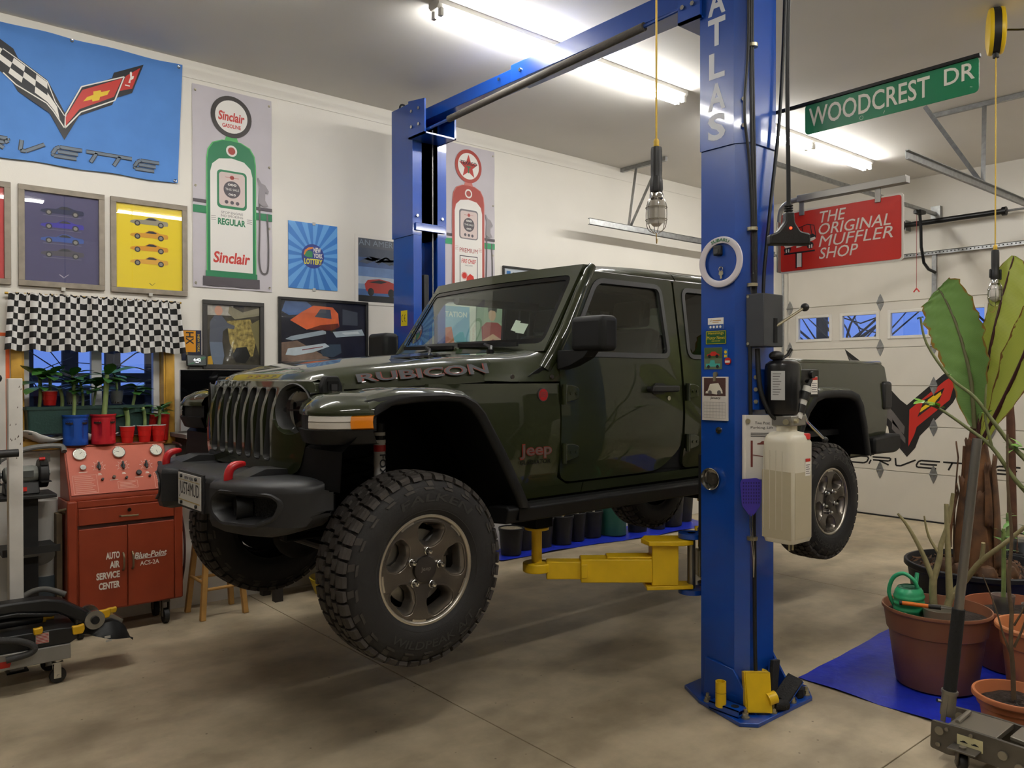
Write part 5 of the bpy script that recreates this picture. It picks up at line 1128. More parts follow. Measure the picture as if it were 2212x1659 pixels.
# keyed lock, magnetic dish
lk = thing('post_lock', 'small chrome screw cap below the calendar', 'cap', (3.39, 2.39, 1.392))
MB().lathe([(.018, 0), (.017, -.006), (1e-5, -.007)], 18, c=(3.3995, 2.39, 1.392), axis='X').build('cap', CHROME, lk, w=1)
MB().box((3.3915, 2.375, 1.3905), (3.3925, 2.405, 1.3935)).build('slot', SEAM, lk, w=1)
di = thing('magnetic_dish', 'round chrome magnetic parts dish stuck to the blue post', 'parts dish', (3.38, 2.425, 1.144))
MB().lathe([(.035, -.002), (.05, -.01), (.056, -.03), (.0535, -.031), (.046, -.012), (.03, -.008), (1e-5, -.0075)], 32, c=(3.3995, 2.425, 1.144), axis='X').build('bowl', CHROME, di, smooth=50, w=1)
MB().lathe([(.032, -.0085), (.03, -.012), (1e-5, -.013)], 24, c=(3.3995, 2.425, 1.144), axis='X').build('magnet_boss', M('dull_steel', '#4d4840', .45, metal=.7), di, w=1)
# manual hung on the post, fly swatter
mn = thing('lift_manual', 'folded white instruction manual hanging beside the hoses', 'manual', (3.40, 2.23, 1.16))
m = Matrix.Translation((3.40, 2.245, 1.16)) @ Matrix.Rotation(math.radians(-52), 4, 'Z')
MB().box((0, -.012, 0), (.155, -.004, .315), m).build('cover', M('paper_white2', '#cbc7c0', .6), mn, bevel=.002, w=1)
MB().cyl(m @ Vector((0, -.008, 0)), m @ Vector((0, -.008, .315)), .010, 12).build('spine', M('paper_white', '#d5cfc6', .6), mn, w=1)
p = Plane(m @ Vector((.0, -.0126, 0)), m.to_3x3() @ Vector((1, 0, 0)), (0, 0, 1)); q = Print(p)
q.text('Two Post', .05, .27, .12, .283, .0006); q.build('title', INK, mn, w=1); q = Print(p); q.text('Parking Lift', .03, .245, .135, .26, .0006)
for k in range(3): q.rect(.03, .225-k*.008, .13, .228-k*.008, .0006)
q.build('subtitle', INK, mn, w=1)
q = Print(p); carshape(q, .06, .17, .06, .0006); q.rect(.03, .06, .04, .19, .0006).rect(.10, .06, .11, .16, .0006).line([(.035, .12), (.105, .11)], .004, .0006); q.build('cover_drawing', M('maroon_print', '#6b3029', .5), mn, w=1)
MB().cyl((3.42, 2.24, 1.445), (3.395, 2.22, 1.445), .012, 12).build('hook', ZINC, mn, w=1)
fs = thing('fly_swatter', 'purple plastic fly swatter hanging upside down on a wire handle', 'fly swatter', (3.37, 2.2, 1.0))
m = Matrix.Translation((3.385, 2.195, .985)) @ Matrix.Rotation(math.radians(-40), 4, 'Z')
pts = roundpoly([(-.008, 0), (.008, 0), (.045, .05), (.05, .17), (.03, .185), (-.045, .18), (-.055, .16), (-.045, .05)], .012)
bl = MB().prism(pts, 'Y', -.0015, .0015); bl.v = [m @ v for v in bl.v]; bl.build('blade', M('purple_plastic', '#3b2f8f', .35), fs, w=1)
g = MB()
for i in range(7):
    for j in range(7):
        g.add([m @ Vector((-.038+i*.0125+a, -.0022, .065+j*.016+b)) for a, b in ((-.003, -.0045), (.003, -.0045), (.003, .0045), (-.003, .0045))], [(0, 1, 2, 3)])
g.build('blade_holes', M('purple_dark', '#1d1658', .5), fs, smooth=0, w=1)['kind'] = 'stuff'
MB().tube([m @ Vector(p) for p in ((-.006, 0, .01), (-.006, 0, -.05), (.01, 0, -.2), (.012, 0, -.30))], .0022, 6).tube([m @ Vector(p) for p in ((.006, 0, .01), (.004, 0, -.05), (.016, 0, -.2), (.012, 0, -.30))], .0022, 6).build('wire_handle', CHROME, fs, w=1)
# ---------------------------------------------------------- signs carried by the post
sg = thing('street_sign', 'green street name sign on a black bar beside the blue post', 'street sign', (3.72, 1.7, 2.95))
SP = Plane((3.7195, 2.105, 2.878), (0, -1, 0), (0, 0, 1)); Ws, Hs = .80, .152
MB().prism([(2.105-a, 2.878+b) for a, b in rrpts(0, 0, Ws, Hs, .02)], 'X', 3.72, 3.723).build('panel', M('sign_green', '#0e6b45', .35, var=.06, scale=10), sg, smooth=0, w=1)
Print(SP).text('WOODCREST', .022, .034, .60, .128, .0008, .012).build('lettering', M('sign_white', '#cfcabd', .4), sg, w=1)
Print(SP).text('DR', .66, .062, .785, .134, .0008, .012).build('lettering', M('sign_white', '#cfcabd', .4), sg, w=1)
MB().box((3.714, 1.30, 3.025), (3.732, 2.27, 3.042)).build('hanger_bar', BLKM, sg, bevel=.002, w=1)
q = Print(SP); q.ring(.29, .016, .008, .0095, .0008, 16).line([(.395, .01), (.40, .022)], .002, .0008).line([(.765, .03), (.775, .027)], .002, .0008); q.build('scratches', M('sign_white', '#cfcabd', .4), sg, w=1)
ms = thing('shop_sign', 'red and white muffler shop sign hanging from a grey arm', 'shop sign', (3.72, 1.93, 2.35))
MB().prism([(2.25-a, 2.194+b) for a, b in rrpts(0, 0, .632, .312, .018)], 'X', 3.72, 3.724).build('panel', M('sign_white2', '#d8d2c8', .4), ms, smooth=0, w=1)
MP = Plane((3.7192, 2.25, 2.194), (0, -1, 0), (0, 0, 1))
Print(MP).rrect(.009, .009, .623, .303, .014, .0004).build('red_field', M('sign_red', '#b7261a', .4), ms, w=1)
q = Print(MP)
SERIF = lambda t, a0, b0, a1, b1: q.text(t, a0, b0, a1, b1, .001, .006, .22)
def serif_text(t, a0, b0, a1, b1):
    SERIF(t, a0, b0, a1, b1)
serif_text('THE', .225, .232, .36, .287); serif_text('ORIGINAL', .22, .172, .575, .227); serif_text('MUFFLER', .22, .112, .585, .167); serif_text('SHOP', .222, .052, .42, .107)
q.build('lettering', M('sign_white2', '#d8d2c8', .4), ms, w=1)
ck = Print(MP); CK = INK   # drawing of a car on a lift post
ck.line([(.10, .22), (.16, .235), (.195, .225), (.205, .17), (.20, .155)], .004, .001).line([(.13, .225), (.14, .18)], .004, .001).line([(.175, .23), (.185, .175)], .004, .001)
ck.poly([(.02, .14), (.205, .165), (.205, .17), (.19, .185), (.06, .16)], .0008).rect(.03, .095, .2, .103, .001).poly([(.03, .115), (.07, .118), (.07, .13), (.03, .127)], .001).rect(.095, .02, .102, .1, .001).rect(.128, .02, .132, .1, .001)
ck.disc(.05, .118, .018, .0008, 16).disc(.175, .128, .018, .0008, 16); ck.build('car_drawing', CK, ms, w=1)
ck = Print(MP); ck.poly([(.03, .142), (.20, .167), (.205, .158), (.19, .15), (.04, .128)], .0014).rect(.102, .025, .128, .095, .0014).poly([(.10, .122), (.16, .132), (.16, .142), (.10, .132)], .0016).rect(.04, .105, .047, .122, .0014).rect(.053, .106, .06, .123, .0014).rect(.168, .113, .175, .13, .0014).rect(.18, .114, .187, .131, .0014); ck.build('car_highlights', M('sign_white2', '#d8d2c8', .4), ms, w=1)
bx_ = MB().box((3.70, 1.60, 2.545), (3.745, 2.14, 2.58)); bx_.tube(smoothpath([(3.722, 2.14, 2.562), (3.722, 2.20, 2.555), (3.722, 2.24, 2.52), (3.722, 2.248, 2.44)], 4), .014, 8).box((3.69, 2.238, 2.20), (3.745, 2.246, 2.46)); bx_.build('support_arm', M('grey_aluminium', '#9a9791', .4, metal=.6), ms, bevel=.003, w=1)
for y in (1.735, 2.12): MB().box((3.714, y-.014, 2.478), (3.7195, y+.014, 2.55)).build('hanger_tab', M('grey_aluminium', '#9a9791', .4, metal=.6), ms, bevel=.002, w=1)
# ================================================================== posters and pictures on the wall
YF = YW-.0015
def wp(x, z, h=0): return Plane((x, YF-h, z), (1, 0, 0), (0, 0, 1))
# --- racing banner
cb_ = thing('flag_banner', 'blue cloth banner with crossed racing flags emblem at the ceiling', 'banner', (1.2, YF, 3.05))
BLUEC = M('blue_banner_cloth', '#4d80c4', .7, var=.06, scale=5, bump=.25, bscale=7)
rows = []
for i in range(41):
    x = .30+1.60*i/40; r = []
    for j in range(13):
        t = j/12; z = lerp(3.057, 3.912, t); wv = .008*math.sin(x*9+t*3)*math.sin(t*2.4)+.005*math.sin(x*23+2*t)
        r.append((x-.035*(1-t)*(x-.3)/1.6, YF-.010-.006*(1+wv*60), z+.004*math.sin(x*14)*(1 if j in (0, 12) else 0)))
    rows.append(r)
MB().grid(rows).build('cloth', BLUEC, cb_, smooth=60, w=1)
BP = Plane((0, YF-.0215, 0), (1, 0, 0), (0, 0, 1))
BLKE = M('emblem_black', '#15161a', .5)
Print(BP).poly([(.45, 3.93), (.62, 3.87), (.788, 3.796), (.857, 3.755), (.882, 3.702), (1.046, 3.601), (1.085, 3.527), (1.146, 3.409), (1.235, 3.593), (1.432, 3.707), (1.445, 3.747), (1.636, 3.85), (1.56, 3.636), (1.453, 3.575), (1.432, 3.524), (1.23, 3.408), (1.142, 3.231), (1.057, 3.389), (.881, 3.489), (.837, 3.564), (.60, 3.70), (.45, 3.80)], 0).build('emblem_outline', BLKE, cb_, w=1)
q = Print(BP); q.line([(1.146, 3.31), (1.24, 3.435), (1.45, 3.56), (1.51, 3.735), (1.245, 3.605), (1.15, 3.40), (1.146, 3.31)], .008, .0008).line([(1.142, 3.31), (1.08, 3.405), (1.04, 3.45), (.87, 3.53), (.80, 3.59)], .008, .0008).line([(1.143, 3.39), (1.09, 3.47), (1.045, 3.592), (.87, 3.70), (.80, 3.74)], .006, .0008); q.build('emblem_edging', WHT, cb_, w=1)
q = Print(BP); k = q.poly([(1.15, 3.325), (1.15, 3.382), (1.25, 3.584), (1.498, 3.722), (1.444, 3.582), (1.232, 3.452)], .0012).poly([(1.478, 3.63), (1.52, 3.742), (1.614, 3.822), (1.56, 3.665)], .0012); q.build('red_flag', RED, cb_, w=1)
q = Print(BP); q.poly([(1.254, 3.508), (1.279, 3.544), (1.316, 3.566), (1.316, 3.589), (1.361, 3.608), (1.365, 3.596), (1.419, 3.622), (1.402, 3.586), (1.357, 3.562), (1.352, 3.539), (1.311, 3.52), (1.307, 3.533)], .002); q.build('bowtie', YEL, cb_, w=1)
q = Print(BP); q.poly([(1.535, 3.70), (1.548, 3.74), (1.545, 3.77), (1.553, 3.782), (1.56, 3.772), (1.558, 3.75), (1.572, 3.755), (1.568, 3.735), (1.55, 3.72), (1.548, 3.70)], .002).rect(1.515, 3.675, 1.545, 3.683, .002); q.build('fleur_de_lis', WHT, cb_, w=1)
# chequered flag as separate light and dark diamonds
A0, A1, B0, B1 = Vector((.47, 3.82)), Vector((1.045, 3.458)), Vector((.55, 3.885)), Vector((1.045, 3.585))
lt_, dk_ = Print(BP), Print(BP)
nx, ny = 8, 3
for i in range(nx):
    for j in range(ny):
        def pt(a, b): return tuple(A0.lerp(A1, a).lerp(B0.lerp(B1, a), b))
        sh = .0
        pts = [pt(i/nx, j/ny), pt((i+1)/nx, j/ny), pt((i+1)/nx, (j+1)/ny), pt(i/nx, (j+1)/ny)]
        (lt_ if (i+j) % 2 else dk_).poly(pts, .0012)
lt_.poly([(1.045, 3.458), (1.085, 3.41), (1.115, 3.36), (1.10, 3.44), (1.045, 3.52)], .0012)
lt_.build('light_checks', WHT, cb_, w=1); dk_.build('dark_checks', BLKE, cb_, w=1)
bx2 = [(.43, .56), (.60, .73), (.775, .90), (.925, 1.01), (1.075, 1.18), (1.24, 1.34), (1.40, 1.50), (1.555, 1.67)]
bx2 = [(.36+.208*i, .36+.208*i+.17) for i in range(7)]
q = Print(BP); stroke_word(q, 'CORVETTE', [(.26, .41), (.455, .605), (.65, .80), (.86, .99), (1.06, 1.21), (1.235, 1.385), (1.385, 1.52), (1.56, 1.70)], 3.112, 3.184, .026, .55, .0006); q.build('lettering_edge', BLKE, cb_, w=1)
q = Print(BP); stroke_word(q, 'CORVETTE', [(.26, .41), (.455, .605), (.65, .80), (.86, .99), (1.06, 1.21), (1.235, 1.385), (1.385, 1.52), (1.56, 1.70)], 3.112, 3.184, .017, .55, .0012); q.build('lettering', M('steel_grey_print', '#5d6a77', .5), cb_, w=1)
for x, z in ((1.875, 3.895), (1.19, 3.898), (1.845, 3.075)): MB().lathe([(.012, 0), (.009, -.003), (.005, -.002)], 14, c=(x, YF-.02, z), axis='Y').build('grommet', CHROME, cb_, w=1)
# --- framed car prints
def framed(name, label, x0, x1, z0, z1, fw, fmat, pmat, glass=True, cat='picture', depth=.022, gloss=None):
    t = thing(name, label, cat, ((x0+x1)/2, YF, z0))
    f = MB()
    f.box((x0, YF-depth, z0), (x1, YF, z0+fw)).box((x0, YF-depth, z1-fw), (x1, YF, z1)).box((x0, YF-depth, z0+fw), (x0+fw, YF, z1-fw)).box((x1-fw, YF-depth, z0+fw), (x1, YF, z1-fw))
    f.build('frame', fmat, t, bevel=.002, w=1)
    MB().box((x0+fw, YF-.006, z0+fw), (x1-fw, YF-.001, z1-fw)).build('print', pmat, t, smooth=0, w=1)
    if glass: MB().add([(x0+fw-.003, YF-depth*.62, z0+fw-.003), (x1-fw+.003, YF-depth*.62, z0+fw-.003), (x1-fw+.003, YF-depth*.62, z1-fw+.003), (x0+fw-.003, YF-depth*.62, z1-fw+.003)], [(0, 1, 2, 3)]).build('glazing', glass_mat('picture_glass', (.97, .97, .97), 1), t, smooth=0, w=1)
    return t, Plane((x0, YF-.0062, z0), (1, 0, 0), (0, 0, 1)), x1-x0, z1-z0
BARN = M('grey_barnwood', '#8c8273', .6, var=.2, scale=14); BLKF = M('black_frame', '#1d1c1b', .35); GRYF = M('charcoal_frame', '#34322f', .5)
def sportscar(pl, x, z, L, body, par, nm, k=.0):
    """side view: body, glasshouse, wheels, rims"""
    q = Print(pl); q.poly([(x, z+.07*L), (x+.02*L, z+.12*L), (x+.15*L, z+.155*L), (x+.36*L, z+.165*L), (x+.48*L, z+.245*L), (x+.62*L, z+.25*L), (x+.80*L, z+.185*L), (x+.97*L, z+.175*L), (x+L, z+.13*L), (x+.99*L, z+.06*L), (x+.90*L, z+.045*L), (x+.10*L, z+.045*L)], .0012); q.build(nm, body, par, w=1)
    q = Print(pl); q.poly([(x+.40*L, z+.17*L), (x+.49*L, z+.232*L), (x+.60*L, z+.236*L), (x+.70*L, z+.19*L), (x+.66*L, z+.172*L)], .002); q.disc(x+.19*L, z+.065*L, .075*L, .002, 18).disc(x+.80*L, z+.065*L, .078*L, .002, 18); q.build('car_dark', M('car_dark_print', '#2e2e35', .5), par, w=1)
    q = Print(pl); q.disc(x+.19*L, z+.065*L, .045*L, .0028, 16).disc(x+.80*L, z+.065*L, .047*L, .0028, 16); q.build('car_rims', M('car_rim_print', '#8d897d', .5), par, w=1)
def vmark(pl, a, b, w, par, mat):
    q = Print(pl); q.poly([(a, b), (a-w, b+w*.75), (a-w*.75, b+w*.8), (a-w*.15, b+w*.35), (a, b+w*.1), (a+w*.15, b+w*.35), (a+w*.75, b+w*.85), (a+w, b+w*.9), (a+w*.4, b+w*.4)], .0012); q.build('crossed_mark', mat, par, w=1)
NAVY = M('print_navy', '#4a476b', .5); PYEL = M('print_yellow', '#ecd21f', .5)
t, p, W, Hh = framed('framed_car_print', 'dark purple print of four sports cars in a grey wood frame', .878, 1.383, 2.255, 2.905, .036, BARN, NAVY)
for k, c in enumerate(('#1b2347', '#3b33a0', '#36559f', '#4d4a52')):
    L = .255; sportscar(p, .125, .475-.092*k, L, M('print_car_%d' % k, c, .5), t, 'car')
    Print(p).rect(.14, .470-.092*k, .365, .474-.092*k, .0012).build('car_line', M('print_line', '#6a6880', .5), t, w=1)
vmark(p, .26, .065, .03, t, M('print_pale', '#b5a9b8', .5))
t, p, W, Hh = framed('framed_car_print', 'yellow print of four sports cars in a grey wood frame', 1.42, 1.93, 2.252, 2.905, .036, BARN, PYEL)
for k, c in enumerate(('#9a937f', '#d79a2a', '#d9951d', '#dda63a')): sportscar(p, .125, .475-.092*k, .255, M('print_gold_%d' % k, c, .5), t, 'car')
vmark(p, .27, .06, .022, t, M('print_olive', '#6b6330', .5))
t, p, W, Hh = framed('framed_car_print', 'red print in a grey wood frame at the left edge', .34, .838, 2.255, 2.905, .036, BARN, M('print_red', '#c03a3a', .5))
for k in range(4): sportscar(p, .12, .475-.092*k, .255, M('print_maroon', '#8d1f22', .5), t, 'car')
for x in (1.13, 1.675):
    o = MB().box((x-.012, YF-.03, 2.235), (x+.012, YF-.002, 2.258)).build('clear_clip', M('clear_plastic', '#b9b6ad', .3)); tag(o, 'small clear clip under the %s framed print' % ('purple' if x < 1.4 else 'yellow'), 'clip', 'clips under the prints')
# --- gas pump banners
PAPER = M('banner_grey', '#bdb7bb', .5, var=.04, scale=6, bump=.08, bscale=8)
def pump_banner(label, x0, x1, z0, z1, main, lite, sub):
    t = thing('pump_banner', label, 'banner', ((x0+x1)/2, YF, z0), group='petrol pump banners'); W, Hh = x1-x0, z1-z0
    rows = [[(lerp(x0, x1, i/8), YF-.006-.003*math.sin(i*2.1+j*.9), lerp(z0, z1, j/20)) for j in range(21)] for i in range(9)]
    MB().grid(rows).build('sheet', PAPER, t, smooth=60, w=1)
    p = Plane((x0, YF-.0105, z0), (1, 0, 0), (0, 0, 1)); s = W/.6
    def P(mat, nm, fn): q = Print(p); fn(q); return q.build(nm, mat, t, w=1)
    DK = M('banner_dark', '#4a4448', .5); WB = M('banner_white', '#e2ded6', .5)
    z = Hh/1.48
    P(DK, 'stripe_dark', lambda q: q.rect(0, .622*z, W, .645*z, .0003)); P(main if sub == 'S' else M('tex_green', '#2c8a5a', .5), 'stripe_colour', lambda q: q.rect(0, .545*z, W, .60*z, .0003))
    P(DK, 'pump_base', lambda q: q.rect(.07*s, .015*z, .50*s, .085*z, .0004))
    P(main, 'pump_plinth', lambda q: q.rect(.09*s, .085*z, .48*s, .125*z, .0006))
    body = [(.105*s, .12*z), (.105*s, .95*z), (.115*s, 1.02*z), (.15*s, 1.075*z), (.22*s, 1.105*z), (.285*s, 1.11*z), (.35*s, 1.105*z), (.42*s, 1.075*z), (.455*s, 1.02*z), (.465*s, .95*z), (.465*s, .12*z)]
    P(lite, 'pump_outline', lambda q: q.poly([(a+(-.008 if a < .28*s else .008), b+.004) for a, b in body], .0005)); P(main, 'pump_body', lambda q: q.poly(body, .0009))
    face = [(.125*s, .13*z), (.125*s, .86*z), (.14*s, .92*z), (.19*s, .965*z), (.285*s, .98*z), (.38*s, .965*z), (.43*s, .92*z), (.445*s, .86*z), (.445*s, .13*z)]
    P(WB, 'pump_face', lambda q: q.poly(face, .0014))
    P(lite, 'pump_neck', lambda q: q.poly([(.23*s, 1.10*z), (.25*s, 1.155*z), (.32*s, 1.155*z), (.34*s, 1.10*z)], .0008))
    P(M('globe_ring', '#37322f', .5) if sub == 'S' else main, 'globe_ring', lambda q: q.disc(.285*s, 1.29*z, .155*s, .0010, 40)); P(WB, 'globe_face', lambda q: q.disc(.285*s, 1.29*z, .122*s, .0016, 40))
    P(WB, 'crest_ring', lambda q: q.disc(.285*s, 1.035*z, .042*s, .0014, 24)); P(M('crest_red', '#9c3e36', .5), 'crest', lambda q: q.disc(.285*s, 1.035*z, .028*s, .002, 20))
    P(M('banner_metal', '#6b6669', .5), 'meter_frame', lambda q: q.rrect(.175*s, .61*z, .395*s, .885*z, .03, .0018)) if sub != 'S' else P(main, 'meter_frame', lambda q: q.rrect(.175*s, .60*z, .40*s, .885*z, .03, .0018))
    P(M('meter_pink', '#cbb9b2', .5), 'meter_face', lambda q: q.rrect(.19*s, .62*z, .385*s, .87*z, .024, .0022)); P(DK, 'meter_dial', lambda q: q.disc(.287*s, .745*z, .064*s, .0026, 28).disc(.245*s, .65*z, .014, .0026, 12).disc(.287*s, .648*z, .014, .0026, 12).disc(.328*s, .646*z, .014, .0026, 12))
    P(WB, 'meter_print', lambda q: q.text('THIS SALE', .235*s, .737*z, .34*s, .754*z, .003)); P(WB, 'meter_amount', lambda q: q.text('000', .255*s, .772*z, .32*s, .79*z, .003, .02)); P(WB, 'meter_gallons', lambda q: q.text('005', .26*s, .70*z, .315*s, .716*z, .003, .02)); P(M('crest_red', '#9c3e36', .5), 'meter_mark', lambda q: q.disc(.287*s, .835*z, .016, .0026, 14).rect(.235*s, .833*z, .34*s, .836*z, .0026))
    P(DK if sub == 'S' else main, 'grade_lines', lambda q: [q.rect(a*s, (.505+.014*k)*z, b*s, (.508+.014*k)*z, .0018) for k in range(3) for a, b in ((.13, .165), (.40, .44))])
    hose = smoothpath([(.50*s, .70*z, 0), (.50*s, .45*z, 0), (.495*s, .25*z, 0), (.51*s, .155*z, 0), (.54*s, .135*z, 0), (.565*s, .17*z, 0), (.57*s, .35*z, 0), (.56*s, .60*z, 0)], 4)
    P(M('hose_grey', '#55504f', .5), 'pump_hose', lambda q: q.line([(a.x, a.y) for a in hose], .013, .0012)); P(M('nozzle_grey', '#8d8789', .5), 'pump_nozzle', lambda q: q.poly([(.49*s, .68*z), (.50*s, .80*z), (.48*s, .86*z), (.49*s, .87*z), (.515*s, .83*z), (.545*s, .82*z), (.575*s, .775*z), (.565*s, .75*z), (.545*s, .77*z), (.545*s, .70*z), (.57*s, .66*z), (.53*s, .65*z)], .0016))
    for gx_, gz_ in ((.02, .02), (.02, .5), (.02, .97), (.58, .02), (.58, .33), (.58, .65), (.58, .97)): MB().lathe([(.009, 0), (.007, -.003), (.003, -.002)], 10, c=(x0+gx_*s, YF-.010, z0+gz_*Hh), axis='Y').build('grommet', ZINC, t, w=1)
    return t, P, s, z
GRN = M('pump_green', '#1e7148', .5); LGR = M('pump_lightgreen', '#4fa85c', .5)
t, P, s, z = pump_banner('grey banner of a green vintage gas pump with round sign', 1.972, 2.573, 2.328, 3.808, GRN, LGR, 'S')
SRED = M('script_red', '#b8342a', .5)
P(SRED, 'globe_lettering', lambda q: q.text('Sinclair', .185*s, 1.255*z, .385*s, 1.325*z, .0022, .03, .15).text('GASOLINE', .215*s, 1.205*z, .355*s, 1.235*z, .0022, .03))
P(GRN, 'grade_lettering', lambda q: q.text('REGULAR', .18*s, .475*z, .39*s, .525*z, .002, .04)); P(GRY, 'notice_lettering', lambda q: q.text('STOP ENGINE', .205*s, .56*z, .37*s, .578*z, .002).text('NO SMOKING', .205*s, .535*z, .37*s, .553*z, .002))
P(SRED, 'brand_lettering', lambda q: q.text('Sinclair', .145*s, .19*z, .425*s, .275*z, .002, .03, .15))
t, P, s, z = pump_banner('grey banner of a red vintage gas pump behind the far blue post', 4.20, 4.80, 2.34, 3.82, M('pump_red', '#9c3a30', .5), M('pump_pink', '#b86a60', .5), 'T')
P(M('star_red', '#a8322c', .5), 'globe_star', lambda q: q.poly([(.285*s+.115*s*(1 if k % 2 == 0 else .42)*math.sin(k*PI/5), 1.285*z+.115*s*(1 if k % 2 == 0 else .42)*math.cos(k*PI/5)) for k in range(10)], .0022))
P(INK, 'globe_lettering', lambda q: q.text('TEXACO', .19*s, 1.30*z, .38*s, 1.335*z, .0028, .02)); P(GRN, 'star_letter', lambda q: q.text('T', .262*s, 1.225*z, .308*s, 1.29*z, .0028, .03))
P(M('pump_red', '#9c3a30', .5), 'grade_lettering', lambda q: q.text('PREMIUM', .18*s, .485*z, .39*s, .525*z, .002, .03))
P(DK_ := M('banner_dark', '#4a4448', .5), 'plate_edge', lambda q: q.rect(.18*s, .12*z, .39*s, .455*z, .0018)); P(M('banner_white', '#e2ded6', .5), 'plate', lambda q: q.rect(.188*s, .128*z, .382*s, .447*z, .0022))
P(SRED, 'plate_lettering', lambda q: q.text('FIRE CHIEF', .20*s, .385*z, .37*s, .425*z, .0026, .02, .2)); P(GRY, 'plate_small', lambda q: q.text('GASOLINE', .24*s, .36*z, .33*s, .372*z, .0026))
P(M('hat_red', '#c02a1c', .5), 'fire_hat', lambda q: q.poly([(.22*s, .17*z), (.25*s, .20*z), (.265*s, .26*z), (.30*s, .29*z), (.34*s, .27*z), (.355*s, .21*z), (.385*s, .19*z), (.37*s, .16*z), (.30*s, .15*z)], .0026).disc(.235*s, .27*z, .035, .0024, 20))
P(M('banner_white', '#e2ded6', .5), 'round_mark', lambda q: q.ring(.235*s, .27*z, .028, .031, .003, 20))
# --- lottery poster
lo = thing('sunburst_poster', 'blue sunburst poster with a round lottery logo', 'poster', (2.92, YF, 2.38))
MB().box((2.709, YF-.004, 2.375), (3.136, YF-.001, 2.905)).build('sheet', M('poster_blue', '#3474bd', .35), lo, smooth=0, w=1)
p = Plane((2.709, YF-.0045, 2.375), (1, 0, 0), (0, 0, 1)); q = Print(p); W, Hh = .427, .53
def edge(a):
    dx, dz = math.cos(a), math.sin(a); k = min((W/2)/max(1e-6, abs(dx)), (Hh/2)/max(1e-6, abs(dz))); return (W/2+dx*k, Hh/2+dz*k)
for k in range(18):
    a0, a1 = 2*PI*(k+.05)/18, 2*PI*(k+.55)/18; pts = [(W/2, Hh/2), edge(a0)]
    for c in (math.atan2(Hh, W), PI-math.atan2(Hh, W), PI+math.atan2(Hh, W), 2*PI-math.atan2(Hh, W)):
        if a0 < c < a1: pts.append(edge(c))
    pts.append(edge(a1)); q.poly(pts, .0004)
q.build('rays', M('ray_blue', '#5f9cd6', .35), lo, w=1)
Print(p).disc(W/2-.005, Hh/2, .098, .0010, 36).build('logo_disc', M('logo_navy', '#24357f', .4), lo, w=1)
Print(p).poly([(W/2-.085, Hh/2+.01), (W/2-.075, Hh/2+.045), (W/2-.04, Hh/2+.07), (W/2-.005, Hh/2+.075), (W/2-.005, Hh/2+.062), (W/2-.05, Hh/2+.045), (W/2-.075, Hh/2+.005)], .0016).build('logo_sun', M('logo_orange', '#cf7a2c', .4), lo, w=1)
Print(p).poly([(W/2-.08, Hh/2), (W/2-.06, Hh/2+.035), (W/2-.03, Hh/2+.045), (W/2-.008, Hh/2+.035), (W/2-.008, Hh/2-.01), (W/2-.05, Hh/2-.012)], .0018).build('logo_hill', M('logo_green', '#2d7f4f', .4), lo, w=1)
Print(p).text('NEW', W/2+.0, Hh/2+.032, W/2+.065, Hh/2+.072, .002, .03).text('YORK', W/2+.0, Hh/2-.012, W/2+.08, Hh/2+.026, .002, .03).build('logo_state', WHT, lo, w=1)
Print(p).text('LOTTERY', W/2-.08, Hh/2-.066, W/2+.078, Hh/2-.02, .002, .04).build('logo_word', M('logo_yellow', '#dcd04a', .4), lo, w=1)
for z_ in (2.902, 2.372): MB().box((2.915, YF-.009, z_-.012), (2.94, YF-.004, z_+.012)).build('poster_clip', M('clear_plastic', '#b9b6ad', .3), lo, w=1)
# --- car poster under a stormy sky
ap_ = thing('car_poster', 'poster of a red sports car under a stormy sky by the far post', 'poster', (3.5, YF, 2.3))
MB().box((3.30, YF-.003, 2.28), (3.92, YF-.001, 2.87)).build('sheet', M('poster_paper', '#dcd7cd', .45), ap_, smooth=0, w=1)
p = Plane((3.33, YF-.0034, 2.305), (1, 0, 0), (0, 0, 1)); W, Hh = .56, .535
for (a, b), c in zip(((.0, .10), (.10, .2), (.2, .28), (.28, .4), (.4, .55), (.55, .7), (.7, .85), (.85, 1)), ('#14161b', '#3c5b8a', '#7b92b0', '#a9b6c4', '#5f7ba6', '#3a5079', '#3d4656', '#474c55')):
    Print(p).rect(0, a*Hh, W, b*Hh, .0003).build('sky_band', M('sky'+c, c, .45, var=.25, scale=7), ap_, w=1)
q = Print(p)
for k in range(7): q.poly([(W*(.0+.09*k), Hh*(.62+.05*(k % 3))), (W*(.16+.11*k), Hh*(.70+.05*(k % 2))), (W*(.3+.1*k) if k < 6 else W, Hh*(.66+.04*(k % 3))), (W*(.15+.1*k), Hh*(.60+.05*(k % 2)))], .0006)
q.build('storm_cloud', M('storm_grey', '#39424f', .5), ap_, w=1)
q = Print(p); q.poly([(.07, .10), (.06, .15), (.09, .185), (.20, .20), (.30, .185), (.40, .155), (.50, .14), (.53, .115), (.52, .085), (.10, .075)], .0008); q.build('red_car', M('poster_car_red', '#96281f', .4), ap_, w=1)
q = Print(p); q.disc(.12, .085, .03, .0012, 18, .034).disc(.32, .085, .032, .0012, 18, .036).poly([(.10, .165), (.20, .19), (.28, .18), (.22, .16)], .0012); q.build('car_dark', INK, ap_, w=1)
Print(p).text('AN AMERICAN', .005, .475, .52, .525, .0008, .02).build('title', M('poster_title', '#707b88', .5), ap_, w=1)
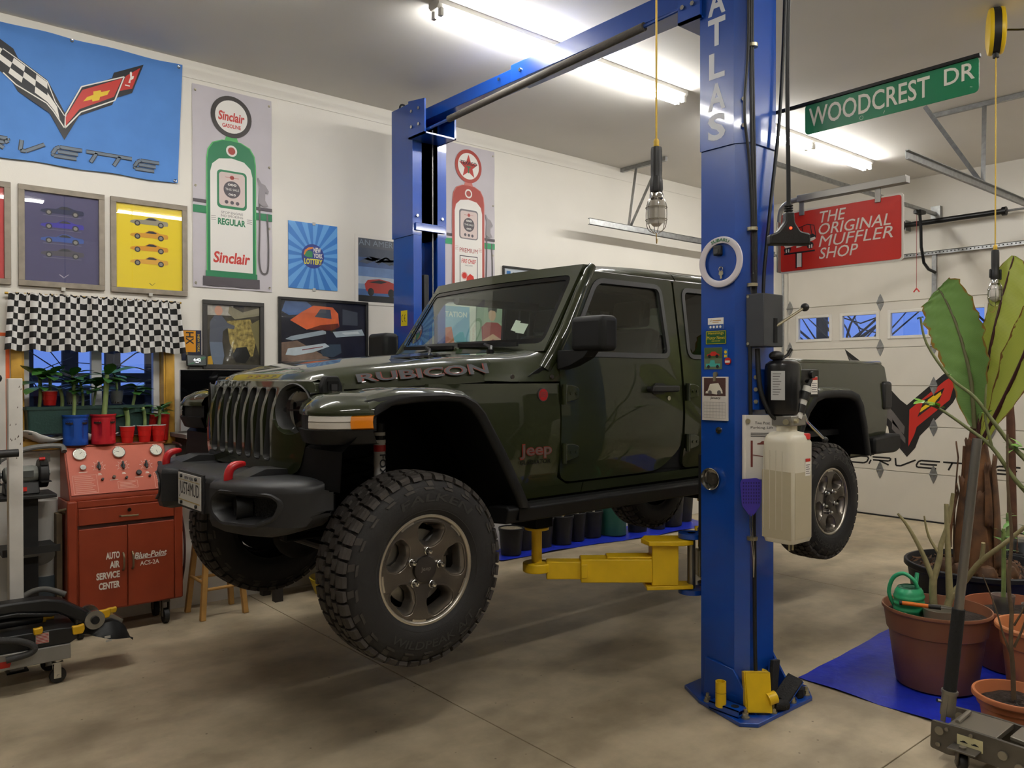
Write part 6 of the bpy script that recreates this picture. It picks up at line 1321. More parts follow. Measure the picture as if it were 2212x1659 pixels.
# --- framed photograph of a mechanic
t, p, W, Hh = framed('framed_photo', 'dark framed photo of a mechanic beside an open engine bay', 2.038, 2.503, 1.728, 2.238, .032, GRYF, M('photo_brown', '#454033', .35, var=.5, scale=14), glass=True)
def PP(mat, nm, pts, h=.0008):
    q = Print(p); q.poly(pts, h); q.build(nm, mat, t, w=1)
PP(M('photo_pale', '#b5b0a5', .4, var=.3, scale=20), 'photo_window', [(.035, .40), (.035, .475), (.23, .475), (.22, .40)])
PP(M('photo_hood', '#8c866c', .4, var=.2, scale=12), 'photo_bonnet', [(.20, .475), (.19, .42), (.24, .375), (.43, .41), (.43, .47), (.30, .43)], .0010)
PP(M('photo_engine', '#a39150', .35, var=.7, scale=34), 'photo_engine', [(.18, .36), (.36, .38), (.41, .25), (.38, .10), (.26, .05), (.20, .20)], .0006)
q = Print(p); q.disc(.118, .435, .030, .0022, 20, .036); q.build('photo_head', M('photo_skin', '#c99a80', .5), t, w=1)
PP(M('photo_jacket', '#565b66', .5), 'photo_jacket', [(.05, .20), (.055, .35), (.085, .395), (.145, .395), (.185, .345), (.24, .325), (.235, .30), (.18, .305), (.15, .28), (.145, .20)], .0014)
PP(M('photo_jeans', '#6b7788', .5), 'photo_jeans', [(.05, .20), (.145, .20), (.16, .10), (.145, .034), (.08, .034), (.06, .11)], .0014)
PP(M('photo_yellow', '#c79b2a', .5), 'photo_floor', [(.034, .034), (.034, .09), (.07, .10), (.075, .034)], .0010)
PP(M('photo_tank', '#1b1b1a', .3), 'photo_tank', [(.25, .16), (.33, .17), (.36, .10), (.32, .045), (.25, .05), (.22, .10)], .0014)
PP(M('photo_tank2', '#77704a', .3), 'photo_door', [(.36, .34), (.43, .38), (.43, .10), (.40, .20)], .0012)
# --- large framed poster: loose stand-in shapes in its colours
t, p, W, Hh = framed('framed_poster', 'wide black framed poster of orange and silver shapes on dark ground', 2.620, 3.416, 1.768, 2.298, .022, BLKF, M('poster_night', '#24242e', .35, var=.4, scale=6), glass=True)
PP(M('poster_sand', '#8a7261', .4, var=.4, scale=9), 'sandy_ground', [(.022, .022), (.022, .17), (.16, .19), (.34, .10), (.45, .05), (.45, .022)], .0008)
PP(M('poster_blueglow', '#4a6796', .4, var=.4, scale=8), 'blue_patch', [(.03, .42), (.06, .50), (.24, .505), (.30, .46), (.20, .40), (.09, .39)], .0008)
PP(M('poster_orange', '#d9683a', .4, var=.2, scale=8), 'orange_block', [(.10, .35), (.20, .42), (.30, .475), (.47, .47), (.52, .42), (.53, .31), (.46, .28), (.24, .28)], .0012)
PP(M('poster_orange_dark', '#6b2a16', .4), 'orange_shade', [(.24, .28), (.46, .28), (.53, .31), (.52, .34), (.36, .32)], .0016)
PP(M('poster_glass', '#434c5a', .3), 'grey_panel', [(.31, .385), (.36, .45), (.45, .45), (.46, .375)], .0018)
q = Print(p); q.poly([(.47, .27), (.74, .30), (.765, .25), (.60, .235), (.50, .225)], .0018); q.build('silver_patch', M('poster_silver', '#b5c3c9', .35, var=.15, scale=10), t, w=1)
q = Print(p); q.poly([(.55, .265), (.70, .282), (.72, .262), (.58, .25)], .0024); q.build('pale_patch', M('poster_pale', '#dbe4e5', .35), t, w=1)
PP(M('poster_silver2', '#c8d4d8', .35, var=.15, scale=12), 'silver_bar', [(.06, .075), (.08, .125), (.40, .175), (.44, .15), (.30, .10), (.14, .07)], .0022)
PP(M('poster_silver3', '#9fadb5', .35, var=.15, scale=12), 'silver_bar', [(.06, .20), (.11, .225), (.38, .28), (.41, .27), (.41, .25), (.12, .19)], .0014)
PP(M('poster_redline', '#7c2f33', .35), 'red_streak', [(.20, .12), (.38, .15), (.38, .143), (.20, .113)], .0028)
PP(M('poster_slate', '#4b505a', .4), 'slate_wall', [(.56, .33), (.56, .46), (.70, .44), (.70, .33)], .0008)
PP(M('poster_mid', '#3c4a58', .4), 'slate_lump', [(.36, .11), (.42, .165), (.54, .17), (.55, .10), (.47, .06), (.38, .07)], .0012)
# --- frame behind the truck roof, posters seen through the cab
t, p, W, Hh = framed('framed_notice', 'black framed notice with a blue mark behind the truck roof', 4.90, 5.45, 2.30, 2.745, .018, BLKF, M('notice_paper', '#b9c2c8', .4))
q = Print(p); q.rect(.05, .35, .10, .40, .001); q.build('blue_mark', M('mark_blue', '#2f6fae', .5), t, w=1)
Print(p).text('GM', .12, .355, .19, .39, .001, .03).build('lettering', GRY, t, w=1)
Print(p).rect(.03, .03, .52, .30, .001).build('photo_block', M('notice_photo', '#5a6672', .5, var=.3), t, w=1)
sp_ = thing('station_poster', 'pale blue poster seen through the truck windshield, left of two', 'poster', (4.3, YF, 1.9))
MB().box((4.13, YF-.004, 1.86), (4.50, YF-.001, 2.32)).build('sheet', M('station_blue', '#7fa9c4', .5), sp_, smooth=0, w=1)
p = Plane((4.13, YF-.0045, 1.86), (1, 0, 0), (0, 0, 1)); Print(p).text('STATION', .06, .36, .34, .41, .0005, .02).build('lettering', WHT, sp_, w=1)
Print(p).rect(0, .0, .37, .14, .0005).build('ground', M('station_ground', '#5f8aa6', .5), sp_, w=1)
Print(p).poly([(.04, .1), (.04, .25), (.16, .27), (.20, .1)], .001).build('building', M('station_brick', '#b0563a', .5), sp_, w=1)
gp_ = thing('greaser_poster', 'poster of a dark-haired person in a red shirt with crossed arms, seen through the windshield', 'poster', (4.78, YF, 1.9))
MB().box((4.58, YF-.004, 1.86), (4.98, YF-.001, 2.38)).build('sheet', M('greaser_bg', '#8a9a86', .5), gp_, smooth=0, w=1)
p = Plane((4.58, YF-.0045, 1.86), (1, 0, 0), (0, 0, 1))
q = Print(p); q.poly([(.07, .12), (.06, .28), (.12, .33), (.26, .33), (.33, .28), (.34, .12), (.2, .08)], .0006); q.build('red_shirt', M('shirt_red', '#8f3438', .5), gp_, w=1)
q = Print(p); q.disc(.19, .40, .045, .001, 20, .06).poly([(.08, .16), (.2, .22), (.34, .15), (.33, .12), (.2, .17), (.1, .12)], .001); q.build('skin', M('poster_skin', '#c49a83', .5), gp_, w=1)
q = Print(p); q.poly([(.14, .42), (.14, .47), (.19, .49), (.25, .465), (.245, .42), (.22, .44), (.17, .445)], .0014); q.build('hair', INK, gp_, w=1)
# plate and small display beside the window
pl_ = thing('licence_plate_sign', 'old orange licence plate mounted sideways on the wall', 'licence plate', (1.97, YF, 1.83))
MB().box((1.89, YF-.004, 1.79), (2.03, YF-.001, 2.01)).build('plate', M('plate_navy', '#1f2338', .45), pl_, bevel=.001, w=1)
p = Plane((1.89, YF-.0045, 1.79), (1, 0, 0), (0, 0, 1)); Print(p).rect(.0, .06, .10, .215, .0004).build('orange_field', M('plate_orange', '#cf8a12', .45), pl_, w=1)
rot = lambda a, b: (.095-(b-.0), .20-a)
Print(p).text('HX', 0, .0, .09, .055, .001, .02, 0, lambda a, b: (.03+b, .205-a)).build('plate_letters', INK, pl_, w=1)
Print(p).text('NEW YORK', 0, 0, .13, .016, .001, .02, 0, lambda a, b: (.112+b, .19-a)).text('HISTORICAL', .0, .0, .08, .014, .001, .0, 0, lambda a, b: (.03+b, .06-a*.6)).build('plate_state', M('plate_yellow', '#c7a53a', .5), pl_, w=1)
# ================================================================== window corner: valance, plants, service cart, bench
# --- checkered valance
va = thing('window_valance', 'black and white checkered valance gathered above the window', 'curtain', (1.33, YF, 1.84))
vm = bpy.data.materials.new('checkered_cloth'); vm.use_nodes = True; nt = vm.node_tree; b = nt.nodes['Principled BSDF']; b.inputs['Roughness'].default_value = .8
uvn = nt.nodes.new('ShaderNodeUVMap'); ck = nt.nodes.new('ShaderNodeTexChecker'); ck.inputs['Scale'].default_value = 1; ck.inputs[1].default_value = lin('#dcd9d4'); ck.inputs[2].default_value = lin('#141210')
nt.links.new(uvn.outputs[0], ck.inputs['Vector']); nt.links.new(ck.outputs[0], b.inputs['Base Color'])
nu, nv = 200, 26; vs = []; uvs = []
for i in range(nu+1):
    s = i/nu
    for j in range(nv+1):
        t = j/nv; z = lerp(1.838, 2.205, t); flare_ = (1-t)
        x = lerp(lerp(.79, .815, t), lerp(1.893, 1.862, t), s)
        amp = .014+.016*flare_; y = YF-.068-amp*(math.sin(s*46+1.2*math.sin(s*11))+.5*math.sin(s*97+.7))-.006*math.sin(t*5+s*20)*flare_
        if t > .88: y += .010*math.sin(s*170)*(1 if t > .93 else .5); z += .005*math.sin(s*210)
        z += .006*math.sin(s*46+1.2*math.sin(s*11))*flare_
        vs.append((x+.008*math.sin(s*92)*t, y, z)); uvs.append((s*33, t*9.3))
mb = MB(); mb.v = [Vector(p) for p in vs]; mb.f = [(i*(nv+1)+j, (i+1)*(nv+1)+j, (i+1)*(nv+1)+j+1, i*(nv+1)+j+1) for i in range(nu) for j in range(nv)]
vo = mb.build('cloth', vm, va, smooth=60, fix=False, w=1)
uv = vo.data.uv_layers.new(name='UVMap')
for lp_ in vo.data.loops: uv.data[lp_.index].uv = uvs[lp_.vertex_index]
MB().cyl((.80, YF-.03, 2.20), (1.88, YF-.03, 2.20), .008, 8).build('curtain_rod', M('brass_rod', '#9b7b2c', .4, metal=.6), va, w=1)
# --- leaves and small plants
def leaf_mesh(nm, mat, prof, L=1, droop=.25, fold=.12, n=7):
    mb = MB(); rows = []
    for i in range(n+1):
        t = i/n; w = interp(prof, t); x = L*t; z = -droop*L*t*t
        rows.append([(x, -w, z+fold*w), (x, -w*.5, z+fold*w*.35), (x, 0, z), (x, w*.5, z+fold*w*.35), (x, w, z+fold*w)])
    mb.grid(rows); me = bpy.data.meshes.new(nm); me.from_pydata([tuple(v) for v in mb.v], [], mb.f); me.shade_smooth(); me.materials.append(mat); return me
LEAFG = M('leaf_green', '#39662a', .42, var=.3, scale=9, sss=.0); LEAFL = M('leaf_light', '#5f8f3f', .45, var=.25, scale=9); STEMG = M('stem_green', '#7c8f55', .55, var=.2, scale=20)
LM = leaf_mesh('leaf', LEAFG, [(0, .02), (.15, .12), (.5, .24), (.75, .20), (.92, .09), (1, .005)]); LM2 = leaf_mesh('leaf', LEAFL, [(0, .02), (.2, .14), (.5, .2), (.8, .12), (1, .005)])
def add_leaf(par, me, loc, az, pitch, sc, roll=0):
    o = bpy.data.objects.new('leaf', me); COL.objects.link(o); o.parent = par; o.location = Vector(loc)-ORG[par]; ORG[o] = Vector(loc)
    o.rotation_euler = (roll, -pitch, az); o.scale = (sc, sc, sc); return o
def cutting(label, x, y, z, h, r, nl, ls, group, cup=None, lean=(0, 0), me=None, zc=0, cat='plant', low=.0):
    """a plant cutting: stem, leaves and the pot it stands in; (x,y,z) = rim centre of soil"""
    t = thing('potted_cutting', label, cat, (x, y, z-zc), group=group)
    if cup: cup(t)
    top = Vector((lean[0], lean[1], zc+h)); mid = Vector((lean[0]*.3+.006, lean[1]*.3, zc+h*.5))
    MB().tube(smoothpath([(0, 0, max(0.006, zc-.03)), mid, top], 4), [r*1.1, r, r, r, r, r, r, r, r*.8], 8).build('stem', STEMG, t, smooth=60)
    for k in range(nl):
        a = k*2.4+random.uniform(-.4, .4)
        if y > 5.84 and math.sin(a) > .3: a = -a
        f = 1-k/max(1, nl)*(.35+low)
        p = Vector((0, 0, zc)).lerp(top, f) if f < 1 else top
        add_leaf(t, me or LM, p, a, random.uniform(.0, .75)*(1 if k < nl*.6 else .3), ls*random.uniform(.75, 1.15), random.uniform(-.3, .3))
    return t
RCUP = M('red_cup_plastic', '#bb1f1a', .35); CUPW = M('cup_white_lip', '#d8d2cc', .4); CLRC = M('clear_cup', '#8a8f8e', .3, alpha=.55); SOIL = M('potting_soil', '#2b2018', .95, var=.5, scale=40, bump=.8, bscale=60)
def red_cup(r0=.034, r1=.048, h=.115):
    def f(t):
        MB().lathe([(1e-5, 0), (r0, 0), (r0*1.02, .003), (lerp(r0, r1, .35), h*.35), (lerp(r0, r1, .35)+.0015, h*.36), (lerp(r0, r1, .7), h*.7), (lerp(r0, r1, .7)+.0015, h*.71), (r1, h-.004)], 22).build('cup', RCUP, t, smooth=40)
        MB().lathe([(r1-.001, h-.006), (r1+.002, h-.004), (r1+.002, h), (r1-.003, h), (r1-.004, h-.02), (r0, .01)], 22).build('cup_lip', CUPW, t, smooth=40)
        MB().cyl((0, 0, h*.7), (0, 0, h*.8), r1*.86, 18).build('soil', SOIL, t)
    return f
def clear_cup(r0=.032, r1=.044, h=.09):
    def f(t):
        MB().lathe([(1e-5, 0), (r0, 0), (r1, h), (r1+.002, h+.002), (r1-.002, h)], 20).build('cup', CLRC, t, smooth=40)
        MB().cyl((0, 0, .004), (0, 0, h*.7), r0*1.03, 16, r1*.88).build('soil', SOIL, t)
    return f
# long planter on the sill
pt = thing('window_planter', 'long dark green planter box on the window sill', 'planter', (1.25, 5.9, 1.30))
def trough(x0, x1, y0, y1, z0, z1, tap, lip):
    rows = [[(a, b_, z) for a, b_ in rrpts(x0+k, y0+k*.4, x1-k, y1-k*.4, .015)] for z, k in ((z0, tap), (z1-.02, .004), (z1-.02, -lip), (z1, -lip), (z1, .006), (z0+.02, tap+.006))]
    m_ = MB().grid(rows, closeu=True); n_ = len(rows[0]); m_.f.append(tuple(range(n_))); return m_
trough(.90, 1.65, 5.81, 5.945, 1.303, 1.478, .015, .008).build('box', M('green_planter', '#1d3a33', .5, bump=.1, bscale=80), pt, smooth=30, w=1)
MB().box((.915, 5.82, 1.44), (1.635, 5.935, 1.45)).build('soil', SOIL, pt, w=1)
tw = MB(); rows = []
for i in range(25):
    x = .885+.55*i/24; rows.append([(x, 5.80+k*.03, 1.268+.018*math.sin(i*.55+k)+(.045*max(0, 1-i/4))+.02*(k == 0)) for k in range(5)])
tag(tw.grid(rows).build('white_towel', M('white_cloth', '#d8d4cd', .9), None, smooth=60, solid=.006), 'crumpled white towel along the sill under the planter', 'towel')
WG = 'plants in the window planter'
def plain(t): pass
for lab, x, h, r, nl, ls, cup in (('leafy cutting in a red cup at the left of the planter', 1.042, .17, .010, 9, .16, red_cup(.036, .046, .095)), ('thin cutting in a frosted cup in the planter', 1.175, .14, .008, 8, .14, clear_cup()), ('tall cutting in a frosted cup at the right of the planter', 1.443, .15, .008, 8, .14, clear_cup())):
    cutting(lab, x, 5.875, 1.545, h, r, nl, ls, WG, cup, zc=.06, lean=(random.uniform(-.02, .02), 0))
for lab, x, h, r, nl, ls in (('broad-leaved cutting at the far left of the planter', .982, .22, .011, 8, .17), ('short stub cutting left of the middle of the planter', 1.11, .16, .012, 5, .12), ('bushy cutting behind the red container', 1.30, .17, .008, 10, .14), ('small leafy cutting at the right end of the planter', 1.545, .16, .010, 9, .13), ('leafy cutting behind the blue container', 1.235, .19, .009, 8, .15)):
    cutting(lab, x, 5.875+random.uniform(-.02, .02), 1.45, h, r, nl, ls, WG, None, zc=0, lean=(random.uniform(-.03, .03), 0))
# --- red service cart
RC = M('red_orange_enamel', '#8c371c', .45, var=.12, scale=6); RC2 = M('faded_red_panel', '#b8583f', .5, var=.08, scale=5); RCD = M('cart_dark', '#3a1a10', .7)
sc_ = thing('service_cart', 'red-orange auto air service cart with sloping gauge panel under the window', 'service cart', (1.43, 5.58, 0))
FY = 5.58
MB().box((1.09, FY+.004, .165), (1.775, YF-.02, .88)).build('body', RC, sc_, bevel=.006, w=1)
for x0, x1 in ((1.081, 1.138), (1.725, 1.782)): MB().box((x0, FY-.006, .168), (x1, FY+.06, .885)).build('corner_post', RC, sc_, bevel=.01, seg=3, w=1)
MB().box((1.14, FY-.002, .84), (1.725, FY+.01, .882)).build('top_rail', RC, sc_, bevel=.003, w=1)
dw = MB().box((1.145, FY-.010, .728), (1.722, FY+.006, .834)).build('drawer', RC, sc_, bevel=.004, w=1)
MB().tube([(1.385, FY-.012, .768), (1.388, FY-.03, .768), (1.49, FY-.03, .764), (1.493, FY-.012, .764)], .006, 8).build('drawer_handle', M('aged_brass', '#8b7a5e', .45, metal=.7), dw, w=1)
MB().cyl((1.44, FY-.011, .803), (1.44, FY-.018, .803), .012, 14).build('drawer_lock', CHROME, dw, w=1)
MB().box((1.14, FY-.001, .706), (1.725, FY+.004, .728)).build('drawer_gap', RCD, sc_, w=1)
cart_doors = []
for x0, x1 in ((1.145, 1.4265), (1.4325, 1.722)): cart_doors.append(MB().box((x0, FY-.010, .175), (x1, FY+.006, .704)).build('door', RC, sc_, bevel=.004, w=1))
for d, x in zip(cart_doors, (1.402, 1.458)):
    MB().tube(smoothpath([(x, FY-.011, .525), (x, FY-.032, .51), (x, FY-.036, .47), (x, FY-.032, .43), (x, FY-.011, .415)], 3), .0065, 8).build('door_handle', M('aged_brass', '#8b7a5e', .45, metal=.7), d, w=1)
fp2 = Plane((0, FY-.0105, 0), (1, 0, 0), (0, 0, 1)); CREAM = M('cream_letter', '#e6dfd0', .5)
q = Print(fp2)
for s_, z0, z1, x0 in (('AUTO', .495, .54, 1.30), ('AIR', .435, .48, 1.322), ('SERVICE', .37, .415, 1.243), ('CENTER', .305, .35, 1.257)): q.text(s_, x0, z0, 1.382, z1, .0006, .04)
q.build('door_lettering', CREAM, cart_doors[0], w=1)
Print(fp2).text('Blue-Point', 1.47, .475, 1.675, .515, .0006, .025, .25).rect(1.48, .470, 1.665, .474, .0006).text('ACS-2A', 1.505, .425, 1.625, .455, .0006, .015).build('door_lettering', CREAM, cart_doors[1], w=1)
# sloping console
MB().prism([(FY+.03, .88), (FY+.03, .905), (FY+.20, 1.213), (YF-.05, 1.213), (YF-.05, .88)], 'X', 1.10, 1.72).build('console', RC, sc_, bevel=.004, w=1)
ca_, cb2 = Vector((1.10, FY+.028, .905)), Vector((1.10, FY+.198, 1.213)); cu_ = Vector((1, 0, 0)); cv = (cb2-ca_).normalized()
cpn = Plane(ca_+Vector((0, 0, 0)), cu_, cv); LC = (cb2-ca_).length
MB().add([cpn.p(a, b_, h) for h in (.001, .006) for a, b_ in ((.012, .012), (.608, .012), (.608, LC-.008), (.012, LC-.008))], [(0, 3, 2, 1), (4, 5, 6, 7), (0, 1, 5, 4), (1, 2, 6, 5), (2, 3, 7, 6), (3, 0, 4, 7)]).build('control_panel', RC2, sc_, smooth=0, w=1)
MB().box((1.09, FY+.19, 1.209), (1.73, YF-.04, 1.222)).build('console_top', RC, sc_, bevel=.004, w=1)
def onpanel(a, b_, h=0): return cpn.p(a, b_, .006+h)
for a in (.085, .32, .555):
    g_ = cpn.n; c0, c1 = onpanel(a, LC-.062), onpanel(a, LC-.062, .016)
    gg = MB().cyl(c0, c1, .041, 28).build('gauge', CHROME, sc_, bevel=.003, w=1)
    MB().cyl(onpanel(a, LC-.062, .0162), onpanel(a, LC-.062, .0168), .035, 28).build('gauge_dial', M('gauge_white', '#dfdccb', .4), gg, w=1)
    gp = Plane(onpanel(a, LC-.062, .0172), cpn.u, cpn.v); q = Print(gp); q.line([(.0, 0), (.022*math.cos(a*9), .022*math.sin(a*9))], .0025, .0003)
    for k in range(9): t_ = -.7+k*.57; q.line([(.026*math.cos(t_), .026*math.sin(t_)), (.031*math.cos(t_), .031*math.sin(t_))], .0018, .0003)
    q.build('gauge_needle', INK, gg, w=1)
    for s_ in (-1,): pass
for a, b_ in ((.19, .20), (.335, .195), (.48, .19)):
    kn = MB().cyl(onpanel(a, b_), onpanel(a, b_, .006), .014, 16).build('selector', BLKP, sc_, w=1)
    MB().add([cpn.p(a+da, b_+db, .006+h) for h in (.004, .022) for da, db in ((-.006, -.024), (.006, -.024), (.004, .026), (-.004, .026))], [(0, 3, 2, 1), (4, 5, 6, 7), (0, 1, 5, 4), (1, 2, 6, 5), (2, 3, 7, 6), (3, 0, 4, 7)]).build('selector_bar', BLKP, kn, smooth=0, w=1)
    q = Print(Plane(cpn.p(a, b_, .0066), cpn.u, cpn.v)); q.ring(0, 0, .027, .028, 0, 24)
    for k in range(7): t_ = -.5+k*.7; q.line([(.033*math.cos(t_), .033*math.sin(t_)), (.042*math.cos(t_), .042*math.sin(t_))], .002, 0)
    q.rect(-.012, -.06, .012, -.056, 0).rect(-.009, -.052, .009, -.048, 0); q.build('selector_marks', CREAM, kn, w=1)
for a, b_, r_, m_ in ((.095, .195, .019, CHROME), (.425, .135, .017, BLKP), (.20, .105, .008, BLKP), (.345, .105, .008, BLKP), (.27, .115, .010, M('dull_steel', '#4d4840', .45, metal=.7)), (.49, .105, .008, BLKP)):
    MB().cyl(onpanel(a, b_), onpanel(a, b_, .02), r_, 16).build('knob', m_, sc_, bevel=.002, w=1)
MB().add([cpn.p(.555+a, .16+b_, .006+h) for h in (0, .015) for a, b_ in ((0, 0), (.022, 0), (.022, .045), (0, .045))], [(4, 5, 6, 7), (0, 1, 5, 4), (1, 2, 6, 5), (2, 3, 7, 6), (3, 0, 4, 7)]).build('toggle', BLKP, sc_, smooth=0, w=1)
for a0, b0, a1, b1, nl in ((.03, .02, .17, .145, 9), (.29, .035, .41, .085, 4), (.52, .02, .595, .13, 7)):
    q = Print(Plane(cpn.p(0, 0, .0066), cpn.u, cpn.v)); q.line([(a0, b0), (a1, b0), (a1, b1), (a0, b1), (a0, b0)], .0022, 0)
    for k in range(nl): zz = lerp(b0+.008, b1-.012, k/max(1, nl-1)); q.rect(a0+.01, zz, a1-.012-(k % 3)*.01, zz+.003, 0)
    q.build('instruction_panel', M('pale_red_print', '#dba793', .5), sc_, w=1)
q = Print(Plane(cpn.p(0, 0, .0066), cpn.u, cpn.v))
for a in (.085, .32, .555): q.rect(a-.014, LC-.018, a+.014, LC-.014, 0)
q.rect(.07, .165, .12, .169, 0).rect(.245, .098, .295, .101, 0).rect(.40, .105, .45, .108, 0); q.build('panel_captions', CREAM, sc_, w=1)
MB().tube([(1.09, FY+.10, .80), (1.05, FY+.07, .82), (1.045, FY+.04, .83), (1.09, FY+.02, .84)], .009, 8).build('side_handle', M('aged_brass', '#8b7a5e', .45, metal=.7), sc_, w=1)
for x, y in ((1.68, FY+.05), (1.16, FY+.05), (1.68, YF-.08), (1.16, YF-.08)):
    cs_ = MB().cyl((x-.015, y, .05), (x+.015, y, .05), .05, 20).build('caster', BLKP, sc_, w=1)
    MB().box((x-.025, y-.02, .05), (x-.018, y+.02, .165)).box((x+.018, y-.02, .05), (x+.025, y+.02, .165)).box((x-.025, y-.025, .145), (x+.025, y+.025, .165)).build('caster_fork', M('aged_steel', '#5b564d', .5, metal=.6), cs_, w=1)
MB().tube(smoothpath([(1.79, FY+.1, .80), (1.80, FY+.03, .6), (1.795, FY+.01, .40), (1.79, FY+.06, .25)], 5), .008, 8).build('service_hose', M('dark_red_hose', '#3a1512', .6), sc_, w=1)
MB().tube(smoothpath([(1.79, FY+.15, 1.15), (1.78, FY+.02, 1.20), (1.75, FY+.1, 1.22)], 4), .007, 8).build('service_hose', M('dark_red_hose', '#3a1512', .6), sc_, w=1)
# --- containers and cups on the cart
def canister(label, x, col, h=.20):
    t = thing('coffee_canister', label, 'canister', (x, 5.80, 1.2225), group='plastic canisters on the cart'); mt = M('canister_'+col, col, .35)
    n = 40; rows = []
    for z in [0, .004, .02, .03, .05, .07, .09, .11, .13, .15, .165, .178, .182, .19, .195, h]:
        r_ = .074 if z < .17 else (.076 if z > .18 else .073)
        if z == 0: r_ = .068
        row = []
        for k in range(n):
            a = 2*PI*k/n; d = 0
            for c in (-2.35, -.79):   # finger grips
                da = (a-c+PI) % (2*PI)-PI
                if abs(da) < .42 and .03 < z < .165: d = max(d, .017*math.cos(da/.42*PI/2)*min(1, (z-.03)/.02, (.165-z)/.015))
            row.append(((r_-d)*math.cos(a), (r_-d)*math.sin(a), z))
        rows.append(row)
    m_ = MB().grid(rows, closeu=True); m_.f.append(tuple(range(n)))
    m_.build('jar', mt, t, smooth=40); MB().lathe([(.076, h-.012), (.079, h-.010), (.079, h), (.072, h), (.070, h-.05)], 32).build('rim', mt, t, smooth=40)
    MB().cyl((0, 0, h-.06), (0, 0, h-.04), .07, 28).build('soil', SOIL, t)
    g = MB()
    for s_ in (-1, 1):
        for k in range(4): a = -PI/2+s_*.95; g.box((-.02, -.0015, .06+k*.018), (.02, .0015, .064+k*.018), Matrix.Translation((.0735*math.cos(a), .0735*math.sin(a), 0)) @ Matrix.Rotation(a+PI/2, 4, 'Z'))
    return t
c1 = canister('blue plastic canister with molded grips holding a cutting', 1.176, '#14418f'); c2 = canister('red plastic canister with molded grips holding a cutting', 1.342, '#a81c24')
CG = 'cuttings on the service cart'
cutting('slim cutting growing in the blue canister', 1.165, 5.80, 1.385, .245, .011, 7, .15, CG, None, zc=0, low=-.15); cutting('thick cutting growing in the red canister', 1.345, 5.80, 1.385, .30, .017, 11, .15, CG, None, zc=0, lean=(.02, 0), low=-.2)
for lab, x, h, r, nl, ls in (('thick stubby cutting in a red cup beside the red canister', 1.49, .15, .016, 5, .09), ('slim cutting in the middle red cup on the cart', 1.60, .16, .012, 6, .09), ('leafy cutting in the right red cup on the cart', 1.69, .15, .011, 8, .09)):
    cutting(lab, x, 5.80, 1.2225+.08, h, r, nl, ls, CG, red_cup(), zc=.08, lean=(random.uniform(-.01, .01), 0))
for lab, x in (('pepper seedling in a red cup at the back of the cart, left of two', 1.66), ('pepper seedling in a red cup at the back of the cart, right of two', 1.745)):
    t = cutting(lab, x, 5.885, 1.36, .10, .006, 9, .075, CG, red_cup(.034, .046, .19), zc=.137, me=LM)
# --- smart display, all-in-one computer, bench, stool
sd_ = thing('smart_display', 'small black smart display showing the time', 'smart display', (1.976, 5.86, 1.75))
m = Matrix.Translation((1.976, 5.87, 1.788)) @ Matrix.Rotation(-.15, 4, 'X')
MB().box((-.072, -.008, -.042), (.072, .008, .042), m).build('body', BLKP, sd_, bevel=.006, w=1)
p = Plane(m @ Vector((-.064, -.0085, -.034)), (1, 0, 0), m.to_3x3() @ Vector((0, 0, 1))); SCR = M('screen_dark', '#0a1512', .2, emit=.35, emitcol='#0c1c16')
Print(p).rect(0, 0, .128, .068, .0004).build('screen', SCR, sd_, w=1); GS = M('screen_green', '#0d3a22', .3, emit=.5, emitcol='#124a2c')
Print(p).poly([(.07, .03), (.10, .06), (.128, .062), (.128, .05), (.10, .035)], .0008).poly([(0, .005), (.04, .02), (.05, .012), (0, .0)], .0008).build('screen_glow', GS, sd_, w=1)
Print(p).text('4:42', .040, .026, .092, .048, .0012, .02).rect(.054, .016, .078, .019, .0012).build('time', M('screen_text', '#ffffff', .3, emit=1.2), sd_, w=1)
MB().prism([(5.875, 1.72), (5.93, 1.72), (5.885, 1.79)], 'X', 1.93, 2.02).build('stand', M('grey_fabric', '#55534f', .8), sd_, w=1)
ac = thing('desktop_computer', 'black screen all-in-one computer on the bench behind the bumper', 'computer', (2.1, 5.75, 1.28))
MB().box((1.822, 5.745, 1.285), (2.43, 5.765, 1.72)).build('case', M('aluminium', '#b9b8b5', .35, metal=.6), ac, bevel=.006, w=1)
MB().box((1.824, 5.7425, 1.374), (2.428, 5.7455, 1.718)).build('screen', M('black_glass', '#08080a', .05), ac, bevel=.001, w=1)
MB().tube([(2.05, 5.76, 1.32), (2.05, 5.80, 1.30), (2.05, 5.82, 1.282), (2.05, 5.72, 1.281)], .03, 4).build('foot', M('aluminium', '#b9b8b5', .35, metal=.6), ac, w=1)
wb = thing('work_bench', 'dark workbench with red drawer box behind the truck nose', 'workbench', (2.4, 5.7, 0))
MB().box((1.80, 5.56, 1.245), (3.1, YF-.02, 1.275)).build('top', M('bench_top', '#77746f', .5, var=.15), wb, bevel=.003, w=1)
MB().box((1.835, 5.60, 1.08), (2.25, YF-.03, 1.244)).build('drawer_case', M('bench_dark', '#2c2724', .55), wb, bevel=.003, w=1)
MB().box((1.89, 5.594, 1.09), (2.24, 5.602, 1.235)).build('drawer', M('bench_red', '#4a100e', .5), wb, w=1)
for x in (2.48, 3.06): MB().box((x-.03, 5.60, 0), (x+.03, 5.66, 1.245)).box((x-.03, YF-.1, 0), (x+.03, YF-.04, 1.245)).build('leg', M('bench_dark', '#2c2724', .55), wb, w=1)
MB().box((2.40, 5.60, .32), (3.1, YF-.03, .345)).build('shelf', M('bench_dark', '#2c2724', .55), wb, w=1)
hd = thing('headset_case', 'dark grey rounded case on the bench by the grille', 'case', (2.03, 5.62, 1.2755))
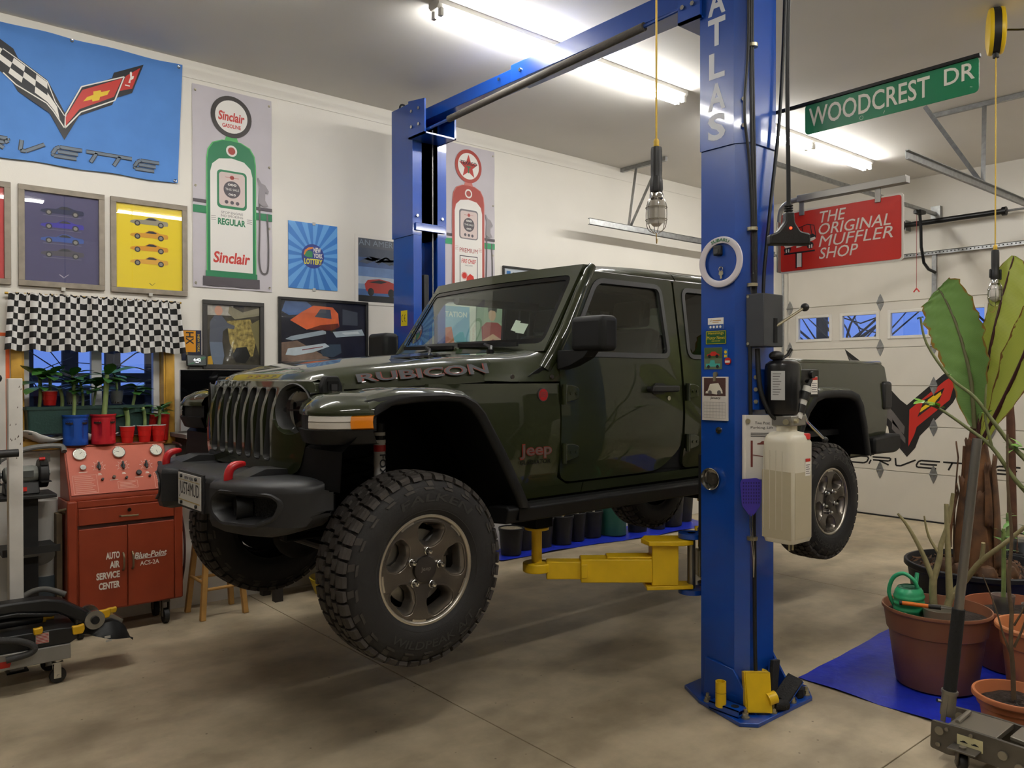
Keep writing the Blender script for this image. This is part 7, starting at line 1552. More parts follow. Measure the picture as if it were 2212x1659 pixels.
MB().prism(roundpoly([(1.93, 1.2755), (2.16, 1.2755), (2.17, 1.42), (2.08, 1.46), (1.97, 1.40)], .03), 'Y', 5.575, 5.69).build('shell', M('dark_grey_case', '#3a393b', .5), hd, bevel=.02, w=1)
MB().box((1.905, 5.60, 1.30), (1.945, 5.67, 1.36)).build('latch', BLKP, hd, bevel=.006, w=1)
tb_ = thing('steel_tray', 'small shiny steel tray on the edge of the bench', 'tray', (1.9, 5.6, 1.2755))
MB().lathe([(1e-5, .003), (.05, .003), (.058, .016), (.062, .018), (.055, .0005), (1e-5, .0005)], 24, c=(1.905, 5.64, 1.2755)).build('dish', CHROME, tb_, w=1)
MB().tube([(1.84, 5.62, 1.281), (1.86, 5.60, 1.30), (1.90, 5.61, 1.295), (1.94, 5.585, 1.285)], .003, 6).build('wire', CBLK, tb_, w=1)
sl = thing('wooden_stool', 'light wooden stool with turned rungs below the bench', 'stool', (2.03, 5.62, 0))
BEECH = M('beech_wood', '#b58a4c', .45, var=.15, scale=12)
for x0, y0, x1, y1 in ((1.885, 5.50, 1.935, 5.54), (2.185, 5.50, 2.135, 5.54), (1.875, 5.78, 1.93, 5.73), (2.19, 5.78, 2.14, 5.73)): MB().bar((x0, y0, 0), (x1, y1, .61), .036, .036, (1, 0, 0)).build('leg', BEECH, sl, bevel=.004, w=1)
for (a, b_, z) in (((1.90, 5.51), (2.17, 5.51), .205), ((1.90, 5.76), (2.17, 5.76), .24), ((1.89, 5.51), (1.89, 5.77), .26), ((2.18, 5.51), (2.18, 5.77), .26)): MB().cyl((a[0], a[1], z), (b_[0], b_[1], z), .011, 10).build('rung', BEECH, sl, w=1)
MB().cyl((2.035, 5.635, .60), (2.035, 5.635, .635), .17, 28).build('seat', BEECH, sl, bevel=.008, w=1)
# --- bench grinder on a pedestal
gr = thing('bench_grinder', 'grey bench grinder with black guards on a pedestal stand', 'grinder', (.86, 5.62, 0))
GM_ = M('grinder_grey', '#7d7f78', .4, var=.1); CI = M('cast_iron', '#1d1c1b', .55)
MB().lathe([(.03, .745), (.046, .755), (.052, .775), (.052, .90), (.046, .925), (.03, .935), (.022, .96)], 26, c=(0, 5.62, 1.075), axis='X').build('motor', GM_, gr, smooth=40, w=1)
MB().box((.78, 5.565, 1.06), (.90, 5.568, 1.10)).build('rating_plate', M('grinder_plate', '#4a4c48', .4), gr, w=1)
for x in (.955, .70):
    w_ = MB().lathe([(.085, -.024), (.088, -.02), (.088, .02), (.085, .024), (.02, .026)], 26, c=(x, 5.62, 1.075), axis='X', cap=True).build('wheel_guard', CI, gr, w=1)
    MB().cyl((x+.026, 5.62, 1.075), (x+.04, 5.62, 1.075), .02, 6).build('guard_nut', GM_, w_, w=1)
    MB().box((x-.03, 5.545, 1.15), (x+.03, 5.55, 1.20)).build('eye_shield', M('smoky_shield', '#55554f', .2, alpha=.6), w_, w=1)
    MB().box((x-.02, 5.54, 1.13), (x+.02, 5.56, 1.15)).box((x-.025, 5.50, 1.03), (x+.03, 5.56, 1.036)).build('tool_rest', CI, w_, w=1)
    MB().cyl((x, 5.54, 1.17), (x-.03, 5.54, 1.17), .010, 10).build('shield_knob', M('red_plastic', '#c0241c', .4), w_, w=1)
MB().prism([(5.54, .96), (5.70, .96), (5.67, 1.03), (5.57, 1.03)], 'X', .75, .93).build('motor_base', CI, gr, bevel=.006, w=1)
MB().box((.82, 5.538, .98), (.86, 5.542, 1.005)).build('switch', M('red_plastic', '#c0241c', .4), gr, w=1)
MB().box((.70, 5.48, .935), (1.01, 5.74, .958)).build('stand_top', CI, gr, bevel=.005, w=1)
MB().box((.845, 5.58, .03), (.925, 5.66, .935)).build('column', CI, gr, bevel=.004, w=1)
MB().box((.72, 5.45, .612), (1.02, 5.76, .632)).box((.72, 5.45, .632), (1.02, 5.456, .655)).build('tray', CI, gr, w=1)
MB().box((.74, 5.46, 0), (1.04, 5.78, .03)).build('foot', CI, gr, bevel=.006, w=1)
ad_ = thing('abrasive_disc', 'grey abrasive disc leaning on the grinder stand tray', 'abrasive disc', (.92, 5.55, .633))
m = Matrix.Translation((.93, 5.53, .633)) @ Matrix.Rotation(-.9, 4, 'X')
MB().lathe([(.012, 0), (.085, 0), (.085, .004), (.012, .004)], 28, mtx=m @ Matrix.Translation((0, .085, 0))).build('disc', M('abrasive_grey', '#8b8d90', .7), ad_, w=1)
MB().lathe([(.012, -.001), (.045, -.001)], 24, mtx=m @ Matrix.Translation((0, .085, .006))).build('paper_label', M('disc_label', '#c9c2a9', .6), ad_, w=1)
MB().tube(smoothpath([(.62, 5.80, 1.0), (.74, 5.80, 1.14), (.90, 5.80, 1.215), (1.08, 5.79, 1.225), (1.10, 5.75, 1.19)], 6), .017, 10).build('grey_conduit', M('grey_hose', '#6d6b66', .5)) 
tag(SC.objects['grey_conduit'], 'grey hose curving from behind the white post to the service cart', 'hose')
# paint bucket with stripes, plank, board behind the stand
bk = thing('striped_bucket', 'white bucket with blue and red bands behind the grinder stand', 'bucket', (1.02, 5.84, 0))
MB().lathe([(1e-5, .40), (.07, .40), (.078, .88), (.074, .88)], 26, c=(1.0, 5.835, 0)).build('pail', M('white_pail', '#c9c6be', .45), bk, w=1)
MB().lathe([(.0735, .66), (.0742, .72)], 26, c=(1.0, 5.835, 0)).build('blue_band', M('card_blue', '#2a4f8f', .5), bk, w=1)
MB().lathe([(.0725, .60), (.0733, .658)], 26, c=(1.0, 5.835, 0)).build('red_band', RED, bk, w=1)
MB().cyl((1.0, 5.835, 0), (1.0, 5.835, .40), .085, 24).build('lower_drum', M('slate_drum', '#4c5459', .6), bk, w=1)
o = MB().box((1.045, 5.70, 0), (1.078, 5.80, .80)).build('timber_plank', M('weathered_timber', '#6b5b43', .8, var=.25, scale=9), bevel=.003); tag(o, 'weathered timber plank standing beside the red cart', 'plank')
wp_ = thing('white_post', 'scuffed white square steel post standing before the window', 'post', (.757, 5.25, 0))
MB().box((.722, 5.22, 0), (.792, 5.29, 1.66)).build('tube', M('scuffed_white_paint', '#d2cdc3', .45, var=.06, scale=12), wp_, bevel=.004, w=1)
q = Print(Plane((.722, 5.2195, 0), (1, 0, 0), (0, 0, 1)))
for k in range(14): a, z = random.uniform(.004, .06), random.uniform(1.2, 1.62); q.poly([(a, z), (a+.006, z+.003), (a+.004, z+.014)], .0004)
q.build('scuffs', M('scuff_brown', '#4a3a2e', .8), wp_, w=1)
MB().box((.705, 5.20, 0), (.81, 5.31, .01)).build('foot_plate', BLKM, wp_, w=1)
ba = thing('tool_arm', 'black tubular tool arm with ball knobs at the left edge', 'tool', (.66, 5.15, 1.2))
MB().cyl((.45, 5.12, 1.245), (.755, 5.12, 1.247), .022, 14).build('grip', BLKP, ba, w=1)
MB().sphere((.655, 5.12, 1.66), .026, 12).build('ball_knob', BLKP, ba, w=1); MB().sphere((.64, 5.12, 1.36), .028, 12).cyl((.64, 5.12, 1.36), (.57, 5.13, 1.36), .009, 8).build('ball_knob', BLKP, ba, w=1)
MB().tube([(.655, 5.12, 1.66), (.59, 5.13, 1.60), (.57, 5.13, 1.3), (.60, 5.12, 1.25), (.48, 5.25, .9), (.45, 5.34, .012)], .011, 8).build('shaft', BLKM, ba, w=1)
MB().tube([(.60+.05*math.cos(t), 5.10, 1.46+.07*math.sin(t)) for t in [i*.4 for i in range(12)]], .012, 8).build('hose_loop', M('teal_hose', '#3d6f5c', .5), ba, w=1)
MB().cyl((.45, 5.34, 0), (.45, 5.34, .02), .12, 20).build('foot', BLKM, ba, w=1)
yp = thing('yellow_pole', 'yellow tapered pole standing at the left edge', 'pole', (.64, 5.45, 0))
MB().lathe([(.035, 0), (.03, .1), (.026, .78), (.03, .79), (.03, .83), (.026, .84), (.03, .86), (.03, .90), (.024, .92), (.024, 1.03), (1e-5, 1.03)], 18, c=(.665, 5.45, 0)).build('pole', M('yellow_plastic', '#c4a820', .45), yp, w=1)
MB().box((.60, 5.40, 0), (.73, 5.50, .012)).build('foot', BLKM, yp, w=1)
ob = framed('orange_poster', 'white poster with an orange border at the left edge of the wall', .30, .828, 1.16, 1.95, .022, M('orange_border', '#d9602a', .5), M('poster_white', '#d6d0c6', .5), glass=False, cat='poster', depth=.006)
# ================================================================== wheeled lifting jack at lower left
lj = thing('lifting_jack', 'black and grey wheeled lifting jack with yellow knobs at lower left', 'jack', (.75, 4.85, 0))
JG = M('grey_sheet_steel', '#8e8b85', .45, metal=.3, var=.05); JB = M('jack_black', '#1b1b1b', .45); JY = M('jack_yellow', '#d9a916', .4); GRIP = M('foam_grip', '#3b3a39', .8, bump=.2, bscale=200)
ry = 4.85
MB().prism([(.0, .145), (.955, .135), (.955, .215), (.0, .232)], 'Y', ry, ry+.34).build('base_box', JG, lj, bevel=.004, w=1)
MB().prism([(.0, .232), (.955, .216), (.99, .235), (.99, .295), (.90, .305), (.0, .32)], 'Y', ry+.01, ry+.33).build('deck', JB, lj, bevel=.005, w=1)
MB().prism([(.0, .46), (.0, .40), (.72, .40), (.90, .37), (1.08, .26), (1.12, .30), (.94, .43), (.85, .455), (.7, .46)], 'Y', ry+.10, ry+.20).build('lift_arm', JB, lj, bevel=.012, seg=3, w=1)
MB().prism([(.0, .40), (.0, .375), (.70, .385), (.88, .355), (.92, .365), (.72, .405)], 'Y', ry+.085, ry+.215).build('arm_rail', JB, lj, bevel=.005, w=1)
MB().cyl((.0, ry+.15, .35), (.845, ry+.15, .345), .028, 16).build('hydraulic_ram', JB, lj, w=1)
MB().cyl((.845, ry+.15, .345), (.86, ry+.15, .344), .030, 16).cyl((.862, ry+.15, .344), (.90, ry+.15, .342), .018, 12).build('ram_collar', M('brass_yellow', '#c9a12a', .35, metal=.4), lj, w=1)
for y in (ry+.08, ry+.22): MB().cyl((1.09, y-.012, .30), (1.09, y+.012, .30), .052, 22).build('pivot_roller', M('bright_steel', '#a8a7a3', .25, metal=.9), lj, w=1)
MB().cyl((1.09, ry+.055, .30), (1.09, ry+.245, .30), .022, 14).build('pivot_pin', JB, lj, w=1)
# saddle cup at the nose
rows = []
for i in range(9):
    t = i/8; x = lerp(1.03, 1.285, t); d = interp([(0, .02), (.25, .10), (.6, .12), (1, .10)], t); zt = interp([(0, .225), (.25, .27), (.6, .285), (.85, .25), (1, .155)], t)
    zb = interp([(0, .215), (.5, .165), (1, .145)], t); yc_ = ry+.15
    rows.append([(x, yc_-d, zb+.02), (x, yc_-d*.95, lerp(zb, zt, .4)), (x, yc_-d*.6, zt-.008), (x, yc_, zt), (x, yc_+d*.6, zt-.008), (x, yc_+d*.95, lerp(zb, zt, .4)), (x, yc_+d, zb+.02), (x, yc_, zb)])
sm_ = MB().grid(rows, closeu=True); n_ = len(rows[0]); sm_.f += [tuple(range(n_)), tuple(8*n_+i for i in range(n_))]
sad = sm_.build('saddle', JB, lj, smooth=40, w=1)
MB().box((1.13, ry+.028, .195), (1.16, ry+.033, .208)).box((1.135, ry+.026, .176), (1.165, ry+.031, .186)).build('saddle_mark', M('pale_mark', '#b9b6ab', .5), sad, w=1)
MB().prism([(1.10, .29), (1.20, .30), (1.25, .26), (1.24, .235), (1.12, .24)], 'Y', ry+.12, ry+.18).build('saddle_bracket', M('bright_steel', '#a8a7a3', .25, metal=.9), lj, w=1)
for x, y, z, s_ in ((.992, ry+.0, .285, 1.2), (1.142, ry+.08, .325, 1.2), (1.21, ry+.18, .31, .8), (.80, ry+.0, .315, .9)):
    k = MB().prism(roundpoly([(x-.022*s_, z-.022*s_), (x+.018*s_, z-.022*s_), (x+.026*s_, z-.006*s_), (x+.024*s_, z+.022*s_), (x, z+.016*s_), (x-.026*s_, z+.018*s_)], .008), 'Y', y-.008, y+.018).build('lock_knob', JY, lj, bevel=.006, w=1)
MB().tube(smoothpath([(.45, ry-.01, .335), (.62, ry-.03, .31), (.72, ry-.04, .285), (.775, ry-.045, .245), (.75, ry-.04, .215), (.65, ry-.03, .20)], 5), .017, 10).build('carry_handle', GRIP, lj, smooth=60, w=1)
MB().tube(smoothpath([(.70, ry+.36, .33), (.80, ry+.40, .42), (.90, ry+.40, .44), (1.0, ry+.36, .40)], 5), .016, 10).build('carry_handle', M('grey_grip', '#55534f', .8), lj, smooth=60, w=1)
fpz = Plane((.79, ry+.0095, .243), (1, 0, -.02), (0, 0, 1))
st_ = MB().add([fpz.p(a, b_, .0006) for a, b_ in ((0, 0), (.062, 0), (.062, .055), (0, .055))], [(0, 1, 2, 3)]).build('flag_sticker', WHT, lj, smooth=0, w=1)
q = Print(fpz)
for k in range(7): q.rect(.001, .002+k*.0078, .061, .006+k*.0078, .0012)
q.build('flag_stripes', RED, st_, w=1)
pl_ = Plane((.40, ry-.0006, .155), (1, 0, 0), (0, 0, 1)); rp_ = MB().add([pl_.p(a, b_, 0) for a, b_ in ((.08, .0), (.27, -.004), (.28, .03), (.08, .034))], [(0, 1, 2, 3)]).build('maker_plate', RED, lj, smooth=0, w=1)
MB().cyl((.55, ry-.004, .305), (.55, ry+.012, .305), .012, 12).build('bolt', JG, lj, w=1)
def caster(t, x, y, r=.042, mat=BLKP, z=.135, rz=0):
    m = Matrix.Translation((x, y, 0)) @ Matrix.Rotation(rz, 4, 'Z')
    c = MB().lathe([(1e-5, -.014), (r*.5, -.014), (r*.92, -.013), (r, -.006), (r, .006), (r*.92, .013), (r*.5, .014), (1e-5, .014)], 22, axis='Y', mtx=m @ Matrix.Translation((0, 0, r))).build('caster', mat, t, smooth=40, w=1)
    MB().box((-.022, -.022, r-.012), (.014, -.017, z-.02), m).box((-.022, .017, r-.012), (.014, .022, z-.02), m).box((-.03, -.025, z-.024), (.024, .025, z-.016), m).build('caster_fork', CHROME, c, bevel=.002, w=1)
    MB().cyl(m @ Vector((0, -.026, r)), m @ Vector((0, .026, r)), .008, 10).cyl(m @ Vector((0, 0, z-.02)), m @ Vector((0, 0, z+.0)), .022, 14).build('caster_axle', CHROME, c, w=1)
for x, y in ((.90, ry+.05), (.90, ry+.29), (.10, ry+.05), (.10, ry+.29)): caster(lj, x, y)
# ================================================================== plants on the tarp at right
def tarp(nm, label, pts, mat, seed):
    o = panel2d(pts, [], [lerp(min(p[1] for p in pts), max(p[1] for p in pts), i/14) for i in range(1, 14)], lambda a, b, t: (a, b, .004+.005*math.sin(a*9+seed)*math.sin(b*11)+.003*math.sin(a*31+b*17)-t*.5+.004*math.sin(a*4)), .004, [lerp(min(p[0] for p in pts), max(p[0] for p in pts), i/20) for i in range(1, 20)]).build(nm, mat, None, smooth=60)
    for v in o.data.vertices: pass
    tag(o, label, 'tarp'); o.location.z += .006; return o
TARP = M('blue_tarp', '#1b2fae', .35, var=.15, scale=10, bump=.3, bscale=18)
tarp('blue_tarp', 'blue plastic tarp under the potted plants at right', [(4.02, 2.31), (4.0, 1.62), (3.98, .70), (6.6, .60), (6.7, 2.0), (5.22, 2.36)], TARP, 0)
tarp('blue_tarp', 'blue plastic tarp under the row of black pots along the wall', [(4.55, 5.52), (5.6, 5.50), (6.4, 5.36), (7.6, 5.36), (7.6, 5.90), (4.55, 5.90)], TARP, 2)
TZ = .016
def pot(t, r0, r1, h, mat, band=.0, lip=.012, soil=.05, lz=.03, n=40):
    prof = [(1e-5, 0), (r0, 0), (r0*1.01, .004)]
    if band: k = 1-band; prof += [(lerp(r0, r1, k)-.008, h*k-.006), (lerp(r0, r1, k)+.002, h*k)]
    prof += [(r1-.004, h-lz), (r1+lip*.2, h-lz), (r1+lip, h-lz*.7), (r1+lip, h-.006), (r1+lip*.7, h), (r1-.002, h), (r1-.008, h-.02), (lerp(r0, r1, .6)-.01, h*.55)]
    MB().lathe(prof, n).build('pot', mat, t, smooth=35)
    sz = h-soil; rs = lerp(r0, r1, sz/h)-.009
    rows = [[(rs*k/6*math.cos(2*PI*j/24), rs*k/6*math.sin(2*PI*j/24), sz+random.uniform(-.006, .008)) for j in range(24)] for k in range(0, 7)]
    MB().grid(rows, closeu=True).build('soil', SOIL, t, smooth=0)
def branch(mb, pts, r0, r1):
    P_ = smoothpath(pts, 4); n = len(P_); mb.tube(P_, [lerp(r0, r1, i/(n-1)) for i in range(n)], 8)
BROWN = M('brown_plastic_pot', '#86563d', .45, var=.08, scale=4); TERRA = M('terracotta_plastic', '#b06a42', .5, var=.08, scale=5); BLKPOT = M('black_nursery_pot', '#17171a', .5, var=.2, scale=12)
BARK = M('pale_bark', '#8f8660', .7, var=.2, scale=25); BARKG = M('green_bark', '#6f7448', .65, var=.2, scale=25)
# big brown pot with a pale branching plant
t = thing('branching_plant', 'pale leafless branching plant in the large brown pot', 'plant', (4.50, 1.78, TZ))
pot(t, .195, .262, .41, BROWN, band=.3, lip=.006, soil=.05, lz=.02)
b_ = MB(); zs = .36
branch(b_, [(-.02, 0, zs-.03), (-.02, .01, zs+.12), (-.015, .01, zs+.2)], .022, .020); branch(b_, [(-.015, .01, zs+.19), (-.03, .06, zs+.33), (-.05, .13, zs+.47), (-.07, .175, zs+.535)], .016, .006)
branch(b_, [(-.015, .01, zs+.19), (.01, -.01, zs+.30), (.02, -.015, zs+.38), (.05, -.04, zs+.50), (.06, -.06, zs+.66)], .018, .010); branch(b_, [(.012, -.012, zs+.33), (0, .04, zs+.42), (-.01, .06, zs+.53)], .010, .004)
b_.build('branch', BARK, t, smooth=60)
b_ = MB(); branch(b_, [(.0, -.05, zs-.03), (.02, -.06, zs+.1), (.06, -.12, zs+.2), (.05, -.2, zs+.32), (.05, -.30, zs+.42), (.06, -.42, zs+.55)], .022, .009); branch(b_, [(.05, -.2, zs+.31), (.05, -.21, zs+.38), (.04, -.215, zs+.42)], .012, .010); branch(b_, [(.02, -.06, zs+.10), (.03, -.05, zs+.25), (.04, -.04, zs+.42), (.05, -.03, zs+.60)], .020, .012)
b_.build('branch', BARK, t, smooth=60)
# watering can
wc = thing('watering_can', 'small green ribbed watering can in the brown pot', 'watering can', (4.41, 1.885, TZ+.355), -1.4)
GC = M('green_can_plastic', '#2f9c6a', .35)
rows = []
for k in range(24):
    z = .0+.115*k/23; f = interp([(0, .85), (.02, 1), (.08, 1), (.10, .92), (.115, .75)], z); rb_ = .002*math.sin(z*260) if .01 < z < .085 else 0
    rows.append([((.055*f+rb_)*math.cos(a), (.072*f+rb_)*math.sin(a), z) for a in [2*PI*j/28 for j in range(28)]])
m_ = MB().grid(rows, closeu=True); m_.f += [tuple(range(28))]; m_.build('can', GC, wc, smooth=50)
MB().lathe([(.042, .113), (.03, .114), (.024, .105)], 20).build('mouth', M('green_dark', '#16573a', .5), wc)
MB().tube(smoothpath([(-.055, .0, .03), (-.075, 0, .08), (-.06, 0, .14), (-.02, 0, .165), (.02, 0, .14), (.035, 0, .10)], 4), .008, 8).build('handle', GC, wc, smooth=60)
MB().tube([(0, .06, .03), (.0, .10, .09), (.0, .13, .145)], [.012, .009, .008], 8).build('spout', GC, wc, smooth=60)
wc.scale = (1.35, 1.35, 1.35)
# aluminium pan with an orange handled trowel
pn = thing('metal_pan', 'round aluminium pan with black base in the brown pot', 'pan', (4.39, 1.72, TZ+.355))
MB().lathe([(1e-5, 0), (.07, 0), (.075, .02), (.072, .022)], 28).build('base', BLKP, pn, smooth=35)
MB().lathe([(.073, .02), (.08, .075), (.082, .076), (.077, .076), (.07, .02)], 28).build('wall', M('aluminium_pan', '#a9a393', .35, metal=.5), pn, smooth=35)
ot = thing('garden_tool', 'orange handled garden tool lying across the brown pot', 'garden tool', (4.33, 1.75, TZ+.445))
MB().cyl((-.03, .125, .0), (.01, .005, 0), .011, 12).build('handle', M('orange_grip', '#d8701e', .4), ot)
MB().cyl((-.036, .135, 0), (-.03, .125, 0), .012, 12).cyl((.01, .005, 0), (.025, -.05, .002), .012, 12).build('end_cap', BLKP, ot)
MB().bar((.025, -.05, .002), (.05, -.14, .003), .018, .006).build('blade', STEEL, ot)
# black tub with the banana plant
t = thing('banana_plant', 'tall banana plant with broad leaves in a black tub', 'banana plant', (5.72, 2.0, TZ))
pot(t, .36, .425, .42, BLKPOT, lip=.018, soil=.05, lz=.045)
TRK = M('banana_trunk', '#44291a', .65, var=.6, scale=7, var2='#7a5230'); HUSK = M('banana_husk', '#5c3d22', .65, var=.6, scale=9); TRG = M('banana_stalk', '#5a3020', .5, var=.3, scale=9)
tx, ty = -.12, -.03
def T_(x, y, z): return (tx+x, ty+y, z)
MB().tube([T_(0, 0, .34), T_(0, .0, .45), T_(.0, .005, .62), T_(0, 0, .85), T_(.0, .0, 1.05), T_(.0, .01, 1.2)], [.15, .135, .11, .10, .085, .07], 20).build('trunk', TRK, t, smooth=60)
for k, (a, w_, z0, z1, r_) in enumerate(((2.6, .7, .40, 1.0, .13), (3.6, .8, .36, .92, .14), (4.6, .75, .38, 1.15, .125), (1.9, .6, .40, 1.22, .12), (5.5, .8, .36, .75, .14), (3.0, .5, .8, 1.25, .10), (2.2, .4, .55, .95, .15), (4.0, .4, .7, 1.1, .125))):
    rows = []
    for i in range(9):
        s_ = i/8; z = lerp(z0, z1, s_); rr = lerp(r_, .09, s_)*(1.05+.12*math.sin(s_*PI))+(.02 if i == 8 else 0)
        rows.append([T_(rr*math.cos(a+w_*(j/6-.5)*(1-.35*s_)), rr*math.sin(a+w_*(j/6-.5)*(1-.35*s_)), z+.01*math.sin(j*2+k)) for j in range(7)])
    MB().grid(rows).build('husk', HUSK, t, smooth=60, solid=.006)
MB().tube([T_(0, .0, 1.1), T_(-.005, -.01, 1.35), T_(-.005, -.015, 1.5)], [.07, .04, .03], 14).build('stalk', TRG, t, smooth=60)
def bleaf_mat(nm, c1, c2, ce):
    m = bpy.data.materials.new(nm); m.use_nodes = True; nt = m.node_tree; b = nt.nodes['Principled BSDF']; b.inputs['Roughness'].default_value = .4
    at = nt.nodes.new('ShaderNodeUVMap'); sp = nt.nodes.new('ShaderNodeSeparateXYZ'); nt.links.new(at.outputs[0], sp.inputs[0])
    wv = nt.nodes.new('ShaderNodeTexWave'); wv.inputs['Scale'].default_value = 1.0; wv.bands_direction = 'X'; wv.inputs['Distortion'].default_value = 1.5
    mp = nt.nodes.new('ShaderNodeMapping'); mp.inputs['Scale'].default_value = (24, .6, 1); nt.links.new(at.outputs[0], mp.inputs[0]); nt.links.new(mp.outputs[0], wv.inputs['Vector'])
    mx = nt.nodes.new('ShaderNodeMix'); mx.data_type = 'RGBA'; mx.inputs[6].default_value = lin(c1); mx.inputs[7].default_value = lin(c2); nt.links.new(wv.outputs['Fac'], mx.inputs[0])
    nz = nt.nodes.new('ShaderNodeTexNoise'); nz.inputs['Scale'].default_value = 6; nt.links.new(at.outputs[0], nz.inputs['Vector'])
    ad = nt.nodes.new('ShaderNodeMath'); ad.operation = 'MULTIPLY_ADD'; ad.inputs[1].default_value = .28; nt.links.new(nz.outputs['Fac'], ad.inputs[0]); nt.links.new(sp.outputs['Y'], ad.inputs[2])
    rp = nt.nodes.new('ShaderNodeValToRGB'); rp.color_ramp.elements[0].position = 1.0; rp.color_ramp.elements[0].color = (0, 0, 0, 1); rp.color_ramp.elements[1].position = 1.0; rp.color_ramp.elements[0].position = .98; nt.links.new(ad.outputs[0], rp.inputs[0])
    m2 = nt.nodes.new('ShaderNodeMix'); m2.data_type = 'RGBA'; nt.links.new(rp.outputs[0], m2.inputs[0]); nt.links.new(mx.outputs[2], m2.inputs[6]); m2.inputs[7].default_value = lin(ce)
    nt.links.new(m2.outputs[2], b.inputs['Base Color'])
    b.inputs['Transmission Weight'].default_value = 0
    tl = nt.nodes.new('ShaderNodeBsdfTranslucent'); ms_ = nt.nodes.new('ShaderNodeMixShader'); ms_.inputs[0].default_value = .35
    nt.links.new(m2.outputs[2], tl.inputs[0]); out = nt.nodes['Material Output']; nt.links.new(b.outputs[0], ms_.inputs[1]); nt.links.new(tl.outputs[0], ms_.inputs[2]); nt.links.new(ms_.outputs[0], out.inputs[0])
    return m
def big_leaf(nm, mid, wl, wr, mat, ribmat, side_v, curl=.15, ragged=0):
    """mid: midrib points; wl/wr: width tables; side_v: direction of the blade's left side"""
    P_ = [Vector(p) for p in smoothpath(mid, 6)]; n = len(P_); S = Vector(side_v).normalized(); vs = []; uvs = []; m_ = 6
    for i, p in enumerate(P_):
        t_ = i/(n-1); d = (P_[min(i+1, n-1)]-P_[max(0, i-1)]).normalized(); s_ = (S-d*S.dot(d)).normalized(); nn = d.cross(s_)
        for j in range(-m_, m_+1):
            f = abs(j)/m_; w_ = interp(wl if j < 0 else wr, t_)*(1+ragged*(.06*math.sin(i*2.3)+.05*math.sin(i*5.1)))
            vs.append(p+s_*(-w_*j/m_ if True else 0)+nn*(curl*w_*f*f+.006*math.sin(i*1.7+j))); uvs.append((t_*4, f*.92))
    mb = MB(); mb.v = vs; k = 2*m_+1; mb.f = [(i*k+j, (i+1)*k+j, (i+1)*k+j+1, i*k+j+1) for i in range(n-1) for j in range(k-1)]
    o = mb.build(nm, mat, t, smooth=60, fix=False); uv = o.data.uv_layers.new(name='UVMap')
    for lp_ in o.data.loops: uv.data[lp_.index].uv = uvs[lp_.vertex_index]
    MB().tube(P_, [lerp(.016, .004, i/(n-1)) for i in range(n)], 8).build('midrib', ribmat, o, smooth=60)
    return o
LB1 = bleaf_mat('banana_leaf_green', '#567c3c', '#7c9c58', '#8a6a2c'); LB2 = bleaf_mat('banana_leaf_lime', '#8c9a38', '#a9b052', '#6b4a22')
ox, oy = 5.72, 2.0
def W_(y, z, x=5.55): return (x-ox, y-oy, z-TZ)
big_leaf('banana_leaf', [W_(1.965, 1.33), W_(1.985, 1.62), W_(2.03, 1.84), W_(2.09, 2.04), W_(2.16, 2.20), W_(2.19, 2.245)], [(0, .01), (.08, .08), (.35, .17), (.6, .20), (.85, .155), (.97, .10), (1, .04)], [(0, .01), (.08, .07), (.3, .15), (.55, .18), (.8, .16), (.95, .11), (1, .05)], LB1, M('rib_olive', '#5b5a38', .5), (.25, 1, 0), .10, 1)
big_leaf('banana_leaf', [W_(1.945, 1.22), W_(1.93, 1.45), W_(1.90, 1.68), W_(1.86, 1.93), W_(1.80, 2.2), W_(1.745, 2.41)], [(0, .01), (.12, .03), (.26, .13), (.40, .15), (.52, .11), (.66, .085), (.8, .10), (.92, .08), (1, .015)], [(0, .01), (.12, .03), (.26, .11), (.45, .18), (.65, .20), (.85, .16), (.96, .07), (1, .01)], LB2, M('rib_maroon', '#3a1717', .45), (.3, 1, 0), -.12)
big_leaf('banana_leaf', [W_(1.93, 1.2, 5.5), W_(1.80, 1.45, 5.45), W_(1.66, 1.75, 5.4), W_(1.56, 2.0, 5.35), W_(1.5, 2.1, 5.3)], [(0, .01), (.2, .05), (.5, .13), (.8, .10), (1, .01)], [(0, .01), (.2, .05), (.5, .15), (.8, .12), (1, .01)], LB2, M('rib_maroon', '#3a1717', .45), (.4, 1, 0), .12)
for k in range(5): MB().sphere((tx+.19*math.cos(2.2+k*.8), ty+.19*math.sin(2.2+k*.8), .40), .06, 10, (1, 1, 1.2)).build('dry_sucker', HUSK, t)
lt = MB()
for k in range(260):
    a, r_ = random.uniform(0, 2*PI), random.uniform(.2, .40); p = Vector((r_*math.cos(a), r_*math.sin(a), .385+random.uniform(0, .02))); d = Vector((random.uniform(-1, 1), random.uniform(-1, 1), random.uniform(-.1, .8))).normalized()*random.uniform(.012, .035); e = d.orthogonal().normalized()*.007
    lt.add([p-d, p+e, p+d, p-e], [(0, 1, 2, 3)])
lt.build('leaf_litter', M('dry_leaf_litter', '#6b4a32', .8, var=.5, scale=30), t, smooth=0)['kind'] = 'stuff'
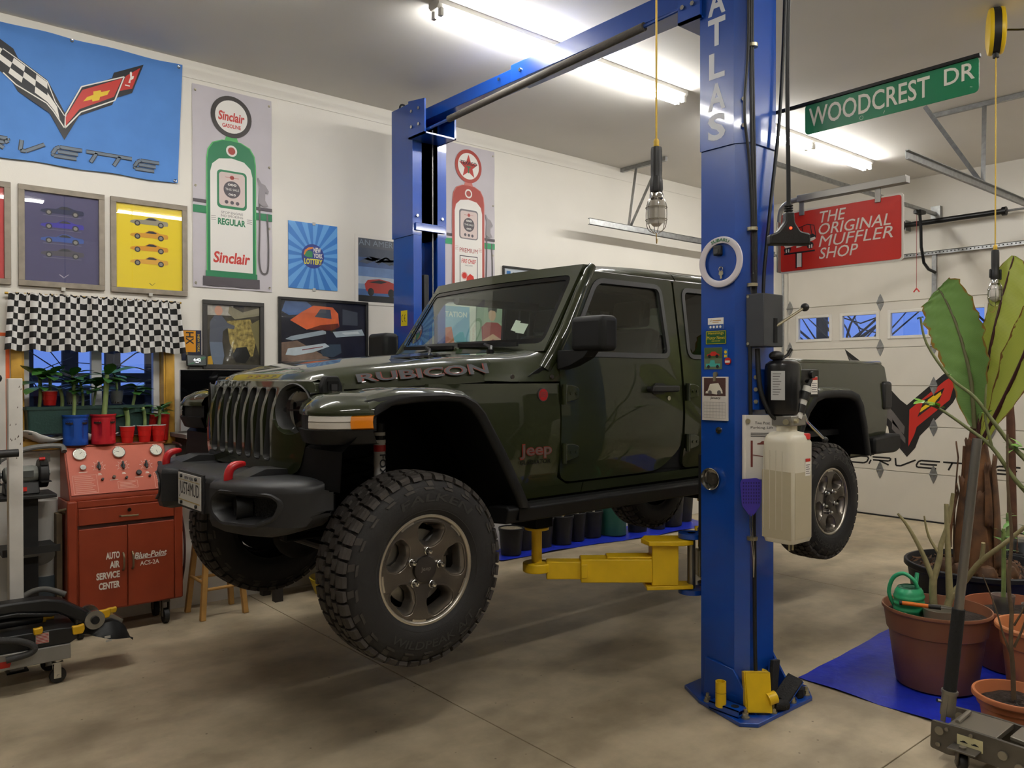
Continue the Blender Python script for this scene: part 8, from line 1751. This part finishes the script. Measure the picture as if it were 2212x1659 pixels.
# lemon-like shrub with arching green branches, foreground right
t = thing('arching_shrub', 'thorny green-stemmed shrub arching in from the right edge', 'shrub', (4.97, .98, TZ))
pot(t, .19, .25, .40, TERRA, band=.25, lip=.014, soil=.06)
def S_(x, y, z): return (x-4.97, y-.98, z-TZ)
b_ = MB()
branch(b_, [S_(4.97, .98, .30), S_(4.95, 1.0, .6), S_(4.86, 1.15, .88), S_(4.80, 1.22, 1.0)], .02, .014); branch(b_, [S_(4.86, 1.15, .88), S_(4.83, 1.30, .94), S_(4.80, 1.42, 1.02)], .014, .013)
b_.build('branch', BARK, t, smooth=60)
b_ = MB(); branch(b_, [S_(4.80, 1.30, 1.12), S_(4.78, 1.48, 1.26), S_(4.76, 1.58, 1.40), S_(4.74, 1.68, 1.55), S_(4.72, 1.80, 1.66), S_(4.70, 1.915, 1.85), S_(4.69, 1.945, 2.0)], .013, .006)
branch(b_, [S_(4.80, 1.22, 1.0), S_(4.79, 1.36, 1.13), S_(4.78, 1.48, 1.26)], .014, .013); b_.build('branch', BARKG, t, smooth=60)
b_ = MB(); branch(b_, [S_(4.80, 1.42, 1.02), S_(4.78, 1.5, 1.12), S_(4.76, 1.60, 1.28), S_(4.75, 1.72, 1.38), S_(4.74, 1.86, 1.48), S_(4.73, 1.95, 1.515)], .013, .006); branch(b_, [S_(4.76, 1.60, 1.28), S_(4.75, 1.63, 1.45), S_(4.75, 1.625, 1.62)], .009, .005)
branch(b_, [S_(4.80, 1.42, 1.02), S_(4.80, 1.34, 1.10), S_(4.79, 1.25, 1.16), S_(4.79, 1.15, 1.25)], .012, .008); b_.build('branch', BARKG, t, smooth=60)
LFC = leaf_mesh('leaf', M('leaf_citrus', '#7cae44', .4, var=.2, scale=12), [(0, .02), (.2, .17), (.5, .26), (.8, .16), (1, .01)], droop=.3)
for (x, y, z, s_, n_) in ((4.69, 1.945, 2.0, .03, 4), (4.73, 1.95, 1.515, .06, 5), (4.74, 1.86, 1.49, .07, 6), (4.75, 1.63, 1.46, .035, 4), (4.78, 1.48, 1.28, .12, 4), (4.78, 1.46, 1.29, .07, 3), (4.80, 1.42, 1.06, .07, 9), (4.80, 1.36, 1.10, .06, 8), (4.79, 1.15, 1.25, .08, 6), (4.83, 1.42, .93, .06, 6), (4.72, 1.80, 1.67, .02, 3)):
    for k in range(n_): add_leaf(t, LFC, S_(x+random.uniform(-.01, .01), y, z), random.uniform(0, 2*PI), random.uniform(-.2, .9), s_*random.uniform(.7, 1.2), random.uniform(-.4, .4))
# other pots at the right edge
TG = 'pots on the tarp at right'
t = thing('terracotta_pot', 'small terracotta pot with a thin bare stem, nearest the floor jack', 'plant pot', (4.09, 1.27, TZ), group=TG); pot(t, .125, .168, .20, TERRA, band=.28, lip=.012, soil=.045)
b_ = MB(); branch(b_, [(.03, .02, .14), (.03, .025, .30), (.02, .03, .42), (.03, .03, .56)], .011, .009); branch(b_, [(.03, .03, .56), (.02, .04, .70), (.025, .03, .90), (.02, .045, 1.15), (.03, .05, 1.38)], .010, .005); branch(b_, [(.025, .03, .36), (.01, .06, .46), (0, .09, .58), (-.01, .14, .72)], .006, .002); branch(b_, [(.03, .02, .40), (.04, -.02, .52), (.05, -.05, .70)], .006, .003); branch(b_, [(.03, .02, .5), (.03, -.03, .62), (.03, -.06, .78)], .005, .002)
b_.build('stem', M('grey_brown_bark', '#5c4c38', .75, var=.2, scale=25), t, smooth=60)
t = thing('terracotta_pot', 'empty light orange terracotta pot at the right edge', 'plant pot', (4.58, 1.30, TZ), group=TG); pot(t, .15, .20, .40, M('orange_terracotta', '#c07a4c', .55, var=.1, scale=6), band=.25, lip=.016, soil=.2)
t = thing('terracotta_pot', 'wide brown terracotta bowl holding cups of cuttings behind the floor jack handle', 'plant pot', (5.12, 1.58, TZ), group=TG); pot(t, .21, .27, .34, M('bowl_brown', '#8f5235', .5, var=.1, scale=5), band=.2, lip=.012, soil=.06)
CG2 = 'cuttings in frosted cups at right'
cutting('green cutting in a frosted cup in the brown bowl, left of two', 5.0, 1.62, TZ+.37, .42, .012, 6, .08, CG2, clear_cup(.045, .058, .13), zc=.085, me=LM2)
cutting('green cutting in a frosted cup in the brown bowl, right of two', 4.98, 1.47, TZ+.37, .22, .014, 6, .07, CG2, clear_cup(.04, .052, .11), zc=.085, me=LM2)
o = MB().lathe([(1e-5, 0), (.018, 0), (.02, .05), (.015, .055), (1e-5, .055)], 16, c=(5.05, 1.52, TZ+.285)).build('red_bottle_cap', RCUP); tag(o, 'small red cap between the cups in the brown bowl', 'cap')
t = thing('black_pot', 'black nursery pot with reddish mulch behind the brown bowl', 'plant pot', (6.55, 2.03, TZ), group=TG); pot(t, .2, .24, .40, BLKPOT, lip=.01, soil=.04)
MB().tube([(0, .03, .3), (0, .04, .8), (.01, .05, 1.3), (.0, .06, 1.6)], [.035, .032, .03, .02], 10).build('stem', M('brown_stem', '#5b3a28', .7, var=.3, scale=12), t, smooth=60)
cutting('green cutting in a frosted cup standing on the black pot', 6.44, 2.06, TZ+.46, .20, .013, 5, .06, CG2, clear_cup(.05, .06, .12), zc=.085, me=LM2); cutting('small cutting in a frosted cup at the right edge', 6.43, 1.93, TZ+.46, .12, .010, 5, .06, CG2, clear_cup(.05, .06, .12), zc=.085, me=LM2)
# ================================================================== floor jack at lower right
fj = thing('floor_jack', 'grey steel floor jack with upright padded handle at lower right', 'floor jack', (3.72, 1.2, 0))
FJ = M('worn_grey_steel', '#5f5a52', .45, metal=.5, var=.15, scale=10); FJ2 = M('plain_steel', '#8d877b', .4, metal=.7)
for x0, x1 in ((3.615, 3.63), (3.835, 3.85)):
    sp = MB().prism(roundpoly([(1.45, .17), (1.455, .05), (1.38, .04), (1.30, .06), (.55, .05), (.45, .09), (.62, .12), (1.05, .17), (1.30, .175)], .012), 'X', x0, x1).build('side_plate', FJ, fj, bevel=.003, w=1)
    for y, z, r_ in ((1.415, .135, .018), (1.385, .15, .008), (1.17, .115, .018), (1.11, .085, .017), (1.42, .075, .010), (1.29, .155, .008)): MB().cyl((x0-.008, y, z), (x0, y, z), r_, 14).cyl((x1, y, z), (x1+.008, y, z), r_, 14).build('plate_bolt', FJ2, sp, w=1)
MB().box((3.63, 1.20, .15), (3.835, 1.385, .172)).build('top_plate', FJ2, fj, bevel=.002, w=1); MB().prism([(1.16, .168), (.60, .12), (.60, .135), (1.16, .185)], 'X', 3.66, 3.80).build('lift_arm', FJ2, fj, bevel=.004, w=1)
MB().add([(3.69, 1.03, .177), (3.77, 1.03, .177), (3.77, .96, .171), (3.69, .96, .171)], [(0, 1, 2, 3)]).build('paper_label', M('label_lilac', '#b9aeb4', .6), fj, smooth=0, w=1)
lb = MB().box((3.6135, 1.245, .095), (3.615, 1.345, .145)).build('warning_sticker', M('label_cream', '#cfc79a', .6), fj, w=1)
q = Print(Plane((3.613, 1.345, .095), (0, -1, 0), (0, 0, 1))); carshape(q, .012, .02, .03, .0004); carshape(q, .055, .02, .03, .0004); q.build('sticker_cars', INK, lb, w=1)
MB().prism([(1.25, .095), (1.36, .095), (1.36, .103), (1.25, .103)], 'X', 3.545, 3.615).build('caster_plate', FJ, fj, bevel=.002, w=1)
for x, y in ((3.58, 1.31), (3.885, 1.31)):
    m = Matrix.Translation((x, y, 0)) @ Matrix.Rotation(.6, 4, 'Z')
    c = MB().lathe([(1e-5, -.014), (.036, -.014), (.04, -.008), (.04, .008), (.036, .014), (1e-5, .014)], 22, axis='Y', mtx=m @ Matrix.Translation((.012, 0, .04))).build('caster', BLKP, fj, smooth=40, w=1)
    fk = MB().prism([(-.02, .095), (.025, .095), (.03, .035), (.012, .02), (-.004, .035)], 'Y', -.022, -.017).prism([(-.02, .095), (.025, .095), (.03, .035), (.012, .02), (-.004, .035)], 'Y', .017, .022); fk.v = [m @ v for v in fk.v]; fk.build('caster_fork', FJ, c, w=1)
    MB().cyl(m @ Vector((.012, -.027, .04)), m @ Vector((.012, .027, .04)), .008, 10).cyl(m @ Vector((0, 0, .095)), m @ Vector((0, 0, .112)), .014, 12).build('caster_pin', FJ2, c, w=1)
hb2, ht_ = Vector((3.72, 1.425, .17)), Vector((3.80, 1.335, 1.39)); dv = (ht_-hb2)
MB().cyl(hb2, hb2+dv*.085, .03, 18).cyl(hb2+dv*.078, hb2+dv*.09, .034, 18).build('handle_socket', FJ2, fj, w=1); MB().bar((3.685, 1.43, .15), (3.70, 1.42, .27), .02, .006).cyl((3.66, 1.36, .175), (3.79, 1.36, .185), .010, 10).build('release_link', FJ2, fj, w=1)
MB().cyl((3.69, 1.44, .235), (3.675, 1.45, .24), .008, 6).build('handle_bolt', CHROME, fj, w=1)
MB().cyl(hb2+dv*.07, ht_, .0195, 18).build('handle', M('brushed_steel', '#8a8782', .35, metal=.8), fj, w=1); MB().cyl(hb2+dv*.09, hb2+dv*.385, .0265, 18).build('foam_sleeve', M('black_foam', '#1d1c1b', .9, bump=.3, bscale=150), fj, w=1)
for x in (3.64, 3.825): MB().cyl((x-.02, .60, .045), (x+.02, .60, .045), .045, 22).build('front_roller', FJ2, fj, w=1)
MB().cyl((3.73, .52, .10), (3.73, .52, .15), .06, 22).build('saddle', FJ, fj, w=1)
# ================================================================== row of pots along the wall
NG = 'black pots along the wall'; GRAV = M('pale_gravel', '#7d735f', .9, var=.4, scale=60, bump=.6, bscale=90)
k0 = None
for i, (lab, x, y, r_, h) in enumerate((('black pot with pale gravel nearest the front wheel', 4.78, 5.66, .115, .25), ('black pot behind the yellow lift pad, second in the wall row', 5.0, 5.75, .11, .28), ('black pot right of the yellow lift pad with a stub', 5.22, 5.72, .12, .28), ('black pot with a white tag, fourth in the wall row', 5.47, 5.70, .12, .28), ('narrow black pot with a tag, fifth in the wall row', 5.70, 5.72, .095, .28), ('black pot with a white stub left of the green pot', 5.95, 5.74, .11, .27), ('black pot right of the green pot', 6.52, 5.62, .12, .27), ('low black pot in the wall row beyond the green pot', 6.80, 5.58, .10, .20), ('wide black pot under the rear of the cab', 7.08, 5.62, .15, .36), ('black pot at the far end of the wall row', 7.42, 5.72, .13, .34))):
    t = thing('nursery_pot', lab, 'plant pot', (x, y, TZ), group=NG)
    MB().lathe([(1e-5, 0), (r_*.82, 0), (r_*.98, h-.03), (r_*1.02, h-.03), (r_*1.05, h-.004), (r_, h), (r_*.96, h-.02), (r_*.9, h*.6)], 24).build('pot', BLKPOT, t, smooth=40)
    MB().cyl((0, 0, h-.07), (0, 0, h-.045 if i else h-.012), r_*.93, 20).build('soil', GRAV if i in (0, 9) else SOIL, t)
    if i in (2, 3, 4, 5): MB().cyl((.0, -.02, h-.05), (0.0, -.02, h+.03), .012, 10).build('stub', M('pale_stub', '#b5ad98', .7), t)
t = thing('nursery_pot', 'dark green pot in the row of black pots', 'plant pot', (6.22, 5.70, TZ), group=NG)
MB().lathe([(1e-5, 0), (.14, 0), (.145, .25), (.13, .32), (.135, .33), (.12, .33), (.12, .25)], 26).build('pot', M('dark_green_plastic', '#1c4a3c', .45), t, smooth=40); MB().cyl((0, 0, .22), (0, 0, .28), .12, 20).build('soil', SOIL, t)
yb_ = thing('yellow_pan', 'yellow plastic pan on the floor behind the far front wheel', 'pan', (2.98, 5.62, 0)); MB().lathe([(1e-5, .002), (.16, .002), (.20, .12), (.21, .12), (.165, .0), (1e-5, 0)], 28, c=(2.95, 5.60, .0)).build('pan', M('yellow_plastic', '#c4a820', .45), yb_, smooth=40, w=1)
MB().cyl((2.95, 5.60, .012), (2.95, 5.60, .03), .165, 24).build('contents', SOIL, yb_, w=1)
bgp = thing('paper_bag', 'crumpled pale green paper bag beside the yellow pan', 'bag', (3.2, 5.66, 0)); MB().prism(roundpoly([(3.14, 0), (3.26, 0), (3.275, .12), (3.22, .165), (3.15, .15)], .01), 'Y', 5.60, 5.72).build('bag', M('pale_bag', '#b9b48c', .7, bump=.8, bscale=20), bgp, bevel=.012, w=1)
MB().box((3.15, 5.597, .04), (3.25, 5.6005, .09)).build('label', M('bag_green', '#7f9a4c', .6), bgp, w=1)
# ================================================================== hanging lamps, reel, extension cord
YC_ = M('yellow_cord', '#c9a53a', .5)
def trouble_lamp(label, x, y, zt, s=1.0, rz=0):
    t = thing('trouble_lamp', label, 'work lamp', (x, y, zt), rz, group='hanging work lamps')
    MB().lathe([(1e-5, .03), (.008, .03), (.010, .0), (.021, -.004), (.023, -.02), (.023, -.10), (.022, -.125), (.026, -.14), (.027, -.175), (.024, -.19), (1e-5, -.19)], 20).build('handle', BLKP, t, smooth=40)
    MB().lathe([(.0105, .0), (.0125, .005), (.0105, .012), (.0125, .018), (.009, .03)], 14).build('strain_relief', YC_, t, smooth=40)
    MB().box((-.034, -.012, -.19), (-.022, .012, -.125)).box((.024, -.010, -.175), (.033, .010, -.12)).build('clamp', BLKP, t, bevel=.004)
    MB().lathe([(.026, -.19), (.028, -.195), (.028, -.212), (.022, -.216)], 20).build('collar', CHROME, t, smooth=40)
    MB().lathe([(.014, -.21), (.018, -.225), (.032, -.265), (.034, -.285), (.028, -.31), (.014, -.325), (1e-5, -.328)], 20).build('bulb', M('bulb_glass', '#cfc9bf', .15, spec=.7), t, smooth=60)
    for k in range(6):
        a = 2*PI*k/6+.3; MB().tube(smoothpath([(.024*math.cos(a), .024*math.sin(a), -.205), (.040*math.cos(a), .040*math.sin(a), -.235), (.044*math.cos(a), .044*math.sin(a), -.29), (.036*math.cos(a), .036*math.sin(a), -.335), (.008*math.cos(a), .008*math.sin(a), -.355)], 4), .0016, 6).build('cage_wire', CHROME, t)
    for z in (-.25, -.30): MB().tube([(.0435*math.cos(2*PI*i/24), .0435*math.sin(2*PI*i/24), z) for i in range(24)], .0016, 6, closed=True).build('cage_ring', CHROME, t)
    rows = [[(.038*math.cos(a), .038*math.sin(a), z) for a in [1.9+2.6*i/8 for i in range(9)]] for z in (-.225, -.27, -.32)]
    MB().grid(rows).build('reflector', M('reflector_steel', '#b3aea4', .3, metal=.7), t, smooth=60)
    MB().tube(smoothpath([(0, 0, -.355), (.0, 0, -.375), (.012, 0, -.392), (.028, 0, -.388), (.032, 0, -.372)], 4), .002, 6).build('hook', M('brass_hook', '#a88a4a', .4, metal=.6), t)
    MB().cyl((0, 0, .02), (0, 0, HC-.06-zt), .0042, 8).build('cord', YC_, t)
    return t
trouble_lamp('caged work lamp on a yellow cord in front of the blue beam', 2.56, 2.105, 2.605, rz=.6)
trouble_lamp('caged work lamp on a yellow cord above the banana plant', 5.55, 1.85, 2.46, rz=2.2)
def reel(label, x, y, z, rz):
    t = thing('cord_reel', label, 'cord reel', (x, y, z), rz, group='ceiling cord reels')
    for s_ in (-1, 1): MB().lathe([(1e-5, s_*.05), (.10, s_*.05), (.135, s_*.042), (.142, s_*.03), (.142, s_*.02), (1e-5, s_*.018)], 32, axis='X').build('side_shell', M('reel_yellow', '#d9b414', .4), t, smooth=40)
    MB().lathe([(.138, -.022), (.138, .022)], 32, axis='X').build('drum', BLKP, t, smooth=40); MB().box((-.02, -.03, .13), (.02, .03, HC-z)).build('bracket', BLKM, t, bevel=.004)
    MB().cyl((0, 0, -.138), (0, 0, -.165), .018, 14).build('cord_guide', BLKP, t); return t
reel('yellow and black cord reel under the ceiling at top right', 5.55, 1.85, 3.828, -1.15); reel('yellow and black cord reel over the near work lamp', 2.56, 2.105, 3.80, .6)
tag(MB().tube(smoothpath([(5.58, 1.80, 3.83), (5.4, 1.55, 3.72), (5.3, 1.3, 3.78), (5.2, 1.0, HC-.01)], 5), .006, 8).build('reel_cable', CBLK, None, smooth=60), 'black cable sagging from the top right cord reel', 'cable')
ec = thing('extension_cord', 'black extension cord with triple outlet hanging before the red sign', 'extension cord', (2.05, 1.21, 2.07))
m = Matrix.Translation((2.05, 1.21, 2.05)) @ Matrix.Rotation(math.radians(-38), 4, 'Z')
bd = MB().prism(roundpoly([(-.058, -.018), (.058, -.018), (.058, .014), (.03, .02), (.014, .045), (.012, .075), (-.012, .075), (-.014, .045), (-.035, .018), (-.058, .010)], .006), 'Y', -.016, .016); bd.v = [m @ v for v in bd.v]; bd.build('outlet_block', BLKP, ec, bevel=.005, w=1)
MB().tube(smoothpath([m @ Vector(p) for p in ((0, 0, .07), (.0, 0, .15), (-.004, 0, .5), (.003, 0, .9), (-.003, 0, 1.4), (0, 0, HC-2.052))], 5), .0062, 8).build('cord', CBLK, ec, smooth=60, w=1)
for k in range(3): MB().cyl(m @ Vector((0, 0, .078+k*.007)), m @ Vector((0, 0, .081+k*.007)), .0125, 12).build('strain_ring', BLKP, ec, w=1)
MB().sphere(m @ Vector((0, -.0165, .028)), .004, 10).build('pilot_light', M('pilot_red', '#ff3a20', .3, emit=6, emitcol='#ff3018'), ec, w=1)
# ================================================================== outside the windows
of = thing('garden_fence', 'dark wooden fence outside the window at dusk', 'fence', (1.4, 8.2, 0))
FW = M('dusk_timber', '#4a4038', .8, var=.2)
for k in range(12): MB().box((-.6+k*.36, 8.2, -.2), (-.47+k*.36, 8.26, 2.45)).build('post', FW, of, w=1)
for z in (.9, 1.5, 1.62): MB().box((-.8, 8.18, z), (4.0, 8.2, z+.09)).build('rail', FW, of, w=1)
MB().box((-.8, 8.30, -.2), (4.0, 8.34, 1.55)).build('panel', FW, of, w=1)
sh = thing('bare_shrub', 'bare twiggy shrub outside the window', 'shrub', (1.3, 7.4, 0)); b_ = MB()
for k in range(26):
    x = random.uniform(.4, 2.4); z = random.uniform(.2, 1.6); branch(b_, [(1.4+(x-1.4)*.3, 7.4, 0), (x, 7.4+random.uniform(-.2, .2), z), (x+random.uniform(-.5, .5), 7.4, z+random.uniform(.2, .8)), (x+random.uniform(-.9, .9), 7.5, z+random.uniform(.4, 1.0))], .012, .003)
b_.build('twigs', M('twig_bark', '#5a4e44', .8), sh, w=1)['kind'] = 'stuff'
up_ = thing('utility_pole', 'utility pole outside seen through the garage door windows', 'utility pole', (22, 12.0, 0)); MB().cyl((22, 11.9, 0), (22, 11.9, 9), .16, 12).build('pole', FW, up_, w=1)
MB().box((21.9, 10.9, 6.2), (22.1, 12.9, 6.35)).build('cross_arm', FW, up_, w=1)
for k, (z0, z1) in enumerate(((3.4, 2.6), (3.0, 4.6), (2.8, 3.5))): MB().tube([(22, 11.9, z0+.8), (21.5, 10.5, (z0+z1)/2), (21, 9.0, z1)], .02, 6).build('wire', CBLK, up_, w=1)
def tree(label, x, y, seed):
    random.seed(seed); t = thing('bare_tree', label, 'tree', (x, y, 0), group='bare trees outside'); b_ = MB(); branch(b_, [(0, 0, 0), (.1, 0, 1.2), (0, .1, 2.4)], .16, .10); b_.build('trunk', M('twig_bark', '#5a4e44', .8), t, smooth=60); b_ = MB()
    for k in range(22): a = random.uniform(0, 2*PI); L = random.uniform(.8, 2.0); z = random.uniform(1.2, 2.4); branch(b_, [(0, .05, z), (L*.5*math.cos(a), L*.5*math.sin(a), z+L*.4), (L*math.cos(a+.3), L*math.sin(a+.3), z+L*.9)], .035, .008)
    b_.build('branches', M('twig_bark', '#5a4e44', .8), t, smooth=60)['kind'] = 'stuff'
tree('bare tree outside the garage door windows, left of two', 17, 8.6, 3); tree('bare tree outside the garage door windows, right of two', 16, 4.4, 5)
o = MB().box((XG+3, -20, -.1), (60, 40, -.02)).build('yard', M('dusk_gravel', '#5b5a58', .9, var=.2)); tag(o, 'gravel yard outside the garage', kind='structure')
o = MB().box((-20, YW+.25, -.12), (XG+3, 30, -.04)).build('lawn', M('dusk_grass', '#2f3526', .9, var=.2)); tag(o, 'dark lawn outside the window wall', kind='structure')
# ================================================================== unseen dark cabinets, added to darken the truck's paint reflections
def locker(label, x, y, rz, w_, h, d, col):
    t = thing('storage_cabinet', label, 'cabinet', (x, y, 0), rz, group='storage cabinets behind the viewer'); m_ = M('locker_'+col, col, .4, var=.08, scale=4)
    MB().box((0, 0, .05), (w_, d, h)).box((.03, .03, 0), (w_-.03, d-.03, .05)).build('body', m_, t, bevel=.006)
    for k in range(2):
        dd = MB().box((.01+k*w_/2, -.02, .08), (w_/2-.01+k*w_/2, -.001, h-.02)).build('door', m_, t, bevel=.004); MB().box((w_/2-.04+k*.05, -.035, h*.45), (w_/2-.02+k*.05, -.02, h*.6)).build('handle', BLKM, dd)
for i, (x, w_, h, col) in enumerate(((-1.6, 1.3, 2.1, '#3a3d40'), (.2, 1.5, 1.9, '#4a3a30'), (2.2, 1.2, 2.2, '#33383a'), (3.9, 1.6, 1.9, '#2e3033'), (6.0, 1.4, 2.1, '#43413c'))):
    locker('tall dark cabinet added unseen at the near wall to darken reflections, number %s from the front' % ('one', 'two', 'three', 'four', 'five')[i], x+w_, Y0+.56, PI, w_, h, .55, col)
for i, (x, w_, h, col) in enumerate(((-2.55, 1.3, 2.1, '#2d3032'), (-1.15, 1.35, 2.0, '#4a2a22'))): locker('tall dark cabinet added unseen at the poster wall to darken reflections, %s of two' % ('farther', 'nearer')[i], x, YW-.57, 0, w_, h, .55, col)  # added out of view so the grille reflects dark fronts, not white wall
for i, (y, w_, h, col) in enumerate(((-1.2, 1.4, 2.0, '#3b2f2a'), (.7, 1.5, 1.6, '#303437'), (2.8, 1.6, 2.1, '#3a3d40'), (4.7, 1.0, 1.8, '#5a2a22'))):
    locker('tall dark cabinet added unseen at the front wall to darken reflections, number %s from the corner' % ('one', 'two', 'three', 'four')[i], X0+.56, y, PI/2, w_, h, .55, col)
